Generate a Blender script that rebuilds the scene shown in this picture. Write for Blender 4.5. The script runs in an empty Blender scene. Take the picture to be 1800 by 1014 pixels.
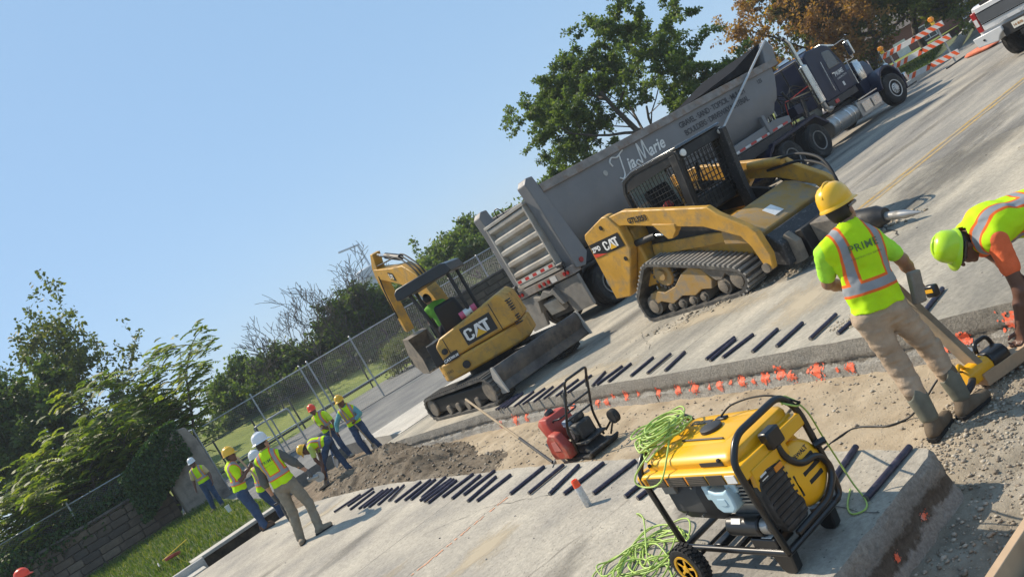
import bpy, bmesh, math, random
import numpy as np
from mathutils import Vector, Matrix, Euler
random.seed(7); RNG = np.random.default_rng(7)
SC = bpy.context.scene; COL = SC.collection
R = math.radians
# ------------------------------------------------------------------ camera
cam = bpy.data.cameras.new('camera'); camo = bpy.data.objects.new('camera', cam); COL.objects.link(camo)
cam.sensor_width = 36; cam.lens = 28.0; cam.clip_start = .05; cam.clip_end = 6000
yaw, pit, rol = R(31), R(-1.9), R(30.6)
F0 = Vector((math.sin(yaw)*math.cos(pit), math.cos(yaw)*math.cos(pit), math.sin(pit)))
R0 = Vector((math.cos(yaw), -math.sin(yaw), 0)); U0 = R0.cross(F0)
CX = R0*math.cos(rol) - U0*math.sin(rol); CY = R0*math.sin(rol) + U0*math.cos(rol)
m3 = Matrix((CX, CY, -F0)).transposed()
camo.matrix_world = Matrix.Translation((0, 0, 2.15)) @ m3.to_4x4()
SC.camera = camo
# ------------------------------------------------------------------ sky, sun, exposure
SUN_EL, SUN_AZ = R(49), math.atan2(-.36, .93)          # azimuth clockwise from +Y
w = bpy.data.worlds.new('World'); SC.world = w; w.use_nodes = True
nt = w.node_tree; bg = nt.nodes['Background']
sky = nt.nodes.new('ShaderNodeTexSky'); sky.sky_type = 'NISHITA'; sky.sun_disc = False
sky.sun_elevation = SUN_EL; sky.sun_rotation = SUN_AZ; sky.altitude = 200; sky.air_density = .95; sky.dust_density = .45; sky.ozone_density = 1.4
hz = nt.nodes.new('ShaderNodeMix'); hz.data_type = 'RGBA'; hz.inputs['Factor'].default_value = .70; hz.inputs['B'].default_value = (2.2, 3.7, 5.5, 1)   # even pale blue of humid summer air over the whole dome
nt.links.new(sky.outputs[0], hz.inputs['A']); nt.links.new(hz.outputs['Result'], bg.inputs[0]); bg.inputs[1].default_value = .104
sl = bpy.data.lights.new('sun', 'SUN'); sl.energy = 4.0; sl.angle = R(.53); sl.color = (1, .885, .72)
so = bpy.data.objects.new('sun', sl); COL.objects.link(so); so.location = (-20, 40, 60)
sd = Vector((math.sin(SUN_AZ)*math.cos(SUN_EL), math.cos(SUN_AZ)*math.cos(SUN_EL), math.sin(SUN_EL)))
so.rotation_euler = sd.to_track_quat('Z', 'Y').to_euler()
SC.view_settings.view_transform = 'Standard'; SC.view_settings.look = 'None'; SC.view_settings.exposure = .58; SC.view_settings.gamma = 1
SC.view_settings.use_curve_mapping = False
SC.render.engine = 'CYCLES'
# ------------------------------------------------------------------ materials
MATS = {}
def nd(nt, t, **k):
    n = nt.nodes.new(t)
    for a, b in k.items(): setattr(n, a, b)
    return n
def setin(n, **k):
    for a, b in k.items(): n.inputs[a.replace('_', ' ')].default_value = b
def mat(name, col, rough=.6, metal=0, var=.12, sc=6, bump=0, bsc=None, dirt=None, dsc=3, damt=.5, spec=.5, coat=0, alpha=1, trans=0):
    """painted / plain surface: base colour with cloudy variation, fine relief and patches of dirt"""
    if name in MATS: return MATS[name]
    m = bpy.data.materials.new(name); m.use_nodes = True; t = m.node_tree; L = t.links.new
    b = t.nodes['Principled BSDF']; b.inputs['Roughness'].default_value = rough; b.inputs['Metallic'].default_value = metal
    b.inputs['Specular IOR Level'].default_value = spec; b.inputs['Coat Weight'].default_value = coat
    b.inputs['Transmission Weight'].default_value = trans; b.inputs['Alpha'].default_value = alpha
    tc = nd(t, 'ShaderNodeTexCoord'); co = tc.outputs['Object']
    n1 = nd(t, 'ShaderNodeTexNoise'); setin(n1, Scale=sc, Detail=6, Roughness=.6); L(co, n1.inputs['Vector'])
    r = nd(t, 'ShaderNodeMapRange'); setin(r, From_Min=.3, From_Max=.7, To_Min=1-var, To_Max=1+var); L(n1.outputs['Fac'], r.inputs['Value'])
    mx = nd(t, 'ShaderNodeMix', data_type='RGBA', blend_type='MULTIPLY'); mx.inputs['Factor'].default_value = 1
    mx.inputs['A'].default_value = (*col, 1); L(r.outputs[0], mx.inputs['B']); out = mx.outputs['Result']
    if dirt:
        n2 = nd(t, 'ShaderNodeTexNoise'); setin(n2, Scale=dsc, Detail=8, Roughness=.7); L(co, n2.inputs['Vector'])
        r2 = nd(t, 'ShaderNodeMapRange'); setin(r2, From_Min=.62-.25*damt, From_Max=.82-.25*damt); L(n2.outputs['Fac'], r2.inputs['Value'])
        m2 = nd(t, 'ShaderNodeMix', data_type='RGBA'); L(r2.outputs[0], m2.inputs['Factor']); L(out, m2.inputs['A']); m2.inputs['B'].default_value = (*dirt, 1)
        out = m2.outputs['Result']
        ra = nd(t, 'ShaderNodeMapRange'); setin(ra, To_Min=rough, To_Max=.9); L(r2.outputs[0], ra.inputs['Value']); L(ra.outputs[0], b.inputs['Roughness'])
    L(out, b.inputs['Base Color'])
    if bump:
        n3 = nd(t, 'ShaderNodeTexNoise'); setin(n3, Scale=bsc or sc*4, Detail=8); L(co, n3.inputs['Vector'])
        bp = nd(t, 'ShaderNodeBump'); bp.inputs['Strength'].default_value = bump; bp.inputs['Distance'].default_value = .01
        L(n3.outputs['Fac'], bp.inputs['Height']); L(bp.outputs[0], b.inputs['Normal'])
    MATS[name] = m; return m
def ground_mat(name, cols, sc=1.5, speck=None, bump=.5, bsc=40, rough=.92, bdist=.02, streak=None):
    """mineral / earth surface in world coordinates: large patches of cols[0..2], fine speckle, relief"""
    if name in MATS: return MATS[name]
    m = bpy.data.materials.new(name); m.use_nodes = True; t = m.node_tree; L = t.links.new
    b = t.nodes['Principled BSDF']; b.inputs['Roughness'].default_value = rough; b.inputs['Specular IOR Level'].default_value = .25
    tc = nd(t, 'ShaderNodeNewGeometry'); co = tc.outputs['Position']
    n1 = nd(t, 'ShaderNodeTexNoise'); setin(n1, Scale=sc, Detail=9, Roughness=.62)
    if streak:
        mp = nd(t, 'ShaderNodeMapping'); mp.inputs['Scale'].default_value = streak; L(co, mp.inputs[0]); L(mp.outputs[0], n1.inputs['Vector'])
    else: L(co, n1.inputs['Vector'])
    cr = nd(t, 'ShaderNodeValToRGB'); e = cr.color_ramp.elements; e[0].position = .36; e[1].position = .64
    e[0].color = (*cols[0], 1); e[1].color = (*cols[-1], 1)
    if len(cols) > 2: k = e.new(.5); k.color = (*cols[1], 1)
    L(n1.outputs['Fac'], cr.inputs[0]); out = cr.outputs[0]
    n2 = nd(t, 'ShaderNodeTexNoise'); setin(n2, Scale=sc*22, Detail=6, Roughness=.75); L(co, n2.inputs['Vector'])
    r2 = nd(t, 'ShaderNodeMapRange'); setin(r2, From_Min=.3, From_Max=.7, To_Min=.72, To_Max=1.24); L(n2.outputs['Fac'], r2.inputs['Value'])
    mx = nd(t, 'ShaderNodeMix', data_type='RGBA', blend_type='MULTIPLY'); mx.inputs['Factor'].default_value = 1; L(out, mx.inputs['A']); L(r2.outputs[0], mx.inputs['B']); out = mx.outputs['Result']
    if speck:
        v = nd(t, 'ShaderNodeTexVoronoi'); setin(v, Scale=speck[1]); L(co, v.inputs['Vector'])
        r3 = nd(t, 'ShaderNodeMapRange'); setin(r3, From_Min=speck[2], From_Max=speck[2]*.6); L(v.outputs['Distance'], r3.inputs['Value'])
        m3_ = nd(t, 'ShaderNodeMix', data_type='RGBA'); L(r3.outputs[0], m3_.inputs['Factor']); L(out, m3_.inputs['A']); m3_.inputs['B'].default_value = (*speck[0], 1); out = m3_.outputs['Result']
    L(out, b.inputs['Base Color'])
    n3 = nd(t, 'ShaderNodeTexNoise'); setin(n3, Scale=bsc, Detail=8, Roughness=.7); L(co, n3.inputs['Vector'])
    bp = nd(t, 'ShaderNodeBump'); bp.inputs['Strength'].default_value = bump; bp.inputs['Distance'].default_value = bdist
    L(n3.outputs['Fac'], bp.inputs['Height']); L(bp.outputs[0], b.inputs['Normal'])
    MATS[name] = m; return m
def leaf_mat(name, c0, c1, c2=None, trans=.35):
    if name in MATS: return MATS[name]
    m = bpy.data.materials.new(name); m.use_nodes = True; t = m.node_tree; L = t.links.new
    b = t.nodes['Principled BSDF']; o = t.nodes['Material Output']; b.inputs['Roughness'].default_value = .55; b.inputs['Specular IOR Level'].default_value = .35
    at = nd(t, 'ShaderNodeAttribute', attribute_name='rnd')
    cr = nd(t, 'ShaderNodeValToRGB'); e = cr.color_ramp.elements; e[0].position = .05; e[1].position = .95
    e[0].color = (*c0, 1); e[1].color = (*(c2 or c1), 1); k = e.new(.55); k.color = (*c1, 1)
    L(at.outputs['Fac'], cr.inputs[0]); L(cr.outputs[0], b.inputs['Base Color'])
    tr = nd(t, 'ShaderNodeBsdfTranslucent'); hs = nd(t, 'ShaderNodeMix', data_type='RGBA', blend_type='MULTIPLY'); hs.inputs['Factor'].default_value = 1
    hs.inputs['B'].default_value = (1.5, 1.6, .6, 1); L(cr.outputs[0], hs.inputs['A']); L(hs.outputs['Result'], tr.inputs['Color'])
    mx = nd(t, 'ShaderNodeMixShader'); mx.inputs[0].default_value = trans; L(b.outputs[0], mx.inputs[1]); L(tr.outputs[0], mx.inputs[2]); L(mx.outputs[0], o.inputs['Surface'])
    MATS[name] = m; return m
# ------------------------------------------------------------------ mesh builder
def rotm(r):
    if r is None: return Matrix.Identity(3)
    if isinstance(r, Matrix): return r
    return Euler([R(a) for a in r]).to_matrix()
def fillet(path, rad, k=4, closed=False):
    P = [Vector(p) for p in path]; n = len(P); out = []
    for i in range(n):
        if not closed and i in (0, n-1): out.append(P[i]); continue
        a, b, c = P[i-1], P[i], P[(i+1) % n]; d1 = (a-b); d2 = (c-b)
        r = min(rad, d1.length*.48, d2.length*.48); p, q = b+d1.normalized()*r, b+d2.normalized()*r
        for j in range(k+1):
            t = j/k; out.append(p*(1-t)**2 + b*2*t*(1-t) + q*t*t)
    return out
class MB:
    def __init__(s): s.v = []; s.f = []; s.m = []
    def add(s, vs, fs, mi=0):
        o = len(s.v); s.v += [tuple(v) for v in vs]; s.f += [tuple(i+o for i in f) for f in fs]; s.m += [mi]*len(fs); return s
    def box(s, c, d, rot=None, mi=0, taper=None):
        M = rotm(rot); c = Vector(c); vs = []
        for z in (-1, 1):
            k = taper if (taper and z > 0) else (1, 1)
            for x, y in ((-1, -1), (1, -1), (1, 1), (-1, 1)): vs.append(c + M @ Vector((x*d[0]/2*k[0], y*d[1]/2*k[1], z*d[2]/2)))
        return s.add(vs, [(3, 2, 1, 0), (4, 5, 6, 7), (0, 1, 5, 4), (1, 2, 6, 5), (2, 3, 7, 6), (3, 0, 4, 7)], mi)
    def bx(s, x0, x1, y0, y1, z0, z1, mi=0): return s.box(((x0+x1)/2, (y0+y1)/2, (z0+z1)/2), (x1-x0, y1-y0, z1-z0), mi=mi)
    def prism(s, pts, a, b, axis='y', mi=0, mi_side=None):
        """polygon pts (two coords) extruded along axis from a to b; axis y -> pts are (x,z); x -> (y,z); z -> (x,y)"""
        def P(p, h): return (p[0], h, p[1]) if axis == 'y' else (h, p[0], p[1]) if axis == 'x' else (p[0], p[1], h)
        n = len(pts); area = sum(pts[i][0]*pts[(i+1) % n][1]-pts[(i+1) % n][0]*pts[i][1] for i in range(n))
        if area < 0: pts = pts[::-1]
        if axis == 'y': a, b = max(a, b), min(a, b)
        else: a, b = min(a, b), max(a, b)
        vs = [P(p, a) for p in pts]+[P(p, b) for p in pts]
        s.add(vs, [tuple(range(n))[::-1], tuple(range(n, 2*n))], mi)
        o = len(s.v)-2*n; sides = [(o+i, o+(i+1) % n, o+n+(i+1) % n, o+n+i) for i in range(n)]
        s.f += sides; s.m += [mi if mi_side is None else mi_side]*n; return s
    def tube(s, path, r, n=8, mi=0, closed=False, caps=True):
        P = [Vector(p) for p in path]; k = len(P); rs = r if hasattr(r, '__len__') else [r]*k
        T = []
        for i in range(k):
            a = P[i-1] if (i > 0 or closed) else P[i]; b = P[(i+1) % k] if (i < k-1 or closed) else P[i]
            d = (b-a); T.append(d.normalized() if d.length > 1e-9 else Vector((0, 0, 1)))
        u = T[0].orthogonal().normalized(); vs = []
        for i in range(k):
            u = u - T[i]*u.dot(T[i]); u = u.normalized() if u.length > 1e-6 else T[i].orthogonal().normalized(); w_ = T[i].cross(u)
            for j in range(n):
                a = 2*math.pi*j/n; vs.append(P[i] + (u*math.cos(a)+w_*math.sin(a))*rs[i])
        fs = []
        for i in range(k if closed else k-1):
            for j in range(n):
                a, b = i*n+j, i*n+(j+1) % n; c, d = ((i+1) % k)*n+(j+1) % n, ((i+1) % k)*n+j; fs.append((a, b, c, d))
        if caps and not closed: fs += [tuple(range(n))[::-1], tuple(range((k-1)*n, k*n))]
        return s.add(vs, fs, mi)
    def cyl(s, a, b, r, n=16, mi=0, r2=None): return s.tube([a, b], [r, r if r2 is None else r2], n, mi)
    def lathe(s, prof, c=(0, 0, 0), axis=(0, 0, 1), n=24, mi=0, sx=1, sy=1):
        """prof: (radius, height along axis)"""
        A = Vector(axis).normalized(); u = A.orthogonal().normalized(); w_ = A.cross(u); c = Vector(c); vs = []; fs = []
        if abs(A.z) > .99: u, w_ = Vector((1, 0, 0)), A.cross(Vector((1, 0, 0)))
        for r, h in prof:
            for j in range(n):
                a = 2*math.pi*j/n; vs.append(c + A*h + u*(r*math.cos(a)*sx) + w_*(r*math.sin(a)*sy))
        for i in range(len(prof)-1):
            for j in range(n): fs.append((i*n+j, i*n+(j+1) % n, (i+1)*n+(j+1) % n, (i+1)*n+j))
        if prof[0][0] > 1e-6: fs.append(tuple(range(n))[::-1])
        if prof[-1][0] > 1e-6: fs.append(tuple(range((len(prof)-1)*n, len(prof)*n)))
        return s.add(vs, fs, mi)
    def quad(s, a, b, c, d, mi=0): return s.add([a, b, c, d], [(0, 1, 2, 3)], mi)
    def loft(s, secs, mi=0, caps=True, closed=True):
        """list of equal length rings"""
        n = len(secs[0]); vs = [v for r in secs for v in r]; fs = []
        for i in range(len(secs)-1):
            for j in range(n if closed else n-1): fs.append((i*n+j, i*n+(j+1) % n, (i+1)*n+(j+1) % n, (i+1)*n+j))
        if caps and closed: fs += [tuple(range(n))[::-1], tuple(range((len(secs)-1)*n, len(secs)*n))]
        return s.add(vs, fs, mi)
    def build(s, name, mats, parent=None, loc=(0, 0, 0), rz=0, bevel=0, smooth=35, seg=2, label=None, fix=True, rot=None):
        me = bpy.data.meshes.new(name); me.from_pydata(s.v, [], s.f)
        mats = mats if isinstance(mats, (list, tuple)) else [mats]
        for m in mats: me.materials.append(m)
        if len(mats) > 1: me.polygons.foreach_set('material_index', s.m)
        if fix:
            bm = bmesh.new(); bm.from_mesh(me); bmesh.ops.recalc_face_normals(bm, faces=bm.faces); bm.to_mesh(me); bm.free()
        me.polygons.foreach_set('use_smooth', [True]*len(me.polygons))
        if smooth < 180: me.set_sharp_from_angle(angle=R(smooth))
        me.update(); o = bpy.data.objects.new(name, me); COL.objects.link(o); o.location = loc
        o.rotation_euler = [R(a) for a in rot] if rot else (0, 0, R(rz))
        if parent: o.parent = parent
        if bevel:
            b = o.modifiers.new('bevel', 'BEVEL'); b.width = bevel; b.segments = seg; b.limit_method = 'ANGLE'; b.angle_limit = R(40); b.harden_normals = False
        if label: o['label'] = label
        return o
def tag(o, label, cat, group=None):
    o['label'] = label; o['category'] = cat
    if group: o['group'] = group
    return o
def thing(name, label, cat, loc=(0, 0, 0), rz=0, group=None):
    o = bpy.data.objects.new(name, None); COL.objects.link(o); o.location = loc; o.rotation_euler = (0, 0, R(rz)); o.empty_display_size = .3
    return tag(o, label, cat, group)
def struct(o): o['kind'] = 'structure'; return o
def stuff(o): o['kind'] = 'stuff'; return o
def np_obj(name, V, Fq, m, parent=None, rnd=None, smooth=False, attrs=None):
    """fast mesh from numpy arrays; Fq (n,3) or (n,4)"""
    V = np.asarray(V, np.float32); Fq = np.asarray(Fq, np.int32); k = Fq.shape[1]
    me = bpy.data.meshes.new(name); me.vertices.add(len(V)); me.vertices.foreach_set('co', V.ravel())
    me.loops.add(Fq.size); me.loops.foreach_set('vertex_index', Fq.ravel()); me.polygons.add(len(Fq))
    me.polygons.foreach_set('loop_start', np.arange(0, Fq.size, k, dtype=np.int32))
    for q in (m if isinstance(m, (list, tuple)) else [m]): me.materials.append(q)
    me.update(calc_edges=True)
    if smooth: me.polygons.foreach_set('use_smooth', np.ones(len(Fq), bool))
    if rnd is not None:
        a = me.attributes.new('rnd', 'FLOAT', 'FACE'); a.data.foreach_set('value', np.asarray(rnd, np.float32))
    for kk, vv in (attrs or {}).items():
        a = me.attributes.new(kk, 'FLOAT_VECTOR', 'POINT'); a.data.foreach_set('vector', np.asarray(vv, np.float32).ravel())
    o = bpy.data.objects.new(name, me); COL.objects.link(o)
    if parent: o.parent = parent
    return o
def text_mesh(txt, size=1, bold=0, shear=0, extrude=0, spacing=1, align='LEFT', small_caps=False):
    """returns (verts (n,2), faces) of flat lettering, baseline at y=0"""
    cu = bpy.data.curves.new('t', 'FONT'); cu.body = txt; cu.size = size; cu.offset = bold; cu.shear = shear; cu.space_character = spacing; cu.align_x = align; cu.resolution_u = 3
    ob = bpy.data.objects.new('t', cu); COL.objects.link(ob); dg = bpy.context.evaluated_depsgraph_get(); ev = ob.evaluated_get(dg); me = ev.to_mesh()
    V = [(v.co.x, v.co.y) for v in me.vertices]; F = [tuple(p.vertices) for p in me.polygons]
    ev.to_mesh_clear(); bpy.data.objects.remove(ob); bpy.data.curves.remove(cu); return V, F
def lettering(name, txt, m, parent, org, ux, uy, size, lift=.004, **k):
    """flat lettering lying on the plane through org spanned by ux (reading direction) and uy (up)"""
    V, F = text_mesh(txt, size, **k); ux, uy, org = Vector(ux).normalized(), Vector(uy).normalized(), Vector(org); nrm = ux.cross(uy)
    b = MB(); b.add([org+ux*x+uy*y+nrm*lift for x, y in V], F); return b.build(name, m, parent, smooth=10, fix=False)
def noise3(P, sc, seed=0, octv=4):
    """cheap vectorised value noise in [-1,1]"""
    P = np.asarray(P, float)*sc; tot = np.zeros(len(P)); amp = 1; s = 0
    for o in range(octv):
        q = P*2**o + seed*17.3 + o*5.1; i = np.floor(q).astype(np.int64); f = q-i; f = f*f*(3-2*f); acc = 0
        for dx in (0, 1):
            for dy in (0, 1):
                for dz in (0, 1):
                    h = ((i[:, 0]+dx)*374761393 + (i[:, 1]+dy)*668265263 + (i[:, 2]+dz)*2147483647 + seed*1013904223) & 0xffffffff
                    h = ((h ^ (h >> 13))*1274126177) & 0xffffffff; h = (h ^ (h >> 16)) & 0xffff
                    wt = (f[:, 0] if dx else 1-f[:, 0])*(f[:, 1] if dy else 1-f[:, 1])*(f[:, 2] if dz else 1-f[:, 2]); acc = acc + wt*(h/32767.5-1)
        tot += amp*acc; s += amp; amp *= .5
    return tot/s
# ================================================================== ground, slabs, trench
M_conc = ground_mat('old_concrete', [(.285, .262, .228), (.385, .347, .287), (.47, .422, .342)], sc=.9, speck=((.15, .14, .12), 22, .17), bump=.6, bsc=45, bdist=.02)
M_road = ground_mat('worn_road_concrete', [(.19, .18, .163), (.27, .252, .22), (.37, .335, .276)], sc=.7, speck=((.12, .115, .105), 14, .10), bump=.3, bsc=45, bdist=.012, streak=(.35, 1.6, 1))
M_conf = ground_mat('dusty_far_concrete', [(.215, .20, .17), (.315, .288, .236), (.45, .40, .315)], sc=.75, speck=((.12, .115, .105), 18, .10), bump=.35, bsc=50, bdist=.012, streak=(.5, 1.3, 1))
M_cut = ground_mat('broken_concrete_face', [(.17, .155, .13), (.28, .26, .225), (.40, .37, .32)], sc=5, speck=((.12, .10, .085), 30, .22), bump=.9, bsc=50, bdist=.03)
def wall_mat(name, stops):
    """broken slab face: courses of different concrete by depth below the surface, with ragged borders between them"""
    m = bpy.data.materials.new(name); m.use_nodes = True; t = m.node_tree; L = t.links.new; bs = t.nodes['Principled BSDF']; bs.inputs['Roughness'].default_value = .93; bs.inputs['Specular IOR Level'].default_value = .2
    g_ = nd(t, 'ShaderNodeNewGeometry'); co = g_.outputs['Position']; sx = nd(t, 'ShaderNodeSeparateXYZ'); L(co, sx.inputs[0]); n1 = nd(t, 'ShaderNodeTexNoise'); setin(n1, Scale=3.2, Detail=10, Roughness=.68); L(co, n1.inputs['Vector'])
    a = nd(t, 'ShaderNodeMath', operation='MULTIPLY_ADD'); a.inputs[1].default_value = .30; L(n1.outputs['Fac'], a.inputs[0]); L(sx.outputs['Z'], a.inputs[2]); r = nd(t, 'ShaderNodeMapRange'); setin(r, From_Min=.15, From_Max=-.18); L(a.outputs[0], r.inputs['Value'])
    cr = nd(t, 'ShaderNodeValToRGB'); e = cr.color_ramp.elements; e[0].position, e[1].position = stops[0][0], stops[-1][0]; e[0].color, e[1].color = (*stops[0][1], 1), (*stops[-1][1], 1)
    for q, c in stops[1:-1]: k = e.new(q); k.color = (*c, 1)
    L(r.outputs[0], cr.inputs[0]); n2 = nd(t, 'ShaderNodeTexNoise'); setin(n2, Scale=38, Detail=7, Roughness=.75); L(co, n2.inputs['Vector']); r2 = nd(t, 'ShaderNodeMapRange'); setin(r2, From_Min=.3, From_Max=.7, To_Min=.6, To_Max=1.35); L(n2.outputs['Fac'], r2.inputs['Value'])
    mx = nd(t, 'ShaderNodeMix', data_type='RGBA', blend_type='MULTIPLY'); mx.inputs['Factor'].default_value = 1; L(cr.outputs[0], mx.inputs['A']); L(r2.outputs[0], mx.inputs['B']); L(mx.outputs['Result'], bs.inputs['Base Color'])
    bp = nd(t, 'ShaderNodeBump'); bp.inputs['Strength'].default_value = .9; bp.inputs['Distance'].default_value = .03; L(n2.outputs['Fac'], bp.inputs['Height']); L(bp.outputs[0], bs.inputs['Normal']); return m
M_wallf = wall_mat('far_slab_face', [(.0, (.27, .25, .215)), (.50, (.24, .22, .19)), (.56, (.15, .13, .105)), (.62, (.36, .34, .30)), (1, (.46, .43, .385))])
M_walln = wall_mat('near_slab_face', [(.0, (.36, .335, .29)), (.36, (.28, .255, .22)), (.44, (.13, .107, .083)), (.62, (.17, .142, .112)), (.68, (.40, .375, .335)), (1, (.44, .41, .365))])
M_dirt = ground_mat('sandy_subgrade', [(.20, .16, .11), (.30, .235, .155), (.37, .30, .205)], sc=1.6, speck=((.36, .32, .26), 34, .13), bump=.8, bsc=55, bdist=.025)
M_grav = ground_mat('grey_gravelly_soil', [(.13, .11, .085), (.22, .19, .15), (.30, .265, .22)], sc=3, speck=((.36, .33, .28), 30, .2), bump=1, bsc=40, bdist=.03)
M_pile = ground_mat('loose_brown_soil', [(.12, .09, .06), (.21, .165, .115), (.30, .245, .18)], sc=3, speck=((.34, .29, .22), 36, .2), bump=1, bsc=45, bdist=.04)
M_soil = ground_mat('dark_soil', [(.05, .04, .03), (.09, .07, .05), (.13, .10, .07)], sc=4, bump=1, bsc=40, bdist=.03)
M_asph = ground_mat('grey_asphalt', [(.13, .13, .13), (.17, .168, .16), (.21, .205, .19)], sc=.7, bump=.4, bsc=50, bdist=.01)
M_walk = ground_mat('pale_sidewalk', [(.40, .375, .33), (.46, .43, .38), (.52, .49, .43)], sc=1.2, bump=.3, bsc=50, bdist=.008)
M_kerb = ground_mat('kerb_concrete', [(.34, .33, .30), (.42, .40, .365), (.5, .475, .43)], sc=2.2, speck=((.2, .19, .17), 30, .13), bump=.4, bsc=50, bdist=.01)
M_lawn = ground_mat('lawn_soil', [(.05, .07, .02), (.07, .10, .025), (.12, .125, .05)], sc=.8, bump=.8, bsc=25, bdist=.04)
M_field = ground_mat('mown_field', [(.14, .175, .035), (.18, .215, .045), (.22, .245, .06)], sc=.25, bump=.6, bsc=12, bdist=.05)
M_base = ground_mat('far_ground', [(.08, .10, .04), (.11, .12, .06), (.14, .14, .08)], sc=.1)

b = MB(); n = 64; b.add([(690*math.cos(2*math.pi*i/n), 690*math.sin(2*math.pi*i/n), -.62) for i in range(n)], [tuple(range(n))]); struct(b.build('ground', M_base, smooth=180))

def resample(P, step):
    P = np.array(P, float); d = np.r_[0, np.cumsum(np.hypot(*np.diff(P, axis=0).T))]; s = np.linspace(0, d[-1], max(2, int(d[-1]/step)+1))
    return np.c_[np.interp(s, d, P[:, 0]), np.interp(s, d, P[:, 1])]
WALLS = {}
def slab(name, edge, rest, depth, seed, prof, rows=15, amp=.02, step=.045, parent=None, mats=None, chip=.02, key=None):
    """concrete slab: rough broken edge along polyline `edge` (its right-hand side is open), clean outline `rest`; top z=0"""
    E = resample(edge, step); T = np.gradient(E, axis=0); T /= np.linalg.norm(T, axis=1)[:, None]; N = np.c_[T[:, 1], -T[:, 0]]
    zs = np.linspace(0, -depth, rows); V = []; n = len(E)
    for z in zs:
        P3 = np.c_[E, np.full(n, z)]
        o = np.interp(-z/depth, prof[0], prof[1]) + amp*noise3(P3, 7, seed) + .5*amp*noise3(P3, 31, seed+3) - (chip*np.clip(noise3(P3, 2.4, seed+9)*2.2-.4, 0, 1) if z > -.12*depth/.3 else 0)
        V.append(np.c_[E+N*o[:, None], np.full(n, z)+(.35*amp*noise3(P3, 13, seed+5) if z < 0 else 0)])
    WALLS[key or len(WALLS)] = (E, N, np.array(V), depth)
    V = np.concatenate(V); b = MB(); b.v = [tuple(v) for v in V]
    for r in range(rows-1):
        for i in range(n-1): b.f.append((r*n+i, r*n+i+1, (r+1)*n+i+1, (r+1)*n+i)); b.m.append(1)
    o = len(b.v); b.v += [(x, y, 0) for x, y in rest]+[(x, y, -depth) for x, y in rest]; k = len(rest)
    b.f.append(tuple(range(n))+tuple(o+i for i in range(k))); b.m.append(0)
    ch = [n-1]+[o+i for i in range(k)]+[0]; lo = [(rows-1)*n+n-1]+[o+k+i for i in range(k)]+[(rows-1)*n]
    for i in range(len(ch)-1): b.f.append((ch[i], ch[i+1], lo[i+1], lo[i])); b.m.append(0)
    ob = b.build(name, mats or [M_conc, M_cut], parent, smooth=50)
    return ob
road = struct(bpy.data.objects.new('road', None)); COL.objects.link(road)
# far side of the trench, centre joint at y = 7.95
fprof = ((0, .1, .42, .55, .62, 1), (0, .012, .045, .02, .07, .085))
edge_hi = [(5.45, 17.45), (5.62, 16.4), (6.02, 12.9), (6.0, 9.3), (5.86, 7.96)]
edge_lo = [(5.86, 7.95), (5.72, 6.2), (5.60, 4.4), (5.63, 3.8), (5.7, 2.6), (5.72, -1), (5.75, -9)]
E_right = lambda P: P   # polyline runs towards -y, so its right-hand side is -x (the trench)
slab('slab', edge_hi, [(12.6, 7.96), (12.6, 17.45)], .34, 1, fprof, key='hi', parent=road, mats=[M_conf, M_wallf])
slab('slab', edge_lo, [(12.6, -9), (12.6, 7.945)], .34, 2, fprof, key='lo', parent=road, mats=[M_conf, M_wallf])
b = MB(); b.bx(12.612, 34, 7.96, 17.45, -.34, 0); b.build('slab', M_road, road)
b = MB(); b.bx(12.612, 34, -12, 7.945, -.34, 0); b.build('slab', M_road, road)
b = MB(); b.prism([(34.012, -12), (120, -12), (160, 46), (90, 36), (54, 25.2), (42, 20.3), (34.012, 17.45)], -.34, 0, 'z'); b.build('slab', M_road, road)
# near side slabs: free edge runs along +y, open side is +x  (polyline direction +y -> right hand side +x)
nprof = ((0, .08, .3, .5, .7, 1), (0, .012, .02, .022, .035, .055))
slab('slab', [(-9, 2.93), (1.2, 2.95), (2.65, 2.96), (3.3, 2.99), (3.58, 2.99), (3.67, 3.03), (3.69, 3.3), (3.74, 3.9), (3.86, 5.4), (3.9, 7.0), (3.9, 7.79)][::1], [(-9, 7.79)], .34, 5, nprof, key='near', parent=road, amp=.022, chip=.04, mats=[M_conc, M_walln])
slab('slab', [(3.9, 7.80), (3.91, 8.5), (3.87, 9.19)], [(-9, 9.19), (-9, 7.80)], .34, 6, nprof, parent=road)
slab('slab', [(3.87, 9.20), (3.84, 11.2), (3.78, 13), (3.55, 14.9), (3.45, 15.6), (3.3, 16.5), (3.05, 17.05)], [(1.9, 17.1), (-9, 17.2), (-9, 9.20)], .34, 7, nprof, parent=road)

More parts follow.
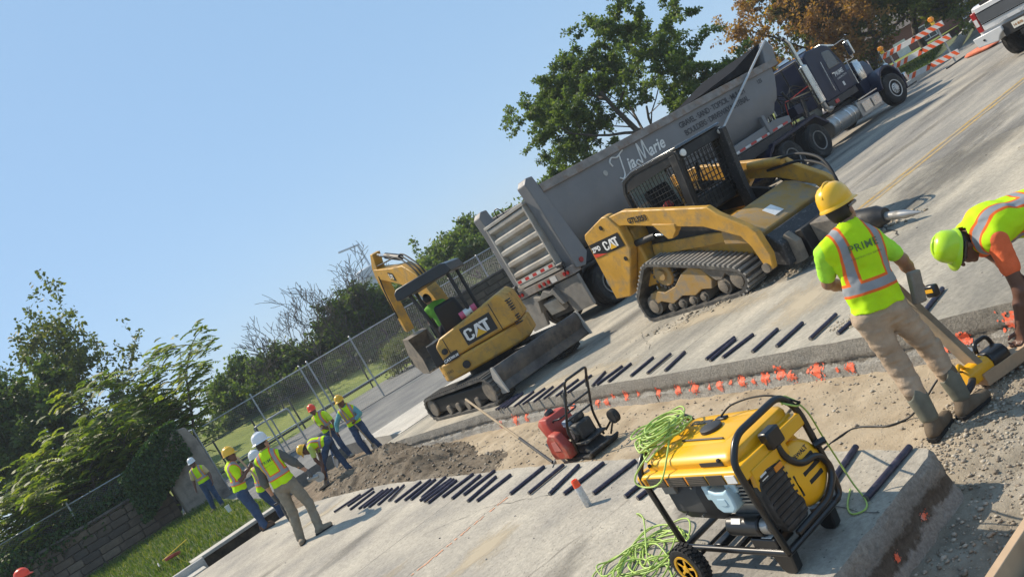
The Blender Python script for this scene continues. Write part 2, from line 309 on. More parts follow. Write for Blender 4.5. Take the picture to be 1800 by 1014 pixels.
# trench bottom: one relief sheet, tan sand in the middle, broken grey gravel at the near end
def floor_z(x, y):
    P3 = np.c_[x, y, 0*x]; z = -.315 + .026*noise3(P3, 1.3, 31) + .022*noise3(P3, 5, 32)+.008*noise3(P3, 16, 36, 2)
    near = 1/(1+np.exp((y-3.1+.25*noise3(P3, 1.5, 35))*5)); z += near*(.022*noise3(P3, 9, 33)+.014*noise3(P3, 25, 34)+.015)
    return z
def pile_z(x, y):
    P3 = np.c_[x, y, 0*x]
    r = ((x-4.65-.10*(y-14.5))/1.12)**2+((y-14.4)/3.1)**2; h = .36*np.clip(1-r, 0, None)**.8
    r2 = ((x-5.0)/.9)**2+((y-16.9)/1.7)**2; h = np.maximum(h, .30*np.clip(1-r2, 0, None)**.8)
    r3 = ((x-4.1)/.8)**2+((y-16.8)/1.2)**2; h = np.maximum(h, .26*np.clip(1-r3, 0, None)**.8); r4 = ((x-5.0)/.8)**2+((y-19.6)/1.6)**2; h = np.maximum(h, .22*np.clip(1-r4, 0, None)**.8); r5 = ((x-4.5)/.75)**2+((y-11.6)/1.5)**2; h = np.maximum(h, .09*np.clip(1-r5, 0, None)); h = h*np.clip(.75+1.1*noise3(P3, .9, 44, 3), .12, 1.5)
    return h*(1+.6*noise3(P3, 2.2, 41))+np.where(h > .02, .035*noise3(P3, 11, 42)+.02*noise3(P3, 30, 43), 0)
def grid(x0, x1, y0, y1, st, zf):
    xs, ys = np.arange(x0, x1+1e-6, st), np.arange(y0, y1+1e-6, st); X, Y = np.meshgrid(xs, ys); X, Y = X.ravel(), Y.ravel()
    nx, ny = len(xs), len(ys); V = np.c_[X, Y, zf(X, Y)]; i = (np.arange(ny-1)[:, None]*nx+np.arange(nx-1)).ravel()
    return V, np.c_[i, i+1, i+nx+1, i+nx]
M_floor = MATS.setdefault('trench_soil', None) or bpy.data.materials.new('trench_soil')
def trench_mat():
    m = M_floor; MATS['trench_soil'] = m; m.use_nodes = True; t = m.node_tree; L = t.links.new; bs = t.nodes['Principled BSDF']; bs.inputs['Roughness'].default_value = .95; bs.inputs['Specular IOR Level'].default_value = .2
    g_ = nd(t, 'ShaderNodeNewGeometry'); co = g_.outputs['Position']
    def ramp(sc, cols):
        n1 = nd(t, 'ShaderNodeTexNoise'); setin(n1, Scale=sc, Detail=10, Roughness=.68); L(co, n1.inputs['Vector']); c = nd(t, 'ShaderNodeValToRGB'); e = c.color_ramp.elements
        e[0].position, e[1].position = .33, .67; e[0].color, e[1].color = (*cols[0], 1), (*cols[2], 1); k = e.new(.5); k.color = (*cols[1], 1); L(n1.outputs['Fac'], c.inputs[0]); return c.outputs[0]
    tan = ramp(1.7, [(.29, .225, .15), (.42, .335, .23), (.53, .435, .31)]); gry = ramp(4, [(.19, .16, .122), (.31, .27, .21), (.42, .375, .305)])
    sx = nd(t, 'ShaderNodeSeparateXYZ'); L(co, sx.inputs[0]); nn = nd(t, 'ShaderNodeTexNoise'); setin(nn, Scale=1.3, Detail=6); L(co, nn.inputs['Vector'])
    a = nd(t, 'ShaderNodeMath', operation='MULTIPLY_ADD'); a.inputs[1].default_value = 2.4; L(nn.outputs['Fac'], a.inputs[0]); L(sx.outputs['Y'], a.inputs[2])
    r = nd(t, 'ShaderNodeMapRange'); setin(r, From_Min=4.2, From_Max=5.1); L(a.outputs[0], r.inputs['Value'])
    mx = nd(t, 'ShaderNodeMix', data_type='RGBA'); L(r.outputs[0], mx.inputs['Factor']); L(gry, mx.inputs['A']); L(tan, mx.inputs['B'])
    brn = ramp(3, [(.10, .075, .05), (.19, .145, .10), (.28, .22, .16)]); r5 = nd(t, 'ShaderNodeMapRange'); setin(r5, From_Min=14.2, From_Max=16.5); L(a.outputs[0], r5.inputs['Value']); mb = nd(t, 'ShaderNodeMix', data_type='RGBA'); L(r5.outputs[0], mb.inputs['Factor']); L(mx.outputs['Result'], mb.inputs['A']); L(brn, mb.inputs['B']); mx = mb
    v = nd(t, 'ShaderNodeTexVoronoi'); setin(v, Scale=38); L(co, v.inputs['Vector']); r3 = nd(t, 'ShaderNodeMapRange'); setin(r3, From_Min=.2, From_Max=.12); L(v.outputs['Distance'], r3.inputs['Value'])
    m2 = nd(t, 'ShaderNodeMix', data_type='RGBA'); L(r3.outputs[0], m2.inputs['Factor']); L(mx.outputs['Result'], m2.inputs['A']); m2.inputs['B'].default_value = (.42, .37, .29, 1); L(m2.outputs['Result'], bs.inputs['Base Color'])
    n3 = nd(t, 'ShaderNodeTexNoise'); setin(n3, Scale=45, Detail=9, Roughness=.75); L(co, n3.inputs['Vector']); bp = nd(t, 'ShaderNodeBump'); bp.inputs['Strength'].default_value = .7; bp.inputs['Distance'].default_value = .03
    L(n3.outputs['Fac'], bp.inputs['Height']); L(bp.outputs[0], bs.inputs['Normal'])
trench_mat()
V, Fq = grid(-1, 7.0, -2.0, 22.8, .05, floor_z); struct(np_obj('trench_floor', V, Fq, M_floor, smooth=True))
def pz(x, y): return np.maximum(floor_z(x, y)-.03, floor_z(x, y)+pile_z(x, y)-.02)
V, Fq = grid(3.3, 6.3, 10.0, 21.4, .04, pz)
keep = (pile_z(V[:, 0], V[:, 1]) > .001)[Fq].any(1); stuff(np_obj('dirt_pile', V, Fq[keep], M_pile, smooth=True)); bpy.data.objects['dirt_pile']['label'] = 'low mound of loose brown soil dug from the trench'; bpy.data.objects['dirt_pile']['category'] = 'soil'
# loose stones: low-poly lumps
ICO = MB(); bmi = bmesh.new(); bmesh.ops.create_icosphere(bmi, subdivisions=1, radius=1); IV = np.array([v.co[:] for v in bmi.verts]); IF = np.array([[v.index for v in f.verts] for f in bmi.faces]); bmi.free()
def stones(name, pts, sizes, m, seed=0):
    rg = np.random.default_rng(seed); k = len(pts); J = 1+.35*rg.uniform(-1, 1, (k, len(IV), 1)); S = np.c_[rg.uniform(.7, 1.3, k), rg.uniform(.7, 1.3, k), rg.uniform(.45, .85, k)]
    a = rg.uniform(0, 6.28, k); c, s_ = np.cos(a), np.sin(a); V = IV[None]*J*S[:, None, :]*np.asarray(sizes)[:, None, None]
    X = V[..., 0]*c[:, None]-V[..., 1]*s_[:, None]; Y = V[..., 0]*s_[:, None]+V[..., 1]*c[:, None]; V = np.stack([X, Y, V[..., 2]], -1)+np.asarray(pts)[:, None, :]
    Fq = (IF[None]+np.arange(k)[:, None, None]*len(IV)).reshape(-1, 3)
    return stuff(np_obj(name, V.reshape(-1, 3), Fq, m, rnd=np.repeat(rg.uniform(0, 1, k), len(IF))))
M_stone = leaf_mat('loose_stone', (.19, .155, .115), (.32, .27, .21), (.46, .41, .33), trans=0)
rg = np.random.default_rng(3); k = 5200; x = rg.uniform(2.4, 5.6, k); y = 3.6-np.abs(rg.normal(0, .8, k)); y = np.clip(y, .6, 4.6); ok = ~((x < 3.72) & (y > 2.9)); x, y = x[ok], y[ok]
sz = .005+.012*rg.random(len(x))**3; gs = stones('gravel', np.c_[x, y, floor_z(x, y)+sz*.25], sz, M_stone, 5); gs['label'] = 'loose crushed stone on the trench bottom around the boots'; gs['category'] = 'gravel'
k = 7000; x = rg.uniform(3.6, 6, k); y = rg.uniform(3.2, 13.5, k); sz = .003+.015*rg.random(k)**6; keep = (x > 3.95) & (x < 5.65); x, y, sz = x[keep], y[keep], sz[keep]
gs = stones('pebbles', np.c_[x, y, floor_z(x, y)+sz*.3], sz, M_stone, 6); gs['label'] = 'scattered pebbles on the sandy trench bottom'; gs['category'] = 'gravel'
k = 9000; x = rg.uniform(3.3, 6.2, k); y = rg.uniform(10.2, 21, k); keep = pile_z(x, y) > .02; x, y = x[keep], y[keep]; sz = .005+.030*rg.random(len(x))**6
gs = stones('soil_clods', np.c_[x, y, pz(x, y)+sz*.2], sz, leaf_mat('clod', (.10, .075, .05), (.20, .155, .11), (.32, .27, .205), trans=0), 7); gs['label'] = 'clods and stones covering the dug-out soil mound'; gs['category'] = 'soil'
k = 420; x = rg.uniform(-1, 12, k); y = rg.uniform(3.1, 16.8, k); keep = (x < 3.6) | (x > 6.1); x, y = x[keep], y[keep]; sz = .004+.010*rg.random(len(x))**3
gs = stones('grit', np.c_[x, y, sz*.3], sz, leaf_mat('gritm', (.10, .09, .08), (.2, .18, .155), (.34, .31, .27), trans=0), 8); gs['label'] = 'bits of grit and broken concrete strewn on the slabs'; gs['category'] = 'grit'
# sand spilled on the far slab edge at the right
k = 2500; x = 6.02+np.abs(rg.normal(0, .16, k)); y = rg.normal(4.75, .2, k); sz = .004+.008*rg.random(k)**2
gs = stones('spilled_sand', np.c_[x-.1, y, sz*.3], sz, leaf_mat('sandm', (.30, .24, .16), (.40, .33, .23), (.48, .41, .3), trans=0), 9); gs['label'] = 'grainy sand spilled along the far slab edge behind the dowels'; gs['category'] = 'sand'

# orange paint splashes on the trench wall (marks sprayed where dowels will be drilled)
M_or = mat('orange_marking_paint', (.82, .14, .06), .8, var=.3, sc=30, dirt=(.44, .33, .27), dsc=26, damt=.5)

def splash(y0, z0, r, seed, wall=None, key='y'):
    """blobs and drips of paint lying on the rough wall face, a few mm proud of it"""
    rg = random.Random(seed)
    W = wall if wall is not None else (WALLS['hi'] if y0 > 7.96 else WALLS['lo']); E, N, V, dep = W; n = V.shape[1]; ax = 1 if key == 'y' else 0
    order = np.argsort(E[:, ax]); b = MB(); zs = np.linspace(0, -dep, V.shape[0])
    def at(c, z):
        i = float(np.interp(c, E[order, ax], order)); i0 = int(min(max(i, 0), n-2)); t = i-i0; rr = min(max(-z/dep*(len(zs)-1), 0), len(zs)-1.001); r0 = int(rr); u = rr-r0
        p = (V[r0, i0]*(1-t)+V[r0, i0+1]*t)*(1-u)+(V[r0+1, i0]*(1-t)+V[r0+1, i0+1]*t)*u; p = p.copy(); p[:2] += N[i0]*.007; return tuple(p)
    big = r
    for k in range(int(26+r*330)):
        if k < 9: a, d, rad = rg.uniform(0, 6.28), rg.uniform(.05, .6)*big, big*rg.uniform(.16, .34)
        else: a, d, rad = rg.uniform(0, 6.28), abs(rg.gauss(.55, .28))*big, big*rg.uniform(.03, .13)
        cx, cz = y0+d*math.cos(a), z0+d*math.sin(a)*.9; m_ = 9; vs = []
        for j in range(m_):
            t = 6.283*j/m_; q = rad*rg.uniform(.75, 1.12); vs.append(at(cx+q*math.cos(t), min(-.004, max(-.325, cz+q*math.sin(t)*1.25))))
        b.add([at(cx, min(-.004, max(-.32, cz)))]+vs, [(0, 1+j, 1+(j+1) % m_) for j in range(m_)])
    return b.build('paint_mark', M_or, road, smooth=180, fix=False)
FAR = [(9.0, -.19, .043), (8.67, -.21, .065), (8.38, -.2, .035), (7.9, -.22, .061), (7.49, -.23, .063), (7.16, -.23, .075), (6.88, -.24, .033), (6.71, -.25, .056), (6.52, -.24, .027), (6.32, -.24, .063), (6.15, -.25, .037), (5.98, -.24, .061), (5.76, -.21, .069), (5.61, -.26, .057), (5.38, -.24, .023), (5.27, -.24, .079), (5.03, -.26, .027), (4.89, -.26, .053),
       (12.55, -.27, .07), (11.98, -.25, .09), (11.58, -.26, .07), (10.9, -.26, .07), (10.13, -.23, .055), (9.45, -.25, .055), (9.2, -.26, .06), (3.82, -.2, .07), (3.95, -.24, .04), (3.4, -.16, .08), (3.25, -.2, .05)]
for i, (y, z, r) in enumerate(FAR): splash(y, z+.025, r*1.3, 100+i)
splash(3.28, -.18, .035, 201, WALLS['near'], 'x'); splash(2.94, -.19, .035, 202, WALLS['near'], 'x')

# faded orange guide line and tan stain on the near slab beside the joint
M_fade = mat('faded_orange_line', (.55, .28, .17), .9, var=.3, sc=20)
b = MB(); rgl = random.Random(4)
for i in range(46):
    x = 1.6+i*.037; yy = 7.70+.03*(x-1.6)+.012*rgl.uniform(-1, 1); ww = .012+.012*rgl.random()
    if rgl.random() < .75: b.quad((x, yy-ww, .004), (x+.034, yy-ww*.8, .004), (x+.034, yy+ww, .004), (x, yy+ww*.7, .004))
b.build('paint_line', M_fade, road, fix=False)
# centre line of the road: two worn yellow stripes
M_yel = mat('worn_yellow_line', (.40, .26, .075), .85, var=.35, sc=9, dirt=(.29, .265, .225), dsc=2.5, damt=.75)
for yy in (7.86, 8.06):
    b = MB(); b.quad((10.3, yy-.05, .004), (33, yy-.05, .004), (33, yy+.05, .004), (10.3, yy+.05, .004)); b.build('centre_line', M_yel, road)
# wandering cracks in the old road: thin dark fissures
M_crk = mat('crack_dark', (.045, .04, .035), .95)
def crack(P, wd, seed, jit=.032):
    rg = random.Random(seed); b = MB(); Q = resample(P, .12); T = np.gradient(Q, axis=0); T /= np.linalg.norm(T, axis=1)[:, None]; Nn = np.c_[-T[:, 1], T[:, 0]]; o = 0; L_, R_ = [], []
    for i in range(len(Q)):
        o = .8*o+jit*rg.uniform(-1, 1); w_ = wd*rg.uniform(.15, .75); c = Q[i]+Nn[i]*o; L_.append((*(c+Nn[i]*w_), .0045)); R_.append((*(c-Nn[i]*w_), .0045))
    for i in range(len(Q)-1): b.quad(R_[i], R_[i+1], L_[i+1], L_[i])
    return b.build('crack', M_crk, road, fix=False, smooth=180)
for i, (P, wd) in enumerate([([(12.6, 10.2), (33, 10.6)], .012), ([(12.6, 12.4), (33, 12.5)], .012), ([(14, 5.6), (33, 5.9)], .014), ([(13, 9.6), (17, 6.6), (24, 5.2)], .012), ([(16, 11.6), (19, 9), (21, 6)], .008), ([(22, 12), (25, 9)], .009), ([(9.9, 7.0), (8.7, 6.0), (7.6, 6.15)], .02), ([(8.6, 6.1), (7.4, 5.6)], .016), ([(12.6, 4.2), (22, 3.2)], .012), ([(7.0, 9.2), (8, 10.5), (12.6, 11.6)], .006), ([(2.6, 8.7), (3.1, 7.9), (3.3, 6.9)], .005), ([(.5, 5.0), (2.2, 5.7), (3.2, 5.4)], .004), ([(3.05, 3.0), (3.1, 3.55), (3.55, 3.72)], .006), ([(20, 13.6), (22, 12.2)], .01), ([(18, 4), (20, 6.4), (22, 7.4)], .009)]): crack(P, wd, i)

# stains, tyre smears and spilled dust with ragged, thin edges
def stain_mat(name, col, amt, sc, stretch):
    m = bpy.data.materials.new(name); m.use_nodes = True; t = m.node_tree; L = t.links.new; bs = t.nodes['Principled BSDF']; bs.inputs['Base Color'].default_value = (*col, 1); bs.inputs['Roughness'].default_value = .9; bs.inputs['Specular IOR Level'].default_value = .2
    g_ = nd(t, 'ShaderNodeNewGeometry'); mp = nd(t, 'ShaderNodeMapping'); mp.inputs['Scale'].default_value = stretch; L(g_.outputs['Position'], mp.inputs[0]); n1 = nd(t, 'ShaderNodeTexNoise'); setin(n1, Scale=sc, Detail=9, Roughness=.7); L(mp.outputs[0], n1.inputs['Vector'])
    at = nd(t, 'ShaderNodeAttribute', attribute_name='tc'); sx = nd(t, 'ShaderNodeSeparateXYZ'); L(at.outputs['Vector'], sx.inputs[0]); a = nd(t, 'ShaderNodeMath', operation='MULTIPLY_ADD'); a.inputs[1].default_value = .55; L(sx.outputs['X'], a.inputs[0]); L(n1.outputs['Fac'], a.inputs[2])
    r = nd(t, 'ShaderNodeMapRange'); setin(r, From_Min=.62, From_Max=.92, To_Max=amt); L(a.outputs[0], r.inputs['Value']); L(r.outputs[0], bs.inputs['Alpha']); return m
ST_d = stain_mat('dark_tyre_smear', (.13, .123, .112), .36, 2.2, (.5, 2.2, 1)); ST_t = stain_mat('tan_dust', (.50, .42, .30), .75, 2.0, (.7, 1.4, 1)); ST_o = stain_mat('oil_stain', (.06, .055, .05), .6, 3.0, (1, 1, 1))
def stain(cx, cy, lx, ly, rz, m, z, seed):
    rg = random.Random(seed); n_, k = 26, 5; V, T_ = [(0, 0, 0)], [(1, 0, 0)]; F = []
    rad = [rg.uniform(.7, 1.1) for _ in range(n_)]
    for i in range(1, k+1):
        for j in range(n_): a = 6.283*j/n_; q = i/k*rad[j]; V.append((lx*q*math.cos(a), ly*q*math.sin(a), 0)); T_.append((1-i/k, 0, 0))
    F += [(0, 1+j, 1+(j+1) % n_) for j in range(n_)]
    for i in range(k-1):
        for j in range(n_): a, b_ = 1+i*n_+j, 1+i*n_+(j+1) % n_; F += [(a, a+n_, b_+n_), (a, b_+n_, b_)]
    o = np_obj('stain', V, F, m, road, smooth=True, attrs={'tc': T_}); o.location = (cx, cy, z); o.rotation_euler = (0, 0, R(rz))
for i, a_ in enumerate([(8.6, 7.4, 1.6, .35, -70, ST_d), (9.6, 6.6, 1.8, .3, -12, ST_d), (7.8, 8.6, .5, 1.6, 0, ST_t), (7.2, 6.4, 1.3, .7, 20, ST_t), (6.6, 10.8, .6, 2.6, 0, ST_t), (10.5, 9.8, 2.2, .5, 10, ST_d), (9.2, 12.2, 2.6, .5, 4, ST_d), (14.5, 11.8, 4, .35, 2, ST_d), (15.5, 9.6, 4.5, .35, -1, ST_d), (17, 6.3, 4, .4, 1, ST_d), (21, 10.8, 5, .4, 1, ST_d), (13.2, 5.4, .5, .4, 0, ST_o), (11.0, 5.0, 1.6, .5, 12, ST_t), (10.2, 3.4, 1.5, .4, 4, ST_d), (2.3, 10.6, 1.2, .35, 8, ST_d), (1.4, 8.3, 1.2, .4, -6, ST_t), (2.5, 6.9, .7, .45, 10, ST_t), (2.2, 5.2, .9, .3, 30, ST_d), (2.9, 14.3, .8, .4, 0, ST_t), (1.0, 12.6, 1.4, .3, 6, ST_d), (3.2, 4.6, .35, .3, 0, ST_o), (24, 8.6, 5, .5, 0, ST_d), (18, 13.6, 4, .5, 2, ST_d), (11.6, 6.4, 3.4, 1.2, -8, ST_d), (13.5, 7.2, 3, .8, 2, ST_d)]): stain(*a_[:5], a_[5], .0012+.00012*i, 300+i)
# clods dropped by the tracks beside the loader
rg = np.random.default_rng(21); k = 900; t_ = rg.random(k); x = 8.1+1.6*t_+rg.normal(0, .16, k); y = 9.6-3.4*t_+rg.normal(0, .22, k); sz = .006+.03*rg.random(k)**5
gs = stones('dirt_crumbs', np.c_[x-.25, y, sz*.3], sz, leaf_mat('crumbm', (.22, .175, .12), (.34, .28, .2), (.44, .37, .28), trans=0), 22); gs['label'] = 'crumbs of tan dirt dropped beside the loader track'; gs['category'] = 'dirt'
# ------------------------------------------------------------------ kerbs, gutter, verge and drive on the far side of the road
def sheet(name, pts, m, z=0, th=.4): b = MB(); b.prism(pts, z-th, z, 'z'); return struct(b.build(name, m, smooth=20))
kb = struct(bpy.data.objects.new('kerb', None)); COL.objects.link(kb)
def kerb(P, wd=.18, z=.15, m=M_kerb, z0=-.3):
    for (x0, y0), (x1, y1) in zip(P[:-1], P[1:]):
        L_ = math.hypot(x1-x0, y1-y0); k = max(1, int(L_/3)); a = math.atan2(y1-y0, x1-x0)
        for i in range(k):
            t = (i+.5)/k; b = MB(); b.box((0, 0, (z+z0)/2), (L_/k-.012, wd, z-z0)); b.build('kerb_stone', m, kb, (x0+(x1-x0)*t, y0+(y1-y0)*t, 0), math.degrees(a), bevel=.02)
kerb([(-9, 17.86), (1.28, 17.86)]); kerb([(14.2, 18.15), (34, 18.2), (42, 21), (54, 26), (70, 32)])
for x0, x1 in ((-9, -4), (-3.99, -1.2), (-1.19, 1.2)):
    b = MB(); b.bx(x0, x1, 17.235, 17.755, -.3, .012); b.build('gutter_slab', M_walk, kb, bevel=.012)
b = MB(); b.bx(1.1, 3.35, 18.75, 19.25, -.0, .07); b.build('gutter_slab', M_walk, kb, bevel=.01); b = MB(); b.bx(1.0, 3.4, 18.8, 19.3, -.5, -.004); struct(b.build('cut_bank', M_soil))
sheet('dug_out_soil', [(1.0, 17.1), (3.42, 17.0), (3.42, 18.9), (1.0, 18.9)], M_soil, -.28, .3)
# sidewalk strips and the apron of the side drive
sheet('sidewalk', [(6.0, 17.47), (14.1, 17.47), (14.1, 20.4), (6.2, 20.8)], M_walk, .012, .4)
sheet('apron', [(6.22, 20.83), (14.1, 20.42), (15.2, 28.0), (2.6, 33.2), (3.3, 24), (3.5, 22.5), (6.1, 22.5)], M_asph, .006, .4)
sheet('side_drive', [(15.2, 28.06), (17.5, 33), (16.5, 39), (3.5, 43), (2.5, 33.25)], M_asph, .03, .5)
def verge_z(x, y): return .06+.16*np.clip((y-18.2)/12, 0, 1)+.03*noise3(np.c_[x, y, 0*x], .8, 51)
V, Fq = grid(-14, 4.4, 17.96, 31.5, .3, verge_z); c = V[Fq].mean(1); keep = (c[:, 1] > 19.3) | (c[:, 0] < 1.0); keep &= (c[:, 0] < 3.5) | (c[:, 1] < 24); keep &= c[:, 0] < 3.35; struct(np_obj('verge', V, Fq[keep], M_lawn, smooth=True))
V, Fq = grid(13.9, 44, 18.28, 30, .5, lambda x, y: .13+.02*(y-18)+.04*noise3(np.c_[x, y, 0*x], .6, 52)); c = V[Fq].mean(1); keep = (c[:, 0] < 34) | (c[:, 1] > 18.2+.42*(c[:, 0]-34)); struct(np_obj('roadside_grass', V, Fq[keep], M_lawn, smooth=True))
def field_z(x, y):
    t = np.clip((y-40-.0*x)/34, 0, 1); s_ = t*t*(3-2*t); return -.05+3.4*s_+.25*noise3(np.c_[x, y, 0*x], .05, 53)*t
V, Fq = grid(-70, 130, 33.5, 150, 2.5, field_z); struct(np_obj('field', V, Fq, M_field, smooth=True))
# grass blades
M_blade = leaf_mat('grass_blade', (.045, .08, .012), (.085, .14, .02), (.19, .19, .06), trans=.4)
def blades(name, x, y, z, h, seed, wd=.012):
    rg = np.random.default_rng(seed); k = len(x); a = rg.uniform(0, 6.28, k); l = rg.uniform(.2, .7, k); d = np.c_[np.cos(a), np.sin(a)]; b_ = rg.uniform(0, 6.28, k)
    P = np.c_[x, y, z]; side = np.c_[np.cos(b_), np.sin(b_), 0*b_]*wd*(.6+.8*rg.random((k, 1))); tip = P+np.c_[d*(h*l)[:, None], h]; mid = P+np.c_[d*(h*l*.35)[:, None], h*.6]
    V = np.stack([P-side, P+side, mid+side*.7, tip, mid-side*.7], 1).reshape(-1, 3); i = np.arange(k)*5
    Fq = np.concatenate([np.c_[i, i+1, i+2, i+4], np.c_[i+4, i+2, i+3, i+3]]); Fq = np.concatenate([np.c_[i, i+1, i+2], np.c_[i, i+2, i+4], np.c_[i+4, i+2, i+3]])
    return stuff(np_obj(name, V, Fq, M_blade, rnd=np.tile(rg.random(k), 3)))
rg = np.random.default_rng(11); k = 26000; x = rg.uniform(-6, 4.3, k); y = 18.1+13*rg.random(k)**1.1; keep = (~((x > 1.05) & (y < 19.3))) & (x < 3.3); x, y = x[keep], y[keep]
h = .05+.09*rg.random(len(x))+.10*np.clip(noise3(np.c_[x, y, 0*x], .9, 55), 0, 1); g_ = blades('grass', x, y, verge_z(x, y), h, 12, .011); g_['label'] = 'ragged green grass of the verge below the stone wall'; g_['category'] = 'grass'
k = 16000; x = rg.uniform(14, 44, k); y = 18.35+8*rg.random(k)**1.3+np.clip(x-34, 0, 99)*.42; h = .07+.12*rg.random(k); g_ = blades('roadside_tufts', x, y, .13+.02*(y-18), h, 13, .014); g_['label'] = 'tall green grass behind the kerb beyond the barricades'; g_['category'] = 'grass'
# ================================================================== trees, fences, walls and far things
M_bark = mat('bark', (.10, .08, .062), .9, var=.35, sc=9, bump=.8, bsc=30)
M_dead = mat('dead_wood', (.075, .064, .054), .9, var=.25, sc=9)
def grow(seed, height, spread, levels=4, trunk=.18, split=4, up=.5, first=.3, lean=(0, 0), ratio=.68):
    """branch skeleton -> list of (path, radii), tips with directions"""
    rg = random.Random(seed); segs, tips = [], []
    def rec(p, d, L_, r, lv):
        k = 5 if lv < levels else 3; path = [p]; rr = [r]; q = p; dd = d
        for i in range(k):
            dd = (dd + Vector((rg.gauss(0, .16), rg.gauss(0, .16), rg.gauss(.04*up, .10)))).normalized(); q = q+dd*(L_/k); path.append(q); rr.append(r*(1-.55*(i+1)/k))
            if lv >= levels-1 and i >= 1: tips.append((q, dd))
        segs.append((path, rr, lv))
        if lv >= levels: tips.append((q, dd)); return
        m_ = split if lv else split+2
        for i in range(m_):
            t = first+(1-first)*(i+rg.random())/m_ if lv == 0 else .3+.7*(i+rg.random())/m_
            j = min(k-1, int(t*k)); u = t*k-j; base = path[j].lerp(path[j+1], u); a = 2.4*i+rg.uniform(-.5, .5); tang = (path[j+1]-path[j]).normalized(); o = tang.orthogonal(); o.rotate(Matrix.Rotation(a, 3, tang))
            nd_ = (tang*rg.uniform(.35, .75)+o.normalized()*spread+Vector((0, 0, up*.5))).normalized(); rec(base, nd_, L_*ratio*rg.uniform(.75, 1.15)*(1.15-.5*t if lv == 0 else 1), max(.006, rr[j]*.55), lv+1)
    rec(Vector((0, 0, 0)), Vector((lean[0], lean[1], 1)).normalized(), height*(.72 if levels > 2 else .8), trunk, 0)
    return segs, tips
def leaves(tips, n, size, sr, seed, clump=.5, droop=.3):
    """leaves in tight sprays along each twig, so that clumps and gaps form and nothing floats free"""
    rg = np.random.default_rng(seed); T = np.array([t[0][:] for t in tips]); D = np.array([t[1][:] for t in tips]); wt = rg.random(len(T))**1.5+.15; idx = rg.choice(len(T), n, p=wt/wt.sum())
    u = rg.random((n, 1)); off = rg.normal(0, 1, (n, 3)); off /= np.linalg.norm(off, axis=1)[:, None]; P = T[idx]-D[idx]*u*clump*1.6+off*clump*.55*rg.random((n, 1))**.5*np.array([1, 1, .7]); s_ = size*(1-sr+2*sr*rg.random((n, 1)))
    a = off*.8+.7*rg.normal(0, 1, (n, 3)); a[:, 2] -= droop; a /= np.linalg.norm(a, axis=1)[:, None]; c = rg.normal(0, 1, (n, 3)); c[:, 2] *= .5; c -= a*(a*c).sum(1)[:, None]; c /= np.linalg.norm(c, axis=1)[:, None]
    V = np.stack([P, P+a*s_*.5+c*s_*.32, P+a*s_, P+a*s_*.5-c*s_*.32], 1).reshape(-1, 3); Fq = np.arange(4*n).reshape(-1, 4)
    cl = rg.random(len(T)); return V, Fq, np.clip(.5*rg.random(n)+.5*cl[idx], 0, 1)
def tree(name, label, loc, seed, height, m, nleaf, lsize, clump=.5, cat='tree', group=None, bark=None, scale=(1, 1, 1), minr=0, **k):
    t = thing(name, label, cat, loc, random.Random(seed).uniform(0, 360), group); segs, tips = grow(seed, height, **k)
    z = max(p[0].z for p in tips); f = height/max(z, .1)
    S = Matrix.Diagonal((f*scale[0], f*scale[1], f*scale[2])); b = MB()
    for path, rr, lv in segs:
        b.tube([S @ p for p in path], [max(r_*f, minr) for r_ in rr], 7 if lv == 0 else 5 if lv < 2 else 3, caps=False)
    b.build('trunk', bark or M_bark, t, smooth=180, fix=False)
    if nleaf:
        tips = [(S @ p, d) for p, d in tips]; V, Fq, rn = leaves(tips, nleaf, lsize, .35, seed, clump); np_obj('crown', V, Fq, m, t, rn)
    return t
L_green = leaf_mat('leaf_mid_green', (.05, .082, .022), (.10, .145, .04), (.165, .20, .065), trans=.5)
L_dark = leaf_mat('leaf_dark_green', (.034, .060, .016), (.066, .105, .027), (.12, .155, .042), trans=.45)
L_olive = leaf_mat('leaf_olive', (.045, .065, .015), (.095, .115, .028), (.16, .16, .045), trans=.42)
L_rust = leaf_mat('leaf_rust', (.16, .085, .03), (.32, .165, .055), (.40, .24, .09), trans=.45)
L_oak = leaf_mat('leaf_oak', (.055, .075, .02), (.12, .14, .035), (.24, .21, .055), trans=.48)
L_sum = leaf_mat('leaf_sumac', (.07, .11, .02), (.15, .20, .032), (.28, .29, .06), trans=.52)
L_ivy = leaf_mat('leaf_ivy', (.02, .05, .012), (.04, .085, .018), (.065, .12, .025))
def pol(az, d, z=0): return (math.sin(R(az))*d, math.cos(R(az))*d, z)
# the large tree behind the dump trailer
tree('broadleaf_tree', 'large green spreading tree rising behind the grey dump trailer', pol(45.6, 36, .3), 21, 9.4, L_green, 72000, .14, .30, spread=.95, trunk=.22, first=.10, split=4, up=.35, levels=4, scale=(1.2, 1.2, 1))
tree('broadleaf_tree', 'small dark tree just behind the tarp of the dump trailer', pol(52.5, 47, .3), 22, 5.4, L_dark, 9000, .2, .4, spread=.8, trunk=.12)
# turning oaks to the right
tree('oak_tree', 'rust brown and yellow oak whose crown hangs behind the truck cab', pol(55.6, 46, .5), 24, 7.6, L_rust, 22000, .18, .40, spread=1.0, trunk=.2, first=.12, up=.3, scale=(1.1, 1.1, 1))
tree('oak_tree', 'olive green oak with dark trunk behind the barricades', pol(58.8, 48, .5), 25, 7.4, L_oak, 30000, .19, .45, spread=1.0, trunk=.22, first=.10, up=.25, scale=(1.2, 1.2, 1))
tree('oak_tree', 'dense olive oak in front of the brick house at top right', pol(62.0, 50, .6), 26, 7.0, L_oak, 30000, .19, .45, spread=1.0, trunk=.22, first=.10, up=.25, scale=(1.2, 1.2, 1))
tree('oak_tree', 'dark green oak beyond the pickup at the top right corner', pol(65.6, 54, .6), 27, 6.6, L_olive, 24000, .2, .45, spread=1.0, trunk=.22, first=.10, up=.25, scale=(1.2, 1.2, 1))
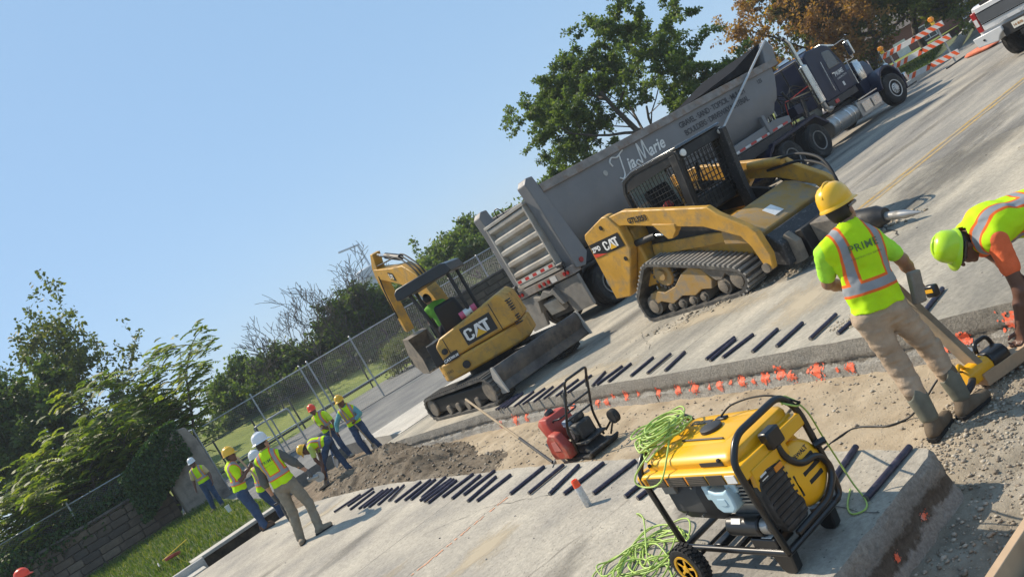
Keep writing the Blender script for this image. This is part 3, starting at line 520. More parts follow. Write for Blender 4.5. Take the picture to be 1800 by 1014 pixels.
# bushy trees beyond the drive and field
def bush(label, az, d, h, seed, m, nl, sz=.28, wide=1.0, z=0, name='bushy_tree'): return tree(name, label, pol(az, d, z), seed, h, m, nl, sz, .5, spread=1.05, trunk=.16, first=.06, up=.15, levels=3, split=7, scale=(wide, wide, 1), group='trees along the far field')
bush('rounded green tree standing leftmost behind the fence and field', 11.3, 62, 6.0, 31, L_green, 26000, .28, 1.0, .6)
bush('dark vine covered bush with bare branches left of the fence posts', 14.9, 58, 5.2, 32, L_dark, 28000, .26, 1.25, .6)
bush('low dark thicket between the two vine covered bushes', 17.4, 60, 4.4, 33, L_olive, 18000, .26, 1.4, .6)
bush('tall dark vine covered clump left of the water tower', 20.2, 58, 6.1, 34, L_dark, 34000, .26, 1.2, .6)
bush('green thicket right below the water tower', 23.0, 62, 5.2, 35, L_dark, 22000, .26, 1.7, .6)
bush('green thicket behind the excavator boom', 25.8, 64, 4.9, 36, L_green, 20000, .28, 1.7, .6)
bush('bright green tree behind the excavator canopy and stone wall', 29.6, 56, 6.2, 37, L_green, 26000, .26, 1.35, .6)
bush('green tree hidden half behind the trailer tailgate', 32.8, 56, 5.4, 38, L_green, 20000, .27, 1.5, .5)
bush('small olive shrub by the chain link fence', 22.3, 40, 1.9, 39, L_olive, 6000, .13, 1.4, .1, 'shrub')
# leafless trees
for az, d, h, sd, lb in ((20.6, 55, 8.2, 41, 'tall leafless tree beside the water tower'), (18.8, 55, 8.0, 42, 'spreading leafless tree above the tall dark clump'), (16.2, 55, 7.0, 43, 'upright leafless tree between the vine covered bushes'), (13.0, 55, 7.0, 44, 'leafless tree leaning out left of the vine covered bush'), (21.9, 56, 7.0, 45, 'thin leafless tree just right of the water tower')):
    tree('bare_tree', lb, pol(az, d, .5), sd, h, None, 0, 0, bark=M_dead, spread=.6, trunk=.10, first=.3, up=.7, split=3, levels=4, group='leafless trees beyond the field', minr=.017)
# tall wood at the left behind the stone wall
for i, (az, d, h, sd, m, nl, lb) in enumerate(((-1.2, 46, 11.0, 51, L_dark, 24000, 'tall dark tree at the left edge of the picture'), (2.0, 50, 14.4, 52, L_olive, 13000, 'tallest open crowned tree at the upper left'), (-2.5, 44, 9.5, 53, L_dark, 16000, 'dark tree partly cut by the left edge'), (1.6, 46, 7.6, 54, L_dark, 20000, 'dark dense tree behind the yellow flowered sumac'), (4.6, 54, 7.2, 55, L_green, 14000, 'grey green tree between the tall trees and the sumac'))):
    tree('woodland_tree', lb, pol(az, d, .2), sd, h, m, nl, .24, .42, spread=.75, trunk=.2, first=.3, up=.6, scale=(.8, .8, 1), group='trees behind the stone wall')
# sumac (compound leaves)
def sumac(label, loc, h, seed, nfr, wide=1.0):
    t = thing('sumac_tree', label, 'tree', loc, 0, 'sumac trees on the wall'); rg = random.Random(seed); b = MB(); V, Rn = [], []
    base = [Vector((rg.uniform(-.5, .5), rg.uniform(-.3, .3), 0)) for _ in range(5)]; nodes = []
    for p in base:
        d = Vector((rg.gauss(0, .22)*wide, rg.gauss(0, .2), 1)).normalized(); q = p; path = [p]
        for i in range(7): d = (d+Vector((rg.gauss(0, .10)*wide, rg.gauss(0, .10), .06))).normalized(); q = q+d*(h/7)*rg.uniform(.75, 1.0); path.append(q); nodes += [(q, d)]*(1 if i < 2 else 2)
        b.tube(path, [.06*(1-i/9) for i in range(8)], 5, caps=False)
        for i in range(3, 8):
            for j in range(2):
                a = rg.uniform(0, 6.28); e = (Vector((math.cos(a)*wide, math.sin(a), .55))).normalized(); L_ = rg.uniform(.5, 1.3); q2 = path[i]+e*L_; b.tube([path[i], path[i].lerp(q2, .5)+Vector((0, 0, .05)), q2], [.025, .018, .01], 4, caps=False); nodes += [(q2, e)]*3
    b.build('trunk', M_bark, t, smooth=180, fix=False)
    for k in range(nfr):
        p, d = rg.choice(nodes); a = rg.uniform(0, 6.283); out = Vector((math.cos(a), math.sin(a), rg.uniform(.0, .7))).normalized(); L_ = rg.uniform(.4, .72); rn = rg.random(); p = p+Vector((rg.gauss(0, .18), rg.gauss(0, .18), rg.gauss(0, .2)))
        sidev = out.cross(Vector((0, 0, 1))).normalized(); m_ = 8
        for i in range(1, m_+1):
            s_ = i/m_; c = p+out*(L_*s_)+Vector((0, 0, -.38*L_*s_*s_)); ll = .20*(1-.55*abs(s_-.45)); wv = out*.046
            for sg in (-1, 1):
                tip = c+sidev*sg*ll+out*.06+Vector((0, 0, -.05-.05*rg.random())); mid = c.lerp(tip, .45); V += [c, mid+wv, tip, mid-wv]; Rn.append(min(1, max(0, rn*.75+.25*rg.random())))
    np_obj('crown', [v[:] for v in V], np.arange(len(V)).reshape(-1, 4), L_sum, t, Rn); return t
for i, (x, y, h, nf, lb) in enumerate(((4.0, 34.2, 6.8, 760, 'tall sumac with drooping fronds topping the ivy covered pillar'), (2.6, 33.6, 4.6, 560, 'sumac with yellowish fronds just left of the ivy pillar'), (1.2, 33.3, 4.1, 560, 'broad sumac hanging over the middle of the stone wall'), (-.2, 33.0, 3.8, 540, 'sumac over the dark left part of the stone wall'), (-1.8, 32.8, 3.3, 480, 'sumac at the lower left edge above the wall'), (.6, 35.5, 5.0, 420, 'sumac standing back in the shade behind the others'), (-3.2, 33.5, 3.8, 380, 'sumac cut by the left edge of the picture'))):
    sumac(lb, (x, y, .3), h, 60+i, nf, 1.5)
# ------------------------------------------------------------------ stone walls (each block is a piece)
M_block = [mat('sandstone_block_%d' % i, c, .9, var=.3, sc=7, bump=.6, bsc=25, dirt=(.05, .04, .032), dsc=2, damt=.35) for i, c in enumerate(((.155, .112, .075), (.13, .094, .065), (.11, .083, .06), (.175, .132, .092), (.085, .066, .05)))]
M_mort = mat('mortar', (.11, .092, .075), .95, var=.2, sc=10)
M_coping = mat('wall_coping', (.13, .11, .095), .9, var=.3, sc=6)
BLK = {}
def block_wall(name, label, p0, p1, h, seed, bh=.26, bl=(.45, .85), mats=M_block, gap=.02, coping=True, zb=.05):
    rg = random.Random(seed); a = math.degrees(math.atan2(p1[1]-p0[1], p1[0]-p0[0])); L_ = math.hypot(p1[0]-p0[0], p1[1]-p0[1]); t = thing(name, label, 'wall', (*p0, zb), a)
    b = MB(); b.bx(0, L_, .03, .5, -.3, h-.01); b.build('wall_core', M_mort, t); z = 0; row = 0
    while z < h-.05:
        x = -rg.uniform(0, .4)
        while x < L_:
            l = rg.uniform(*bl); x0, x1 = max(x, 0), min(x+l, L_)
            if x1-x0 > .1:
                key = (round((x1-x0)*8)/8, rg.randrange(3)); hh = min(bh, h-z)
                b = MB(); b.box((0, 0, 0), (x1-x0-gap, .12, hh-gap)); o = b.build('block', rg.choice(mats), t, ((x0+x1)/2, .035-rg.uniform(0, .025), z+hh/2), bevel=.018, seg=1); o.rotation_euler = (R(rg.uniform(-1, 1)), 0, R(rg.uniform(-.8, .8)))
            x += l
        z += bh; row += 1
    if coping:
        x = 0
        while x < L_: l = rg.uniform(1.0, 1.6); b = MB(); b.bx(x+.006, min(x+l, L_)-.006, -.06, .56, h, h+.09); b.build('coping_stone', M_coping, t, bevel=.02); x += l
    return t
block_wall('stone_wall', 'dark weathered sandstone block wall under the sumac on the left', (-7.5, 31.6), (2.4, 31.2), 1.62, 3)
block_wall('stone_wall', 'dark block retaining wall behind the excavator and trailer gate', (13.4, 28.6), (27, 25.2), 1.85, 4, mats=[M_block[2], M_block[4], M_block[1]])
# smooth gate pillar wedge at the end of the wall, half grown over with ivy
M_plas = mat('stained_plaster', (.27, .225, .18), .9, var=.25, sc=3, bump=.5, dirt=(.10, .085, .07), dsc=1.2, damt=.45)
t = thing('wall_pier', 'brown rendered wall end with sloping top, half covered in ivy', 'wall', (2.5, 30.6, .0)); b = MB(); b.prism([(0, -.3), (1.55, -.3), (1.5, 2.3), (1.35, 2.9), (.9, 3.0), (0, 2.2)], 0, .6, 'y'); b.build('pier_body', M_plas, t, bevel=.05)
def ivy(name, label, fn, n, seed, sz=.09):
    rg = np.random.default_rng(seed); P, Nn = fn(rg, n); a = rg.normal(0, .6, (n, 3)); a[:, 2] -= .7; a /= np.linalg.norm(a, axis=1)[:, None]; c = np.cross(Nn+.7*rg.normal(0, 1, (n, 3)), a); c /= np.linalg.norm(c, axis=1)[:, None]; s_ = sz*(.6+.8*rg.random((n, 1)))
    V = np.stack([P, P+a*s_*.45+c*s_*.42, P+a*s_, P+a*s_*.45-c*s_*.42], 1).reshape(-1, 3); o = np_obj(name, V, np.arange(4*n).reshape(-1, 4), L_ivy, None, rg.random(n)); tag(o, label, 'ivy'); return stuff(o)
def iv1(rg, n):
    x = 1.2+2.4*rg.random(n)**.8; z = np.clip(1.0+.55*(x-1.2), 0, 3)+(2.2-.1*x)*(rg.random(n)-.2)*.9; y = 30.5+.5*rg.random(n)-.25*np.clip(2.6-z, 0, 1); z = np.clip(z, .9+.35*noise3(np.c_[x, x, x], 2, 3), 3.3); return np.c_[x, y, z], np.tile([0, -1, .3], (n, 1))
ivy('ivy', 'dense dark green ivy draped over the wall end and pier', iv1, 9000, 71)
def iv2(rg, n):
    x = -7+9*rg.random(n); z = 1.75+.25*rg.normal(0, 1, n)+.3*noise3(np.c_[x, x, x], .9, 5); y = 31.25+.5*rg.random(n); return np.c_[x, y, np.clip(z, .9, 2.9)], np.tile([0, -.6, .8], (n, 1))
ivy('creeper', 'leafy creepers spilling over the top of the stone wall', iv2, 7000, 72, .12)
# ------------------------------------------------------------------ chain link fences
M_galv = mat('galvanised_steel', (.42, .43, .43), .45, .75, var=.15, sc=8)
M_wire = mat('galvanised_wire', (.34, .35, .35), .5, .6)
def chain_fence(name, label, P, h, posts, zb=0, pitch=.10, wire=.0026, mid=False, top=True, pr=.035, proud=0):
    t = thing(name, label, 'fence', (P[0][0], P[0][1], zb)); O = Vector((P[0][0], P[0][1], 0))
    for (a, c) in zip(P[:-1], P[1:]):
        A, B = Vector((*a, 0))-O, Vector((*c, 0))-O; L_ = (B-A).length; u = (B-A)/L_; b = MB(); k = int((L_+h)/pitch); nn = Vector((-u.y, u.x, 0))*wire*1.2
        for i in range(k):
            for sg in (1, -1):
                x0 = -h+i*pitch if sg > 0 else i*pitch; s0, s1 = (x0, x0+h) if sg > 0 else (x0, x0-h); z0, z1 = .05, h
                def clip(s_, z_, s2, z2):
                    if s_ < 0: z_ = z_+(z2-z_)*(0-s_)/(s2-s_); s_ = 0
                    if s_ > L_: z_ = z_+(z2-z_)*(L_-s_)/(s2-s_); s_ = L_
                    return s_, z_
                if max(s0, s1) < 0 or min(s0, s1) > L_: continue
                p, q = clip(s0, z0, s1, z1), clip(s1, z1, s0, z0)
                b.tube([A+u*p[0]+nn*sg+Vector((0, 0, p[1])), A+u*q[0]+nn*sg+Vector((0, 0, q[1]))], wire, 3, caps=False)
        b.build('wire_mesh', M_wire, t, smooth=180, fix=False)
        if top: b = MB(); b.cyl(A+Vector((0, 0, h)), B+Vector((0, 0, h)), .024, 8); b.build('top_rail', M_galv, t)
        if mid: b = MB(); b.cyl(A+Vector((0, 0, .86)), B+Vector((0, 0, .86)), .022, 8); b.build('mid_rail', M_galv, t)
    for (x, y, hh) in posts: b = MB(); p = Vector((x, y, 0))-O; b.cyl(p-Vector((0, 0, .2)), p+Vector((0, 0, hh)), pr, 10); b.lathe([(pr*1.2, 0), (pr*1.2, .03), (.001, .07)], p+Vector((0, 0, hh)), n=10); b.build('post', M_galv, t)
    return t
def lerp2(a, b_, t): return (a[0]+(b_[0]-a[0])*t, a[1]+(b_[1]-a[1])*t)
fa, fb = (16.9, 27.9), (4.3, 32.6)
chain_fence('chain_link_fence', 'tall galvanised chain link fence across the side drive', [fa, fb], 2.62, [(*lerp2(fa, fb, t), 2.72) for t in (0, .16, .33, .5, .64, .665, .82, 1)], mid=True, zb=.0)
chain_fence('wall_fence', 'rusty chain link fence on top of the left stone wall', [(-7.5, 31.85), (3.2, 31.45)], .85, [(x, 31.6, .95) for x in (-6, -3.2, -.4, 2.4)], zb=1.75)
chain_fence('wall_fence', 'chain link fence on top of the dark wall behind the excavator', [(13.4, 28.85), (27, 25.45)], 1.0, [(13.5, 28.8, 1.0), (16.2, 28.1, 1.0), (19, 27.4, 1), (22, 26.7, 1)], zb=1.95, pitch=.12)
M_dkst = mat('dark_fence_steel', (.05, .05, .05), .6, .3)
t = thing('dark_fence', 'dark thin post fence far behind the drive in the field', 'fence', (4, 42, .2))
for i in range(9): b = MB(); b.cyl((i*2.0, -.25*i, -.3), (i*2.0, -.25*i, 1.7), .045, 6); b.build('post', M_dkst, t)
b = MB(); b.cyl((0, 0, .15), (16, -2, .15), .06, 5); b.build('rail', M_dkst, t); b = MB(); b.cyl((0, 0, 1.65), (16, -2, 1.65), .03, 5); b.build('rail', M_dkst, t)
# goal-like pale frame and dark utility cabinet seen through the fence
t = thing('pipe_gate', 'small pale pipe gate frame seen through the fence behind the workers', 'gate', (6.4, 33.6, 0), -15); b = MB(); b.tube(fillet([(0, 0, 0), (0, 0, 1.55), (1.5, 0, 1.55), (1.5, 0, 0)], .12), .04, 8); b.build('frame', M_galv, t); b = MB(); b.cyl((0, 0, .8), (1.5, 0, .8), .03, 8); b.build('rail', M_galv, t); b = MB(); b.cyl((.75, 0, 0), (.75, 0, 1.55), .03, 8); b.build('rail', M_galv, t)
# folding warning sign easel on the wall (pale triangle frame)
t = thing('sign_easel', 'small white A shaped frame standing behind the wall fence', 'sign stand', (14.6, 30.6, 1.6)); 
for s_ in (-1, 1): b = MB(); b.box((s_*.22, 0, .55), (.07, .04, 1.2), (0, s_*-20, 0)); b.build('leg', mat('white_frame', (.75, .75, .73), .5), t)
b = MB(); b.bx(-.25, .25, -.03, .03, .35, .42); b.build('crossbar', MATS['white_frame'], t)
# ------------------------------------------------------------------ water tower, house, low concrete wall, right hand fence
M_tow = mat('haze_tinted_steel', (.36, .42, .47), .6, var=.08, sc=1)  # distance haze is put into the tower colour as pale blue grey
wx, wy, _ = pol(22.95, 320); t = thing('water_tower', 'distant pale blue grey tower with lattice mast left of the excavator boom', 'tower', (wx, wy, 0)); b = MB(); b.lathe([(5.4, 0), (5.0, 8), (4.2, 22.5)], n=18); b.build('column', M_tow, t, smooth=60)
b = MB(); b.lathe([(4.2, 22.4), (6.2, 24), (6.2, 27.5), (5.6, 28), (.5, 28.3)], n=18); b.build('tank', M_tow, t, smooth=40)
b = MB(); b.cyl((1, 0, 28), (1, 0, 38), .45, 6); b.build('mast', M_tow, t); b = MB(); b.cyl((1.5, 0, 37.6), (-8, -1, 38.2), .4, 6); b.cyl((1, 0, 33), (-3, 0, 37.8), .2, 5); b.build('mast_arm', M_tow, t)
M_brick = mat('red_brick', (.17, .065, .045), .9, var=.35, sc=14, bump=.4); M_roof = mat('brown_shingle', (.10, .085, .075), .9, var=.3, sc=10); M_glass = mat('window_glass', (.05, .06, .07), .1, spec=.8); M_white = mat('white_trim', (.7, .69, .66), .6)
hx, hy, _ = pol(60.6, 78); t = thing('brick_house', 'low red brick house half hidden behind the oaks', 'house', (hx, hy, -.9), -62)
b = MB(); b.bx(-8, 8, 0, 7, 0, 3.0); b.build('wall', M_brick, t); b = MB(); b.prism([(-.6, 2.95), (7.6, 2.95), (3.5, 5.0)], -8.5, 8.5, 'x'); b.build('roof', M_roof, t)
for x in (-5.5, -1.8, 2.6, 5.8): b = MB(); b.bx(x-.6, x+.6, -.04, .06, 1.0, 2.3); f_ = b.build('window', M_white, t); b = MB(); b.bx(x-.52, x-.03, -.06, -.035, 1.08, 2.22); b.bx(x+.03, x+.52, -.06, -.035, 1.08, 2.22); b.build('pane', M_glass, f_)
b = MB(); b.bx(-.1, .9, -.04, .06, 0, 2.1); b.build('door', M_white, t)
t = thing('concrete_wall', 'low grey concrete wall in the grass behind the barricades', 'wall', (33.6, 24.3, .1), 26); 
for i in range(9): b = MB(); b.bx(i*2.4, i*2.4+2.385, 0, .3, -.2, 1.0); b.build('wall_panel', M_kerb, t, bevel=.02)
chain_fence('roadside_fence', 'dark chain link fence in the grass behind the concrete wall', [(33.5, 25.6), (56, 36)], 1.35, [(*lerp2((33.5, 25.6), (56, 36), i/8), 1.45) for i in range(9)], zb=.3, pitch=.14, wire=.004)
# ================================================================== dump truck, pickup, barricades
M_tyre = mat('tyre_rubber', (.018, .017, .016), .85, var=.3, sc=8, bump=.3, dirt=(.10, .09, .075), dsc=3, damt=.45)
M_rim = mat('dusty_steel_rim', (.30, .29, .275), .5, .5, var=.2, sc=9, dirt=(.18, .16, .13), damt=.4)
M_chrome = mat('polished_metal', (.62, .61, .59), .22, 1, var=.1, sc=5, dirt=(.35, .32, .28), dsc=4, damt=.25)
M_alu = mat('brushed_aluminium', (.40, .39, .375), .38, .8, var=.15, sc=6, dirt=(.26, .24, .205), dsc=3, damt=.45)
M_blk = mat('black_steel', (.02, .02, .021), .5, .2, var=.3, sc=6, dirt=(.10, .09, .075), dsc=3, damt=.35)
M_rub = mat('black_rubber', (.015, .015, .015), .7)
M_trail = mat('grey_trailer_paint', (.175, .174, .178), .45, var=.10, sc=1.2, dirt=(.235, .215, .19), dsc=1.6, damt=.42)
M_gate = mat('dusty_tailgate_paint', (.40, .38, .34), .65, var=.2, sc=2.5, dirt=(.36, .31, .25), dsc=1.6, damt=.6)
M_rust = mat('rust_dusted_rail', (.24, .21, .185), .8, var=.3, sc=4, dirt=(.22, .13, .075), dsc=3, damt=.5)
M_navy = mat('navy_paint', (.007, .012, .036), .38, var=.15, sc=3, spec=.3)
M_red = mat('red_lens', (.35, .015, .012), .3); M_amber = mat('amber_lens', (.9, .30, .01), .3)
M_rwred = mat('reflective_red', (.5, .03, .025), .4); M_rww = mat('reflective_white', (.62, .60, .57), .4)
M_letw = mat('white_lettering', (.72, .70, .66), .5); M_letk = mat('dark_lettering', (.025, .025, .03), .5)
M_tarp = mat('black_tarp', (.012, .012, .014), .9, spec=.12, var=.3, sc=5, bump=.4, bsc=12)
M_glassd = mat('dark_glass', (.02, .025, .028), .06, spec=.9)
def wheel(parent, c, r, w_, side=-1, holes=10, rimr=.56, deep=True, rimm=None, hub=None, turn=0):
    """wheel with its axle along y, outer face towards side*y; tyre > rim"""
    o = side; b = MB(); h = w_/2
    b.lathe([(r*rimr, -h*.85), (r*.70, -h), (r*.9, -h*.98), (r*.985, -h*.8), (r*.955, -h*.68), (r, -h*.62), (r, -h*.12), (r*.965, -h*.08), (r*.965, h*.08), (r, h*.12), (r, h*.62), (r*.955, h*.68), (r*.985, h*.8), (r*.9, h*.98), (r*.70, h), (r*rimr, h*.85), (r*rimr, -h*.85)], axis=(0, 1, 0), n=36)
    ty = b.build('tyre', M_tyre, parent, c, turn, smooth=40)
    b = MB(); R_ = r*rimr; y = o*h
    p = [(R_*1.02, .8), (R_*.98, .95), (R_*.9, .93), (R_*.86, .6)] + ([(R_*.62, .15), (R_*.34, .2), (R_*.32, .55), (.0, .6)] if deep else [(R_*.7, .75), (R_*.5, .92), (R_*.3, .95), (R_*.28, 1.15), (0, 1.2)])
    b.lathe([(a, y*q) for a, q in p], axis=(0, 1, 0), n=30); rm = b.build('rim', rimm or M_rim, ty, smooth=30)
    b = MB()
    for i in range(holes):
        a = 6.283*i/holes; q = .17 if deep else .72; b.cyl((R_*.68*math.cos(a), y*q, R_*.68*math.sin(a)), (R_*.68*math.cos(a), y*(q+.08), R_*.68*math.sin(a)), R_*.12, 10)
    b.build('hand_hole', M_rub, ty)
    b = MB()
    for i in range(10):
        a = 6.283*(i+.5)/10; b.cyl((R_*.44*math.cos(a), y*.2, R_*.44*math.sin(a)), (R_*.44*math.cos(a), y*(.45 if deep else 1.05), R_*.44*math.sin(a)), R_*.05, 6)
    b.build('wheel_nut', hub or M_rim, ty); return ty
# ------------------------------------------------------------------ trailer
TP = (10.6, 14.56, 0)
tr = thing('dump_trailer', 'long grey dump trailer with white script lettering and ribbed dusty tailgate', 'trailer', TP, 1.5)
sec = [(0, 3.16), (0, 2.55), (.04, 2.2), (.16, 1.9), (.42, 1.62), (.8, 1.47), (1.25, 1.44), (1.7, 1.47), (2.08, 1.62), (2.34, 1.9), (2.46, 2.2), (2.5, 2.55), (2.5, 3.16)]
b = MB(); rings = []
for x, lift in ((.15, 0), (4, 0), (8.3, 0), (8.65, .18), (8.95, .42), (9.2, .7), (9.42, 1.02), (9.58, 1.35), (9.68, 1.72)):
    rings.append([(x, y, max(z, 1.44+lift)) for y, z in sec])
b.loft(rings, caps=False, closed=False); n_ = len(sec); b.f.append(tuple(range((len(rings)-1)*n_, len(rings)*n_))); b.m.append(0); tub = b.build('tub', M_trail, tr, smooth=40)
b = MB(); b.bx(.15, 9.6, .012, .06, 2.9, 3.14); b.bx(.2, 9.6, .3, 2.2, 2.35, 2.4); b.build('load_floor', M_dirt, tub)
for y0, y1 in ((-.07, .09), (2.41, 2.57)): b = MB(); b.prism([(y0, 3.06), (y1, 3.06), (y1, 3.24), (y0+.03, 3.27)] if y0 < 0 else [(y0, 3.06), (y1, 3.06), (y1-.03, 3.27), (y0, 3.24)], .12, 9.95, 'x'); b.build('top_rail', M_rust, tr, bevel=.012)
b = MB(); b.prism([(9.45, 3.14), (9.98, 3.14), (10.15, 3.55), (10.05, 3.86), (9.72, 3.78)], -.02, 2.52, 'y'); b.build('front_shield', M_trail, tr, bevel=.02)
b = MB(); b.loft([[(6.5, y, 3.30+.02), (8.2, y, 3.5), (9.7, y, 3.84), (9.85, y, 3.84), (9.3, y, 3.32)] for y in (.1, .8, 1.6, 2.4)]); b.build('tarp', M_tarp, tr, smooth=60)
b = MB(); b.cyl((6.09, -.14, 2.14), (9.78, -.14, 3.82), .035, 8); b.build('tarp_arm', mat('pale_pole', (.5, .49, .47), .45, .5), tr)
b = MB(); b.cyl((6.0, -.16, 2.12), (6.2, 0, 2.16), .07, 10); b.build('arm_pivot', M_blk, tr)
for y0, y1, nm in ((-.06, .30, 0), (2.22, 2.56, 1)):
    b = MB(); b.prism([(-.16, 1.22), (.12, 1.16), (.34, 1.42), (.30, 1.75), (.10, 3.2), (.06, 3.5), (-.12, 3.52), (-.24, 3.4), (-.2, 2.9)], y0, y1, 'y'); b.build('corner_post', M_trail, tr, bevel=.02)
b = MB(); b.bx(-.16, -.08, .32, 2.2, 1.42, 3.06); gt = b.build('tailgate', M_gate, tr, bevel=.01)
for z in (1.72, 2.02, 2.33, 2.65, 2.96):
    b = MB(); b.prism([(-.15, z-.13), (-.29, z-.05), (-.29, z+.05), (-.15, z+.10)], .36, 2.16, 'y'); b.build('rib', M_gate, gt, bevel=.012)
for y in (.34, 2.13): b = MB(); b.bx(-.30, -.155, y, y+.06, 1.42, 3.06); b.build('gate_stile', M_gate, gt, bevel=.012)
for z0, z1 in ((3.04, 3.12), (1.36, 1.46)): b = MB(); b.bx(-.31, -.155, .3, 2.22, z0, z1); b.build('gate_rail', M_gate, gt, bevel=.012)
for i in range(9):
    y = .48+i*.18; b = MB(); b.bx(-.318, -.312, y, y+.17, 1.50, 1.57); b.build('reflector', M_rwred if i % 2 == 0 else M_rww, gt)
b = MB(); b.bx(-.3165, -.152, .40, 2.12, 1.475, 1.59); b.build('reflector_bar', M_gate, gt)
b = MB(); b.tube(fillet([(-.25, 1.5, 3.1), (-.3, 1.45, 3.32), (-.3, 1.25, 3.33), (-.22, 1.2, 3.1)], .08), .015, 6); b.build('gate_chain', M_blk, gt)
for y in (.18, 2.36): b = MB(); b.cyl((-.34, y-.12, 1.46), (-.34, y+.12, 1.46), .05, 10); b.cyl((-.3, y, 1.2), (-.3, y, 1.5), .025, 8); b.build('gate_latch', M_blk, tr)
b = MB(); b.bx(-.3, -.02, -.02, 2.56, 1.13, 1.33); lb = b.build('light_bar', M_rust, tr, bevel=.015)
for y in (.12, .26, .95, 1.15, 1.35, 2.2, 2.36): b = MB(); b.cyl((-.305, y, 1.23), (-.33, y, 1.23), .05, 12); b.build('tail_light', M_red, lb)
b = MB(); b.bx(-.31, -.302, .62, .86, 1.16, 1.3); b.build('number_plate', M_rww, lb)
M_skirt = mat('dusty_grey_plate', (.19, .18, .165), .7, var=.25, sc=3, dirt=(.28, .25, .21), dsc=2, damt=.6)
b = MB(); b.prism([(-.04, 1.1), (-.04, .32), (.72, .30), (.78, .62), (.95, 1.1)], -.24, -.16, 'x'); b.build('rear_plate', M_skirt, tr, bevel=.012)
b = MB(); b.prism([(2.64, 1.1), (2.7, .25), (2.0, .27), (1.9, .62), (1.72, 1.1)], -.24, -.16, 'x'); b.build('rear_plate', M_skirt, tr, bevel=.012)
b = MB(); b.prism([(.74, .62), (.9, 1.06), (1.1, 1.0), (1.3, 1.1), (1.55, .98), (1.78, 1.06), (1.92, .62), (1.8, .62), (1.68, .92), (1.0, .92), (.86, .62)], -.36, -.1, 'x'); b.build('hitch_frame', M_skirt, tr, bevel=.01)
b = MB(); b.box((-.12, 1.34, .66), (.3, .62, .34), (0, -12, 0)); b.build('spreader_box', M_gate, tr, bevel=.01)
b = MB(); b.bx(-.1, .0, .9, 1.75, .35, 1.1); b.build('hitch_back', M_blk, tr)
for y in (.62, 1.68): b = MB(); b.bx(.0, 9.3, y, y+.16, 1.0, 1.43); b.build('frame_rail', M_blk, tr)
b = MB(); b.prism([(5.2, 1.42), (9.25, 1.42), (9.3, 1.62), (8.7, 1.72), (5.2, 1.66)], .02, .5, 'y'); b.build('side_rail', M_trail, tr, bevel=.01)
for i in range(14): x = 5.3+i*.27; b = MB(); b.bx(x, x+.25, .0, .016, 1.45, 1.51); b.build('side_reflector', M_rwred if i % 2 else M_rww, tr)
b = MB(); b.bx(5.2, 9.2, .05, .45, 1.12, 1.4); b.build('lower_frame', M_blk, tr)
b = MB(); b.bx(8.1, 8.24, -.03, .1, 1.45, 2.0); b.build('stake_bracket', M_trail, tr, bevel=.01)
for xc in (.62, 1.92):
    for y, s_ in ((.28, -1), (2.24, 1)):
        wheel(tr, (xc, y, .52), .52, .54, s_, rimm=M_alu, deep=False)
    b = MB(); b.cyl((xc, .5, .52), (xc, 2.0, .52), .09, 10); b.build('axle', M_blk, tr)
for y in (0., 1.98): b = MB(); b.prism([(-.05, 1.02), (0, 1.16), (2.5, 1.16), (2.62, .9), (2.56, .9), (2.42, 1.11), (.05, 1.11)], y, y+.54, 'y'); b.build('mudguard', M_blk, tr)
b = MB(); b.cyl((.06, -.065, 1.33), (.06, -.085, 1.33), .06, 14); b.build('side_lamp', M_red, tr)
b = MB(); b.cyl((2.05, -.002, 2.75), (2.05, -.012, 2.75), .07, 14); b.build('patch', M_gate, tub)
# lettering on the near side (side plate at y=0, reading towards +x)
def script(parent, pts_list, m, rad, y): 
    for P in pts_list: b = MB(); b.tube([(x, y, z) for x, z in P], rad, 6); b.build('lettering', m, parent, smooth=180)
lettering('lettering', 'ia', M_letw, tub, (2.78, -.006, 2.52), (1, 0, .045), (0, 0, 1), .42, bold=.010, shear=.3)
lettering('lettering', 'arie', M_letw, tub, (3.64, -.006, 2.57), (1, 0, .045), (0, 0, 1), .42, bold=.010, shear=.3)
def curve(P, k=6):
    out = []; P = [P[0]]+P+[P[-1]]
    for i in range(1, len(P)-2):
        for j in range(k):
            t = j/k; a, b_, c, d = P[i-1], P[i], P[i+1], P[i+2]
            out.append(tuple(.5*((2*b_[q])+(-a[q]+c[q])*t+(2*a[q]-5*b_[q]+4*c[q]-d[q])*t*t+(-a[q]+3*b_[q]-3*c[q]+d[q])*t**3) for q in (0, 1)))
    return out+[P[-2]]
script(tub, [curve([(2.36, 2.8), (2.34, 2.92), (2.45, 3.0), (2.62, 2.95), (2.82, 3.02), (2.9, 3.04)]), curve([(2.72, 2.98), (2.66, 2.75), (2.58, 2.5), (2.46, 2.42), (2.38, 2.48)]),
             curve([(3.16, 2.5), (3.1, 2.6), (3.2, 2.64), (3.28, 2.52), (3.34, 2.75), (3.4, 3.02), (3.42, 2.8), (3.44, 2.58), (3.52, 2.78), (3.62, 3.04), (3.62, 2.8), (3.64, 2.6), (3.7, 2.56)])], M_letw, .021, -.006)
lettering('lettering', 'Gravel · Sand · Topsoil · Mulch'.upper(), M_letk, tub, (5.06, -.006, 2.80), (1, 0, 0), (0, 0, 1), .215, bold=.003, spacing=.86)
lettering('lettering', 'Boulders · Driveway Material'.upper(), M_letk, tub, (5.12, -.006, 2.56), (1, 0, 0), (0, 0, 1), .215, bold=.003, spacing=.86)
lettering('lettering', '125', M_letk, tub, (8.72, -.006, 2.83), (1, 0, 0), (0, 0, 1), .16, bold=.004)
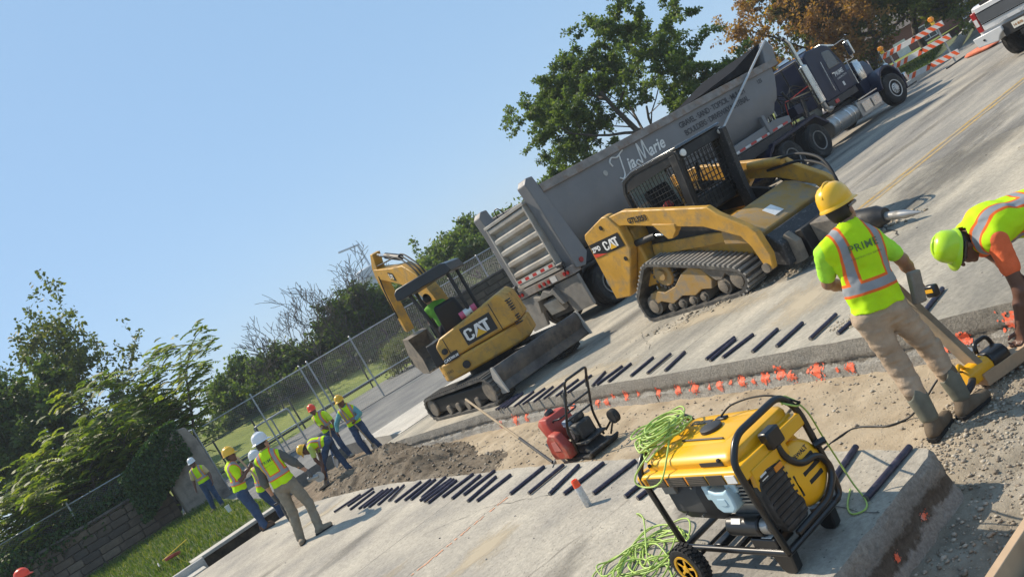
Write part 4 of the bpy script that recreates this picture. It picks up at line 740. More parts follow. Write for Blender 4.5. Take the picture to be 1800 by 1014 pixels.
# ------------------------------------------------------------------ tractor
tk = thing('truck_tractor', 'dark navy conventional truck tractor coupled to the grey dump trailer', 'truck', TP, 1.5)
for y in (.85, 1.6): b = MB(); b.bx(7.4, 15.7, y, y+.1, .72, .98); b.build('chassis_rail', M_blk, tk)
for xc in (8.38, 9.82):
    for y, s_ in ((.16, -1), (2.30, 1)): wheel(tk, (xc, y, .53), .53, .56, s_)
    b = MB(); b.cyl((xc, .4, .53), (xc, 2.1, .53), .1, 10); b.build('axle', M_blk, tk)
b = MB(); b.prism([(7.7, .98), (7.9, 1.12), (9.0, 1.14), (10.15, 1.18), (10.6, .8), (10.66, .84), (10.2, 1.25), (7.88, 1.2), (7.62, 1.0)], -.1, .44, 'y'); b.build('mudguard', M_navy, tk)
b = MB(); b.prism([(7.0, .5), (7.06, .5), (7.75, 1.08), (7.7, 1.12)], -.1, .44, 'y'); b.build('mud_flap', M_navy, tk)
for y, s_ in ((.26, -1), (2.2, 1)): wheel(tk, (15.05, y, .53), .53, .32, s_, deep=False, rimm=mat('white_steel_rim', (.6, .585, .56), .45, .2), hub=M_blk, turn=-7)
b = MB(); b.bx(8.3, 9.9, .7, 1.85, 1.0, 1.18); b.build('fifth_wheel', M_blk, tk)
# cab
cab = [(11.72, 1.30), (13.42, 1.30), (13.52, 2.1), (13.20, 2.86), (12.9, 2.98), (12.0, 3.0), (11.76, 2.9)]
b = MB(); b.prism(cab, .34, 2.16, 'y'); cb = b.build('cab', M_navy, tk, bevel=.05, seg=3)
b = MB(); b.prism([(12.62, 2.16), (13.34, 2.16), (13.12, 2.72), (12.66, 2.76)], .325, .36, 'y'); b.build('side_window', M_glassd, cb, bevel=.02)
b = MB(); b.box((13.30, 1.25, 2.42), (.02, 1.6, .62), (0, -22, 0)); b.build('windscreen', M_glassd, cb)
b = MB(); b.prism([(12.55, 1.36), (13.4, 1.36), (13.46, 2.08), (13.42, 2.1), (12.55, 2.1)], .328, .345, 'y'); b.build('door', M_navy, cb, bevel=.01)
b = MB(); b.bx(12.6, 12.75, .30, .33, 1.98, 2.02); b.build('door_handle', M_chrome, cb)
b = MB(); b.prism([(12.9, 2.92), (13.62, 2.74), (13.64, 2.78), (12.95, 3.0)], .4, 2.1, 'y'); b.build('sun_visor', M_chrome, cb)
lettering('lettering', 'PRIME', M_letw, cb, (12.72, .322, 1.86), (1, 0, .05), (0, 0, 1), .2, bold=.004, shear=.1)
lettering('lettering', 'CONSTRUCTION', M_letw, cb, (12.74, .322, 1.74), (1, 0, .05), (0, 0, 1), .075)
b = MB(); b.bx(12.9, 13.0, .320, .3255, 1.48, 1.62); b.build('sticker', M_letw, cb)
for i in range(5): b = MB(); y = .55+i*.35; b.lathe([(.05, 0), (.05, .05), (.02, .08)], (12.75, y, 2.98), n=8); b.build('roof_light', M_amber, cb)
for y in (.8, 1.5): b = MB(); b.cyl((12.1, y, 3.06), (12.65, y, 3.08), .055, 10, r2=.095); b.build('air_horn', M_chrome, cb)
# bonnet, fenders, grille
b = MB(); b.loft([[(13.46, .62, 1.15), (13.46, 1.88, 1.15), (13.46, 1.9, 1.9), (13.46, 1.7, 2.12), (13.46, .8, 2.12), (13.46, .6, 1.9)], [(14.6, .7, 1.1), (14.6, 1.8, 1.1), (14.6, 1.8, 1.8), (14.6, 1.62, 2.02), (14.6, .88, 2.02), (14.6, .7, 1.8)], [(15.62, .8, .85), (15.62, 1.7, .85), (15.62, 1.68, 1.6), (15.62, 1.54, 1.84), (15.62, .96, 1.84), (15.62, .82, 1.6)]]); hd = b.build('bonnet', M_navy, tk, bevel=.03)
b = MB(); b.bx(15.62, 15.68, .86, 1.64, .85, 1.75); b.build('grille', M_chrome, hd)
for y0 in (.12, 1.9):
    ar = [(15.05+.74*math.cos(a), .62+.76*math.sin(a)) for a in [R(q) for q in range(172, -30, -18)]]; ar2 = [(15.05+.66*math.cos(a), .62+.68*math.sin(a)) for a in [R(q) for q in range(-26, 176, 18)]]
    b = MB(); b.prism(ar+ar2, y0, y0+.54, 'y'); b.build('fender', M_navy, hd, smooth=60, bevel=.015)
b = MB(); b.bx(14.0, 14.45, .5, 1.0, .75, 1.3); b.build('inner_fender', M_navy, hd)
b = MB(); b.bx(15.85, 16.0, .1, 2.4, .5, .82); b.build('bumper', M_chrome, tk, bevel=.03)
for y in (.42, 2.08): b = MB(); b.cyl((15.5, y, 1.3), (15.7, y, 1.3), .1, 12); b.build('headlight', M_chrome, tk)
b = MB(); b.lathe([(.02, 0), (.15, .02), (.165, .08), (.165, .55), (.14, .6), (.14, .68), (.05, .70)], (13.98, .34, 1.32), n=20); b.build('air_cleaner', M_chrome, tk)
b = MB(); b.cyl((13.6, .3, 1.3), (13.62, .3, 2.2), .014, 6); b.build('grab_rail', M_chrome, tk); b = MB(); b.cyl((12.3, .29, 1.5), (12.34, .29, 2.5), .014, 6); b.build('grab_rail', M_chrome, tk)
b = MB(); b.tube(fillet([(13.55, .34, 2.75), (13.75, .1, 2.78), (13.75, .1, 2.1), (13.5, .34, 2.1)], .06), .014, 6); m_ = b.build('mirror_arm', M_chrome, tk); b = MB(); b.bx(13.72, 13.8, .0, .2, 2.2, 2.68); b.build('mirror', M_chrome, m_, bevel=.02)
# exhaust with guard
for y in (.3, 2.2):
    b = MB(); b.lathe([(.06, 0), (.135, .06), (.135, 1.28), (.06, 1.34)], (11.42, y, 1.36), n=18); mf = b.build('muffler', M_chrome, tk, smooth=40)
    b = MB(); b.tube(fillet([(11.42, y, 2.68), (11.42, y, 3.45), (11.28, y, 3.64)], .1), .062, 12, caps=False); b.build('exhaust_stack', M_chrome, mf)
    b = MB(); b.tube(fillet([(11.42, y, 1.38), (11.46, y, 1.12), (11.8, y+.05, 1.1), (12.0, y+.3, 1.05)], .14), .075, 12); b.build('exhaust_elbow', M_alu, mf)
b = MB(); b.tube([(11.3, .3, 3.62), (11.24, .3, 3.70)], .064, 10); b.build('exhaust_tip', M_blk, tk)
# tank, step, hoses
b = MB(); b.cyl((10.95, .32, .62), (12.45, .32, .62), .30, 24); tn = b.build('fuel_tank', M_alu, tk, bevel=.03)
for x in (11.25, 11.9, 12.15): b = MB(); b.cyl((x, .32, .62), (x+.05, .32, .62), .308, 24); b.build('tank_strap', M_chrome, tn)
b = MB(); b.prism([(12.5, .34), (13.8, .34), (13.9, .5), (13.9, .76), (12.5, .86)], .04, .62, 'y'); st = b.build('step_box', M_alu, tk, bevel=.02)
b = MB(); b.bx(12.6, 13.8, -.02, .3, .865, .9); b.build('step', M_chrome, st); b = MB(); b.bx(12.7, 13.2, .0, .035, .45, .75); b.bx(13.3, 13.75, .0, .035, .45, .72); b.build('step_panel', M_chrome, st)
b = MB(); b.bx(11.75, 13.5, .36, .6, 1.1, 1.3); b.build('cab_sill', M_blk, tk); b = MB(); b.bx(12.1, 12.3, .33, .355, 1.14, 1.25); b.build('marker', M_rwred, tk)
rgh = random.Random(5)
for i in range(9):
    x0, y0 = 10.5+rgh.uniform(-.5, .3), rgh.uniform(.5, 1.5); P = curve([(0, 0), (1, 1), (2, 0)], 1); mid = Vector((x0+rgh.uniform(-.3, .4), y0, 1.9+rgh.uniform(-.1, .5)))
    b = MB(); b.tube(fillet([(x0-.5, y0+.1, 1.2), (x0-.35, y0, 2.0), mid, (11.6, y0, 1.6+rgh.uniform(0, .5))], .3, 6), .017, 6); b.build('air_hose', [M_rub, M_rub, mat('hose_cream', (.35, .33, .25), .6), mat('hose_red', (.4, .03, .02), .5)][i % 4 if i < 4 else 0], tk, smooth=180)
b = MB(); b.bx(10.3, 11.1, .5, 1.9, .95, 1.25); b.build('deck_plate', M_blk, tk); b = MB(); b.bx(10.15, 10.5, .35, 1.1, 1.45, 1.75); b.build('hydraulic_tank', M_navy, tk, bevel=.02)
b = MB()
for y in (.55, 1.1, 1.7): b.cyl((11.55, y, 1.2), (11.55, y, 2.9), .03, 6)
b.cyl((11.55, .5, 2.9), (11.55, 1.95, 2.9), .03, 6); b.build('headache_rack', M_blk, tk)
b = MB(); b.cyl((10.75, .55, 1.1), (10.2, .5, 2.3), .035, 8); b.cyl((10.9, .6, 1.2), (11.1, .6, 1.9), .05, 8); b.build('hose_pole', M_blk, tk)
# ------------------------------------------------------------------ pickup (only its tail is in the picture)
M_silver = mat('white_silver_paint', (.62, .62, .61), .25, .0, var=.03, coat=.6); M_gateg = mat('grey_tailgate', (.10, .105, .11), .3, var=.08, coat=.5); M_chr2 = mat('clean_chrome', (.75, .76, .77), .12, 1)
pk = thing('pickup_truck', 'white pickup with grey tailgate stripe parked at the top right', 'pickup', (22.35, 10.5, 0), -4)
def psec(x, w0, zt, zb=.62, ins=.06): return [(x, -w0, zb), (x, 0-0.0, zb), (x, .03, 1.05), (x, 0, 1.35), (x, -ins, zt), (x, -w0+ins, zt), (x, -w0, 1.35), (x, -w0-.03, 1.05)]
b = MB(); b.loft([psec(0, 2.0, 1.62), psec(.12, 2.0, 1.65), psec(2.0, 2.0, 1.66), psec(3.4, 2.0, 1.4), psec(5.6, 1.96, 1.3)]); bd = b.build('body', M_silver, pk, bevel=.03)
b = MB(); b.loft([[(1.9, -.14, 1.6), (1.9, -1.86, 1.6), (2.2, -1.76, 2.25), (2.2, -.24, 2.25)], [(4.6, -.14, 1.5), (4.6, -1.86, 1.5), (3.9, -1.76, 2.28), (3.9, -.24, 2.28)]]); b.build('cabin', M_glassd, pk, bevel=.04)
b = MB(); b.bx(2.15, 4.0, -1.8, -.2, 2.24, 2.32); b.build('roof', M_silver, pk, bevel=.05)
b = MB(); b.bx(-.06, .0, -1.86, -.14, .98, 1.60); tg_ = b.build('tailgate', M_silver, pk, bevel=.02)
b = MB(); b.bx(-.075, -.055, -1.84, -.16, 1.18, 1.44); b.build('tailgate_band', M_gateg, tg_); b = MB(); b.bx(-.08, -.07, -1.84, -.16, 1.445, 1.475); b.bx(-.08, -.07, -1.84, -.16, 1.145, 1.17); b.build('chrome_strip', M_chr2, tg_)
b = MB(); b.bx(-.09, -.05, -1.15, -.85, 1.52, 1.6); b.bx(.0, .5, -1.7, -.3, 1.60, 1.68); b.build('tailgate_cap', M_rub, tg_)
lettering('lettering', 'SUPER', M_silver, tg_, (-.062, -.42, 1.02), (0, -1, 0), (0, 0, 1), .11, bold=.003, spacing=1.2); lettering('lettering', 'DUTY', M_silver, tg_, (-.062, -1.08, 1.02), (0, -1, 0), (0, 0, 1), .11, bold=.003, spacing=1.2)
for y in (-.13, -2.0):
    b = MB(); b.bx(-.07, .1, y, y+.13, .98, 1.52); tl = b.build('tail_light', M_red, pk, bevel=.02); b = MB(); b.bx(-.078, -.068, y+.02, y+.11, 1.14, 1.34); b.build('reverse_lens', M_rww, tl)
b = MB(); b.prism([(.14, .92), (-.62, .92), (-.62, .80), (-.5, .72), (-.42, .60), (.10, .66)], -.22, .05, 'x'); bm_ = b.build('bumper', M_silver, pk, bevel=.02)
b = MB(); b.prism([(-2.14, .92), (-1.38, .92), (-1.38, .80), (-1.5, .72), (-1.58, .60), (-2.1, .66)], -.22, .05, 'x'); b.build('bumper', M_silver, pk, bevel=.02)
b = MB(); b.bx(-.16, .05, -1.42, -.58, .62, .92); b.build('bumper_step', M_rub, pk, bevel=.01); b = MB(); b.bx(-.18, .3, -1.06, -.94, .48, .6); b.build('tow_hitch', M_blk, pk)
b = MB(); b.bx(-.175, -.165, -1.16, -.84, .70, .87); pl = b.build('number_plate', mat('plate_white', (.7, .68, .6), .5), pk); lettering('lettering', '14 B70', mat('plate_ink', (.35, .15, .03), .5), pl, (-.176, -.86, .75), (0, -1, 0), (0, 0, 1), .085, bold=.003)
b = MB(); b.cyl((-.221, -.12, .78), (-.232, -.12, .78), .03, 12); b.build('parking_sensor', M_rub, bm_)
for x in (.95, 4.6):
    for y, s_ in ((-.16, 1), (-1.84, -1)): wheel(pk, (x, y, .41), .41, .28, s_, rimm=M_chr2, deep=False, holes=6)
b = MB(); b.cyl((.95, -.2, .41), (.95, -1.8, .41), .08, 8); b.build('axle', M_blk, pk)
# ------------------------------------------------------------------ barricades
M_bo = mat('barricade_orange', (.75, .10, .015), .45, var=.1); M_bw = mat('barricade_white', (.62, .61, .59), .45, var=.1)
def barricade(label, loc, rz, L_=2.6, flip=1, lean=0):
    t = thing('road_barricade', label, 'barricade', loc, rz, 'striped road barricades')
    for z in (.24, .88, 1.42):
        b = MB(); b.bx(0, L_, -.02, .02, z, z+.2); rl = b.build('rail', M_bw, t, bevel=.005); k = 0
        for i in range(9):
            x = i*.31; P = [(x, z), (x+.155, z), (x+.155+.2*flip, z+.2), (x+.2*flip, z+.2)]
            if L_/2-.4 < x+.1 < L_/2-.05: continue
            f2 = flip if x < L_/2 else -flip; P = [(x, z+.004), (x+.155, z+.004), (x+.155+.16*f2, z+.196), (x+.16*f2, z+.196)]; P = [(min(max(a, .0), L_), c) for a, c in P]
            if P[1][0]-P[0][0] < .03 and P[2][0]-P[3][0] < .03: continue
            b = MB(); b.prism(P, -.026, .026, 'y'); b.build('stripe', M_bo, rl)
    for x in (.3, L_-.3):
        b = MB(); b.bx(x-.025, x+.025, .022, .07, .05, 1.62); b.build('post', M_galv, t); b = MB(); b.bx(x-.03, x+.03, -.7, .75, .0, .05); b.build('foot', M_blk, t)
    for x in (.12, L_-.32):
        b = MB(); b.bx(x-.06, x+.06, -.03, .05, 1.621, 1.74); lt = b.build('warning_light', mat('lamp_yellow', (.8, .5, .03), .5), t, bevel=.01); b = MB(); b.cyl((x, -.06, 1.84), (x, .08, 1.84), .095, 20); b.build('lens', M_amber, lt, bevel=.02)
    return t
barricade('orange and white striped barricade with two amber lamps ahead of the truck', (30.6, 17.9, 0), -90)
barricade('orange and white striped barricade half hidden behind the pickup', (31.4, 13.55, 0), -94)
# crumpled orange sandbag cloth by the barricade foot
def blob(name, label, cat, loc, rz, dims, m, seed, amp=.25, sub=3):
    bm = bmesh.new(); bmesh.ops.create_icosphere(bm, subdivisions=sub, radius=1); P = np.array([v.co[:] for v in bm.verts]); nz = noise3(P, 1.6, seed)*amp+noise3(P, 4, seed+1)*amp*.4
    for v, q in zip(bm.verts, nz): v.co = Vector([v.co[i]*(1+q)*dims[i]/2 for i in range(3)]); v.co.z = max(v.co.z+dims[2]*.4, .004)
    me = bpy.data.meshes.new(name); bm.to_mesh(me); bm.free(); me.materials.append(m); me.polygons.foreach_set('use_smooth', [True]*len(me.polygons)); o = bpy.data.objects.new(name, me); COL.objects.link(o); o.location = loc; o.rotation_euler = (0, 0, R(rz)); tag(o, label, cat); return o
blob('sandbag', 'limp faded orange sandbag on the road beside the barricade foot', 'sandbag', (29.8, 14.2, 0), 60, (1.9, .6, .22), mat('faded_orange_cloth', (.62, .17, .09), .8, var=.25, sc=6, bump=.5), 5, .35)
# ================================================================== compact track loader and mini excavator
M_cat = mat('machine_yellow', (.52, .28, .04), .45, var=.16, sc=3, dirt=(.27, .185, .085), dsc=4.5, damt=.52)
M_catd = mat('machine_yellow_muddy', (.40, .235, .06), .7, var=.2, sc=5, dirt=(.25, .20, .14), dsc=5, damt=.8)
M_mud = mat('mud_caked_steel', (.17, .145, .115), .85, var=.3, sc=8, bump=.5, dirt=(.27, .22, .16), dsc=6, damt=.6)
M_trk = mat('track_rubber', (.055, .052, .048), .75, var=.3, sc=8, bump=.3, dirt=(.16, .145, .12), dsc=5, damt=.6)
M_trkw = mat('worn_track_lug', (.29, .275, .25), .6, var=.3, sc=14, dirt=(.30, .27, .23), dsc=6, damt=.5)
M_decal = mat('decal_black', (.015, .015, .016), .45); M_decw = mat('decal_white', (.75, .74, .71), .5); M_decy = mat('decal_yellow', (.75, .42, .02), .5); M_decr = mat('decal_red', (.6, .06, .03), .5)
M_speck = mat('splattered_black_steel', (.03, .03, .032), .6, var=.3, sc=6, dirt=(.26, .25, .23), dsc=30, damt=.25)
M_glb = mat('pale_window_glass', (.35, .45, .46), .12, alpha=.75)
M_lamp = mat('lamp_lens', (.75, .73, .68), .25)
def cat_logo(parent, org, ux, uy, w_, h, model=None, lift=.006):
    """black decal with white letters and a yellow triangle; org = lower left of decal"""
    ux, uy, org = Vector(ux).normalized(), Vector(uy).normalized(), Vector(org); nn = ux.cross(uy)
    def poly(name, P, m, l, cell=None):
        b = MB(); b.add([org+ux*(x*w_)+uy*(y*h)+nn*l for x, y in P], [tuple(range(len(P)))]); return b.build(name, m, parent, fix=False, smooth=10)
    poly('decal', [(0, 0), (1, 0), (1, 1), (0, 1)], M_decal, lift)
    x0 = .42 if model else .06; s_ = 1-x0-.06; X = lambda x: x0+x*s_
    T = lambda P: [(X(a), .14+c*.72) for a, c in P]
    C = [(.30, .62), (.30, .80), (.22, .95), (.06, .95), (0, .80), (0, .2), (.06, .05), (.22, .05), (.30, .2), (.30, .38), (.21, .38), (.21, .24), (.18, .19), (.11, .19), (.09, .24), (.09, .76), (.11, .81), (.18, .81), (.21, .76), (.21, .62)]
    poly('logo_letter', T(C), M_decw, lift*2)
    poly('logo_letter', T([(.30, .05), (.44, .95), (.57, .95), (.71, .05), (.60, .05), (.505, .72), (.41, .05)]), M_decw, lift*2)
    poly('logo_letter', T([(.72, .05), (.83, .05), (.83, .78), (.93, .78), (.93, .95), (.60, .95), (.60, .78), (.72, .78)]), M_decw, lift*2)
    poly('logo_triangle', T([(.30, .0), (.505, .52), (.72, .0)]), M_decy, lift*3)
    if model:
        V, F = text_mesh(model, h*.46, bold=.006, shear=.2); b = MB(); b.add([org+ux*(x+w_*.02)+uy*(y+h*.40)+nn*lift*2 for x, y in V], F); b.build('model_number', M_decw, parent, fix=False)
        poly('decal_flash', [(0, 0), (.42, 0), (0, .32)], M_decr, lift*2)
def track_band(parent, loop, y0, y1, pitch=.095, lug=.032, th=.05, axis='y', slant=.0, lugm=None):
    """rubber track: closed belt following loop (a,z) between y0..y1, with cross lugs (each a piece)"""
    P = [Vector((a, z)) for a, z in loop]; n = len(P); C = sum(P, Vector((0, 0)))/n
    def pt(a, y, z): return (a, y, z) if axis == 'y' else (y, a, z)
    inn = []
    for i in range(n):
        t = (P[(i+1) % n]-P[i-1]).normalized(); nn = Vector((-t.y, t.x)); nn = nn if nn.dot(C-P[i]) > 0 else -nn; inn.append(P[i]+nn*th)
    vs = [pt(p.x, y, p.y) for y in (y0, y1) for p in P]+[pt(p.x, y, p.y) for y in (y0, y1) for p in inn]; fs = []
    for i in range(n):
        j = (i+1) % n; fs += [(i, j, n+j, n+i), (2*n+i, 3*n+i, 3*n+j, 2*n+j), (i, 2*n+i, 2*n+j, j), (n+i, n+j, 3*n+j, 3*n+i)]
    b = MB(); b.add(vs, fs); bd = b.build('track', M_trk, parent, smooth=50)
    L_ = 0; seg = []
    for i in range(n): d = (P[(i+1) % n]-P[i]).length; seg.append((L_, d, i)); L_ += d
    k = int(L_/pitch); b = MB(); ym, yw = (y0+y1)/2, abs(y1-y0)
    me = None
    for q in range(k):
        s_ = (q+.5)*L_/k
        for s0, d, i in seg:
            if s0 <= s_ < s0+d: break
        p = P[i].lerp(P[(i+1) % n], (s_-s0)/d); t = (P[(i+1) % n]-P[i]).normalized(); nn = Vector((-t.y, t.x)); nn = nn if nn.dot(C-p) < 0 else -nn
        if me is None:
            c = MB(); c.box((0, 0, 0), (pitch*.52, yw, lug) if axis == 'y' else (yw, pitch*.52, lug), taper=(.75, 1) if axis == 'y' else (1, .75)); o = c.build('track_lug', lugm or M_trkw, bd); me = o.data
        else: o = bpy.data.objects.new('track_lug', me); COL.objects.link(o); o.parent = bd
        pos = p+nn*lug*.45; o.location = pt(pos.x, ym, pos.y); up_ = Vector(pt(nn.x, 0, nn.y)); tv = Vector(pt(t.x, 0, t.y)); sv = up_.cross(tv)
        M = Matrix((tv, sv, up_)).transposed() if axis == 'y' else Matrix((sv, tv, up_)).transposed()
        if M.determinant() < 0: M.col[0 if axis == 'x' else 1] *= -1
        o.rotation_euler = M.to_euler()
    return bd
# ------------------------------------------------------------------ loader (x forward, near side is -y)
ld = thing('track_loader', 'yellow compact track loader with caged cab and hydraulic breaker', 'loader', (9.373, 10.525, 0), -94)
loop = [(.12, 0), (2.2, 0), (2.42, .05), (2.56, .16), (2.58, .28), (2.5, .39), (2.36, .46), (1.87, .63), (.84, .93), (.7, .965), (.56, .94), (.44, .85), (.0, .50), (-.06, .36), (-.05, .14), (.02, .04)]
for s_, (y0, y1) in ((-1, (-.99, -.55)), (1, (.55, .99))):
    tb = track_band(ld, loop, y0, y1)
    yo = -.93 if s_ < 0 else .93; yi = yo-s_*.3
    b = MB(); b.prism([(.16, .34), (.28, .46), (.5, .46), (.62, .40), (.95, .44), (1.25, .60), (1.5, .66), (1.72, .56), (1.82, .36), (1.72, .22), (1.5, .26), (1.3, .2), (1.0, .26), (.7, .18), (.45, .28), (.2, .24)], yo+(-s_)*.02, yi, 'y'); fr = b.build('track_frame', M_catd, tb, bevel=.012)
    b = MB(); b.prism([(1.62, .62), (2.1, .56), (2.42, .42), (2.46, .3), (2.2, .3), (2.12, .38), (2.0, .3), (1.88, .32), (1.76, .46)], yo+(-s_)*.03, yi, 'y'); b.build('idler_arm', M_mud, tb, bevel=.012)
    b = MB(); b.lathe([(.07, -.10), (.09, -.1), (.10, -.06), (.2, -.06), (.22, -.03), (.22, .03), (.2, .06), (.07, .06)], (.78, yo-s_*.12, .69), (0, 1, 0), n=24)
    sp = b.build('sprocket', M_catd, tb); k = MB()
    for i in range(18): a = 6.283*i/18; k.box((.78+.25*math.cos(a), yo-s_*.14, .69+.25*math.sin(a)), (.05, .12, .05), Matrix.Rotation(-a, 3, 'Y'))
    k.build('sprocket_teeth', M_trk, sp)
    for x, z, r_ in ((.21, .25, .17), (.62, .135, .085), (.9, .135, .085), (1.18, .135, .085), (1.46, .135, .085), (1.98, .2, .13), (2.32, .24, .17)):
        b = MB(); b.lathe([(r_*.35, -.09), (r_*.7, -.08), (r_*.75, -.04), (r_, -.04), (r_, .2), (r_*.4, .2)] if s_ < 0 else [(r_*.4, -.2), (r_, -.2), (r_, .04), (r_*.75, .04), (r_*.7, .08), (r_*.35, .09)], (x, yo-s_*.08, z), (0, 1, 0), n=20); b.build('roller', M_mud, tb)
b = MB(); b.prism([(.02, .35), (2.55, .35), (2.75, .75), (2.2, .82), (.75, 1.12), (.05, 1.1)], -.53, .53, 'y'); b.build('chassis', M_cat, ld, bevel=.02)
for s_ in (-1, 1):
    yo = s_*.97; yi = s_*.80
    b = MB(); b.prism([(-.17, .55), (-.59, .59), (-.5, 1.78), (-.44, 1.85), (.25, 1.97), (.36, 1.95), (.53, 1.69), (.52, 1.3), (.38, 1.14)], yo, yi, 'y'); tw = b.build('rear_tower', M_cat, ld, bevel=.02)
    b = MB(); b.prism([(.22, 1.92), (.77, 1.90), (2.44, 1.39), (2.52, 1.37), (2.64, 1.22), (3.02, .90), (3.12, .78), (3.14, .42), (3.06, .22), (2.94, .26), (2.90, .62), (2.82, .80), (2.26, 1.13), (1.77, 1.29), (.64, 1.67), (.3, 1.74)], s_*.93, s_*.83, 'y'); ar = b.build('lift_arm', M_cat, ld, bevel=.015)
    b = MB(); b.prism([(1.28, 1.50), (1.76, 1.35), (1.72, 1.25), (1.56, 1.16), (1.46, 1.18)], s_*.95, s_*.82, 'y'); b.build('cylinder_bracket', M_cat, ar, bevel=.01)
    b = MB(); b.cyl((.42, s_*.80, 1.32), (1.05, s_*.80, 1.30), .055, 12); cy = b.build('lift_cylinder', M_blk, ld); b = MB(); b.cyl((1.05, s_*.80, 1.30), (1.52, s_*.80, 1.22), .028, 10); b.build('rod', M_chrome, cy)
    b = MB(); b.prism([(.52, .98), (2.3, .72), (2.34, .86), (1.9, .96), (.6, 1.16)], s_*.62, s_*.54, 'y'); b.build('side_panel', M_cat, ld, bevel=.015)
    b = MB(); b.prism([(.56, 1.16), (1.9, .96), (2.34, .87), (2.3, 1.08), (1.75, 1.3), (.7, 1.62)], s_*.57, s_*.5, 'y'); b.build('engine_grille', M_blk, ld)
    for x_, z_ in ((.1, 1.82), (.28, 1.18)): b = MB(); b.cyl((x_, s_*.9715, z_), (x_, s_*.985, z_), .04, 10); b.build('tie_down_hole', M_blk, tw)
    if s_ < 0:
        cat_logo(tw, (-.48, -.972, 1.40), (1, 0, -.02), (.0, 0, 1), .93, .25, '279D')
        lettering('unit_number', 'GTL3253', M_decal, ar, (.78, -.936, 1.67), (1, 0, -.17), (.17, 0, 1), .125, bold=.005)
for z0, z1, x0, x1, mm in ((.55, 1.75, -.45, .5, M_cat), (1.5, 1.78, -.3, .5, M_cat)): b = MB(); b.bx(x0, x1, -.78, .78, z0, z1); b.build('engine_hood', mm, ld, bevel=.04)
b = MB(); b.bx(-.5, -.46, -.6, .6, .7, 1.6); b.build('rear_door_grille', M_blk, ld)
# front deck between the arms and coupler
b = MB(); b.prism([(2.3, .75), (2.9, .58), (2.96, .70), (2.6, .98), (2.4, 1.06)], -.78, .78, 'y'); fd = b.build('front_deck', M_catd, ld, bevel=.02)
b = MB(); b.box((2.785, -.12, .846), (.22, .20, .006), (0, 38, 0)); b.build('sticker', M_decw, fd)
b = MB(); b.prism([(2.92, .22), (3.18, .14), (3.22, .46), (3.06, .66), (2.94, .6)], -.74, .74, 'y'); cp = b.build('coupler', M_speck, ld, bevel=.02)
for y in (-.55, .55): b = MB(); b.prism([(3.12, .1), (3.3, .12), (3.34, .4), (3.22, .56), (3.12, .5)], y-.06, y+.06, 'y'); b.build('coupler_ear', M_mud, cp, bevel=.01)
b = MB(); b.cyl((2.97, -.96, .27), (2.97, -.80, .27), .07, 12); b.build('pivot_pin', M_mud, ld)
b = MB(); b.bx(3.22, 3.34, -.42, .42, .1, .5); b.build('mount_plate', M_blk, cp, bevel=.01)
b = MB(); b.loft([[(3.34, y, z) for y, z in ((-.24, .12), (.24, .12), (.24, .5), (-.24, .5))], [(3.72, y, z) for y, z in ((-.17, .12), (.17, .12), (.17, .42), (-.17, .42))]]); bk = b.build('breaker_mount', M_mud, ld, bevel=.015)
b = MB(); b.lathe([(.12, 0), (.15, .04), (.15, .48), (.12, .54), (.1, .60)], (3.68, 0, .27), (1, 0, -.12), n=18); b.build('breaker_body', M_blk, ld, smooth=40)
b = MB(); b.lathe([(.055, 0), (.055, .34), (.01, .54)], (4.2, 0, .20), (1, 0, -.2), n=12); b.build('chisel', M_alu, ld)
for z in (.0, -.12): b = MB(); b.tube(fillet([(2.2, .78, 1.42+z), (2.9, .76, 1.36+z), (3.5, .5, 1.12+z), (3.6, .3, .5)], .3, 6), .022, 8); b.build('hydraulic_hose', M_rub, ld, smooth=180)
b = MB(); b.cyl((1.9, .80, 1.48), (2.55, .80, 1.34), .07, 12); b.build('tilt_cylinder', M_cat, ld)
# cab cage
for s_ in (-1, 1):
    y = s_*.46; o_ = [(.43, 1.25), (.50, 2.1), (.62, 2.27), (.92, 2.33), (2.02, 2.28), (1.84, 1.42), (1.78, 1.22)]
    b = MB(); b.tube(fillet([(a, y, c) for a, c in o_], .05, 3, True), .05, 6, closed=True); cg = b.build('cab_frame', M_blk, ld, smooth=50)
    b = MB(); b.prism([(1.66, 1.25), (1.84, 1.25), (2.06, 2.25), (1.86, 2.25)], y-.04, y+.04, 'y'); b.build('front_pillar', M_blk, cg, bevel=.01)
    b = MB(); b.prism([(.55, 2.1), (1.92, 2.14), (1.95, 2.27), (.92, 2.32), (.66, 2.26)], y-.03, y+.03, 'y'); b.build('window_header', M_blk, cg)
    w1 = MB(); 
    for i in range(17): x = .52+i*.083; w1.box((x+.02*(i/17), y, 1.66), (.008, .010, .92), (0, 3+.5*i, 0))
    for i in range(10): z = 1.28+i*.087; w1.box((1.18, y+.012*s_, z), (1.3, .010, .008))
    stuff(w1.build('window_grille', M_blk, cg))
b = MB(); b.prism([(.56, 2.30), (.95, 2.375), (2.10, 2.335), (2.12, 2.29), (.95, 2.31), (.6, 2.25)], -.50, .50, 'y'); b.build('cab_roof', mat('black_gloss_roof', (.03, .032, .036), .2, var=.1, coat=.5, spec=.8), ld, bevel=.012)
b = MB(); b.bx(2.0, 2.08, -.5, .5, 2.12, 2.28); b.build('light_bar', M_blk, ld, bevel=.01)
for y in (-.42, .44): b = MB(); b.lathe([(.03, -.04), (.05, .0), (.055, .03), (.0, .035)], (2.09, y, 2.2), (1, 0, 0), n=14); b.build('work_light', M_lamp, ld)
w1 = MB()
for i in range(11): w1.box((1.95, -.42+i*.084, 1.75), (.012, .011, 1.0), (0, 13, 0))
for i in range(11): z = 1.28+i*.09; w1.box((1.86+.2*(z-1.3)*1.05, 0, z), (.012, .86, .011))
stuff(w1.build('front_grille', M_blk, ld))
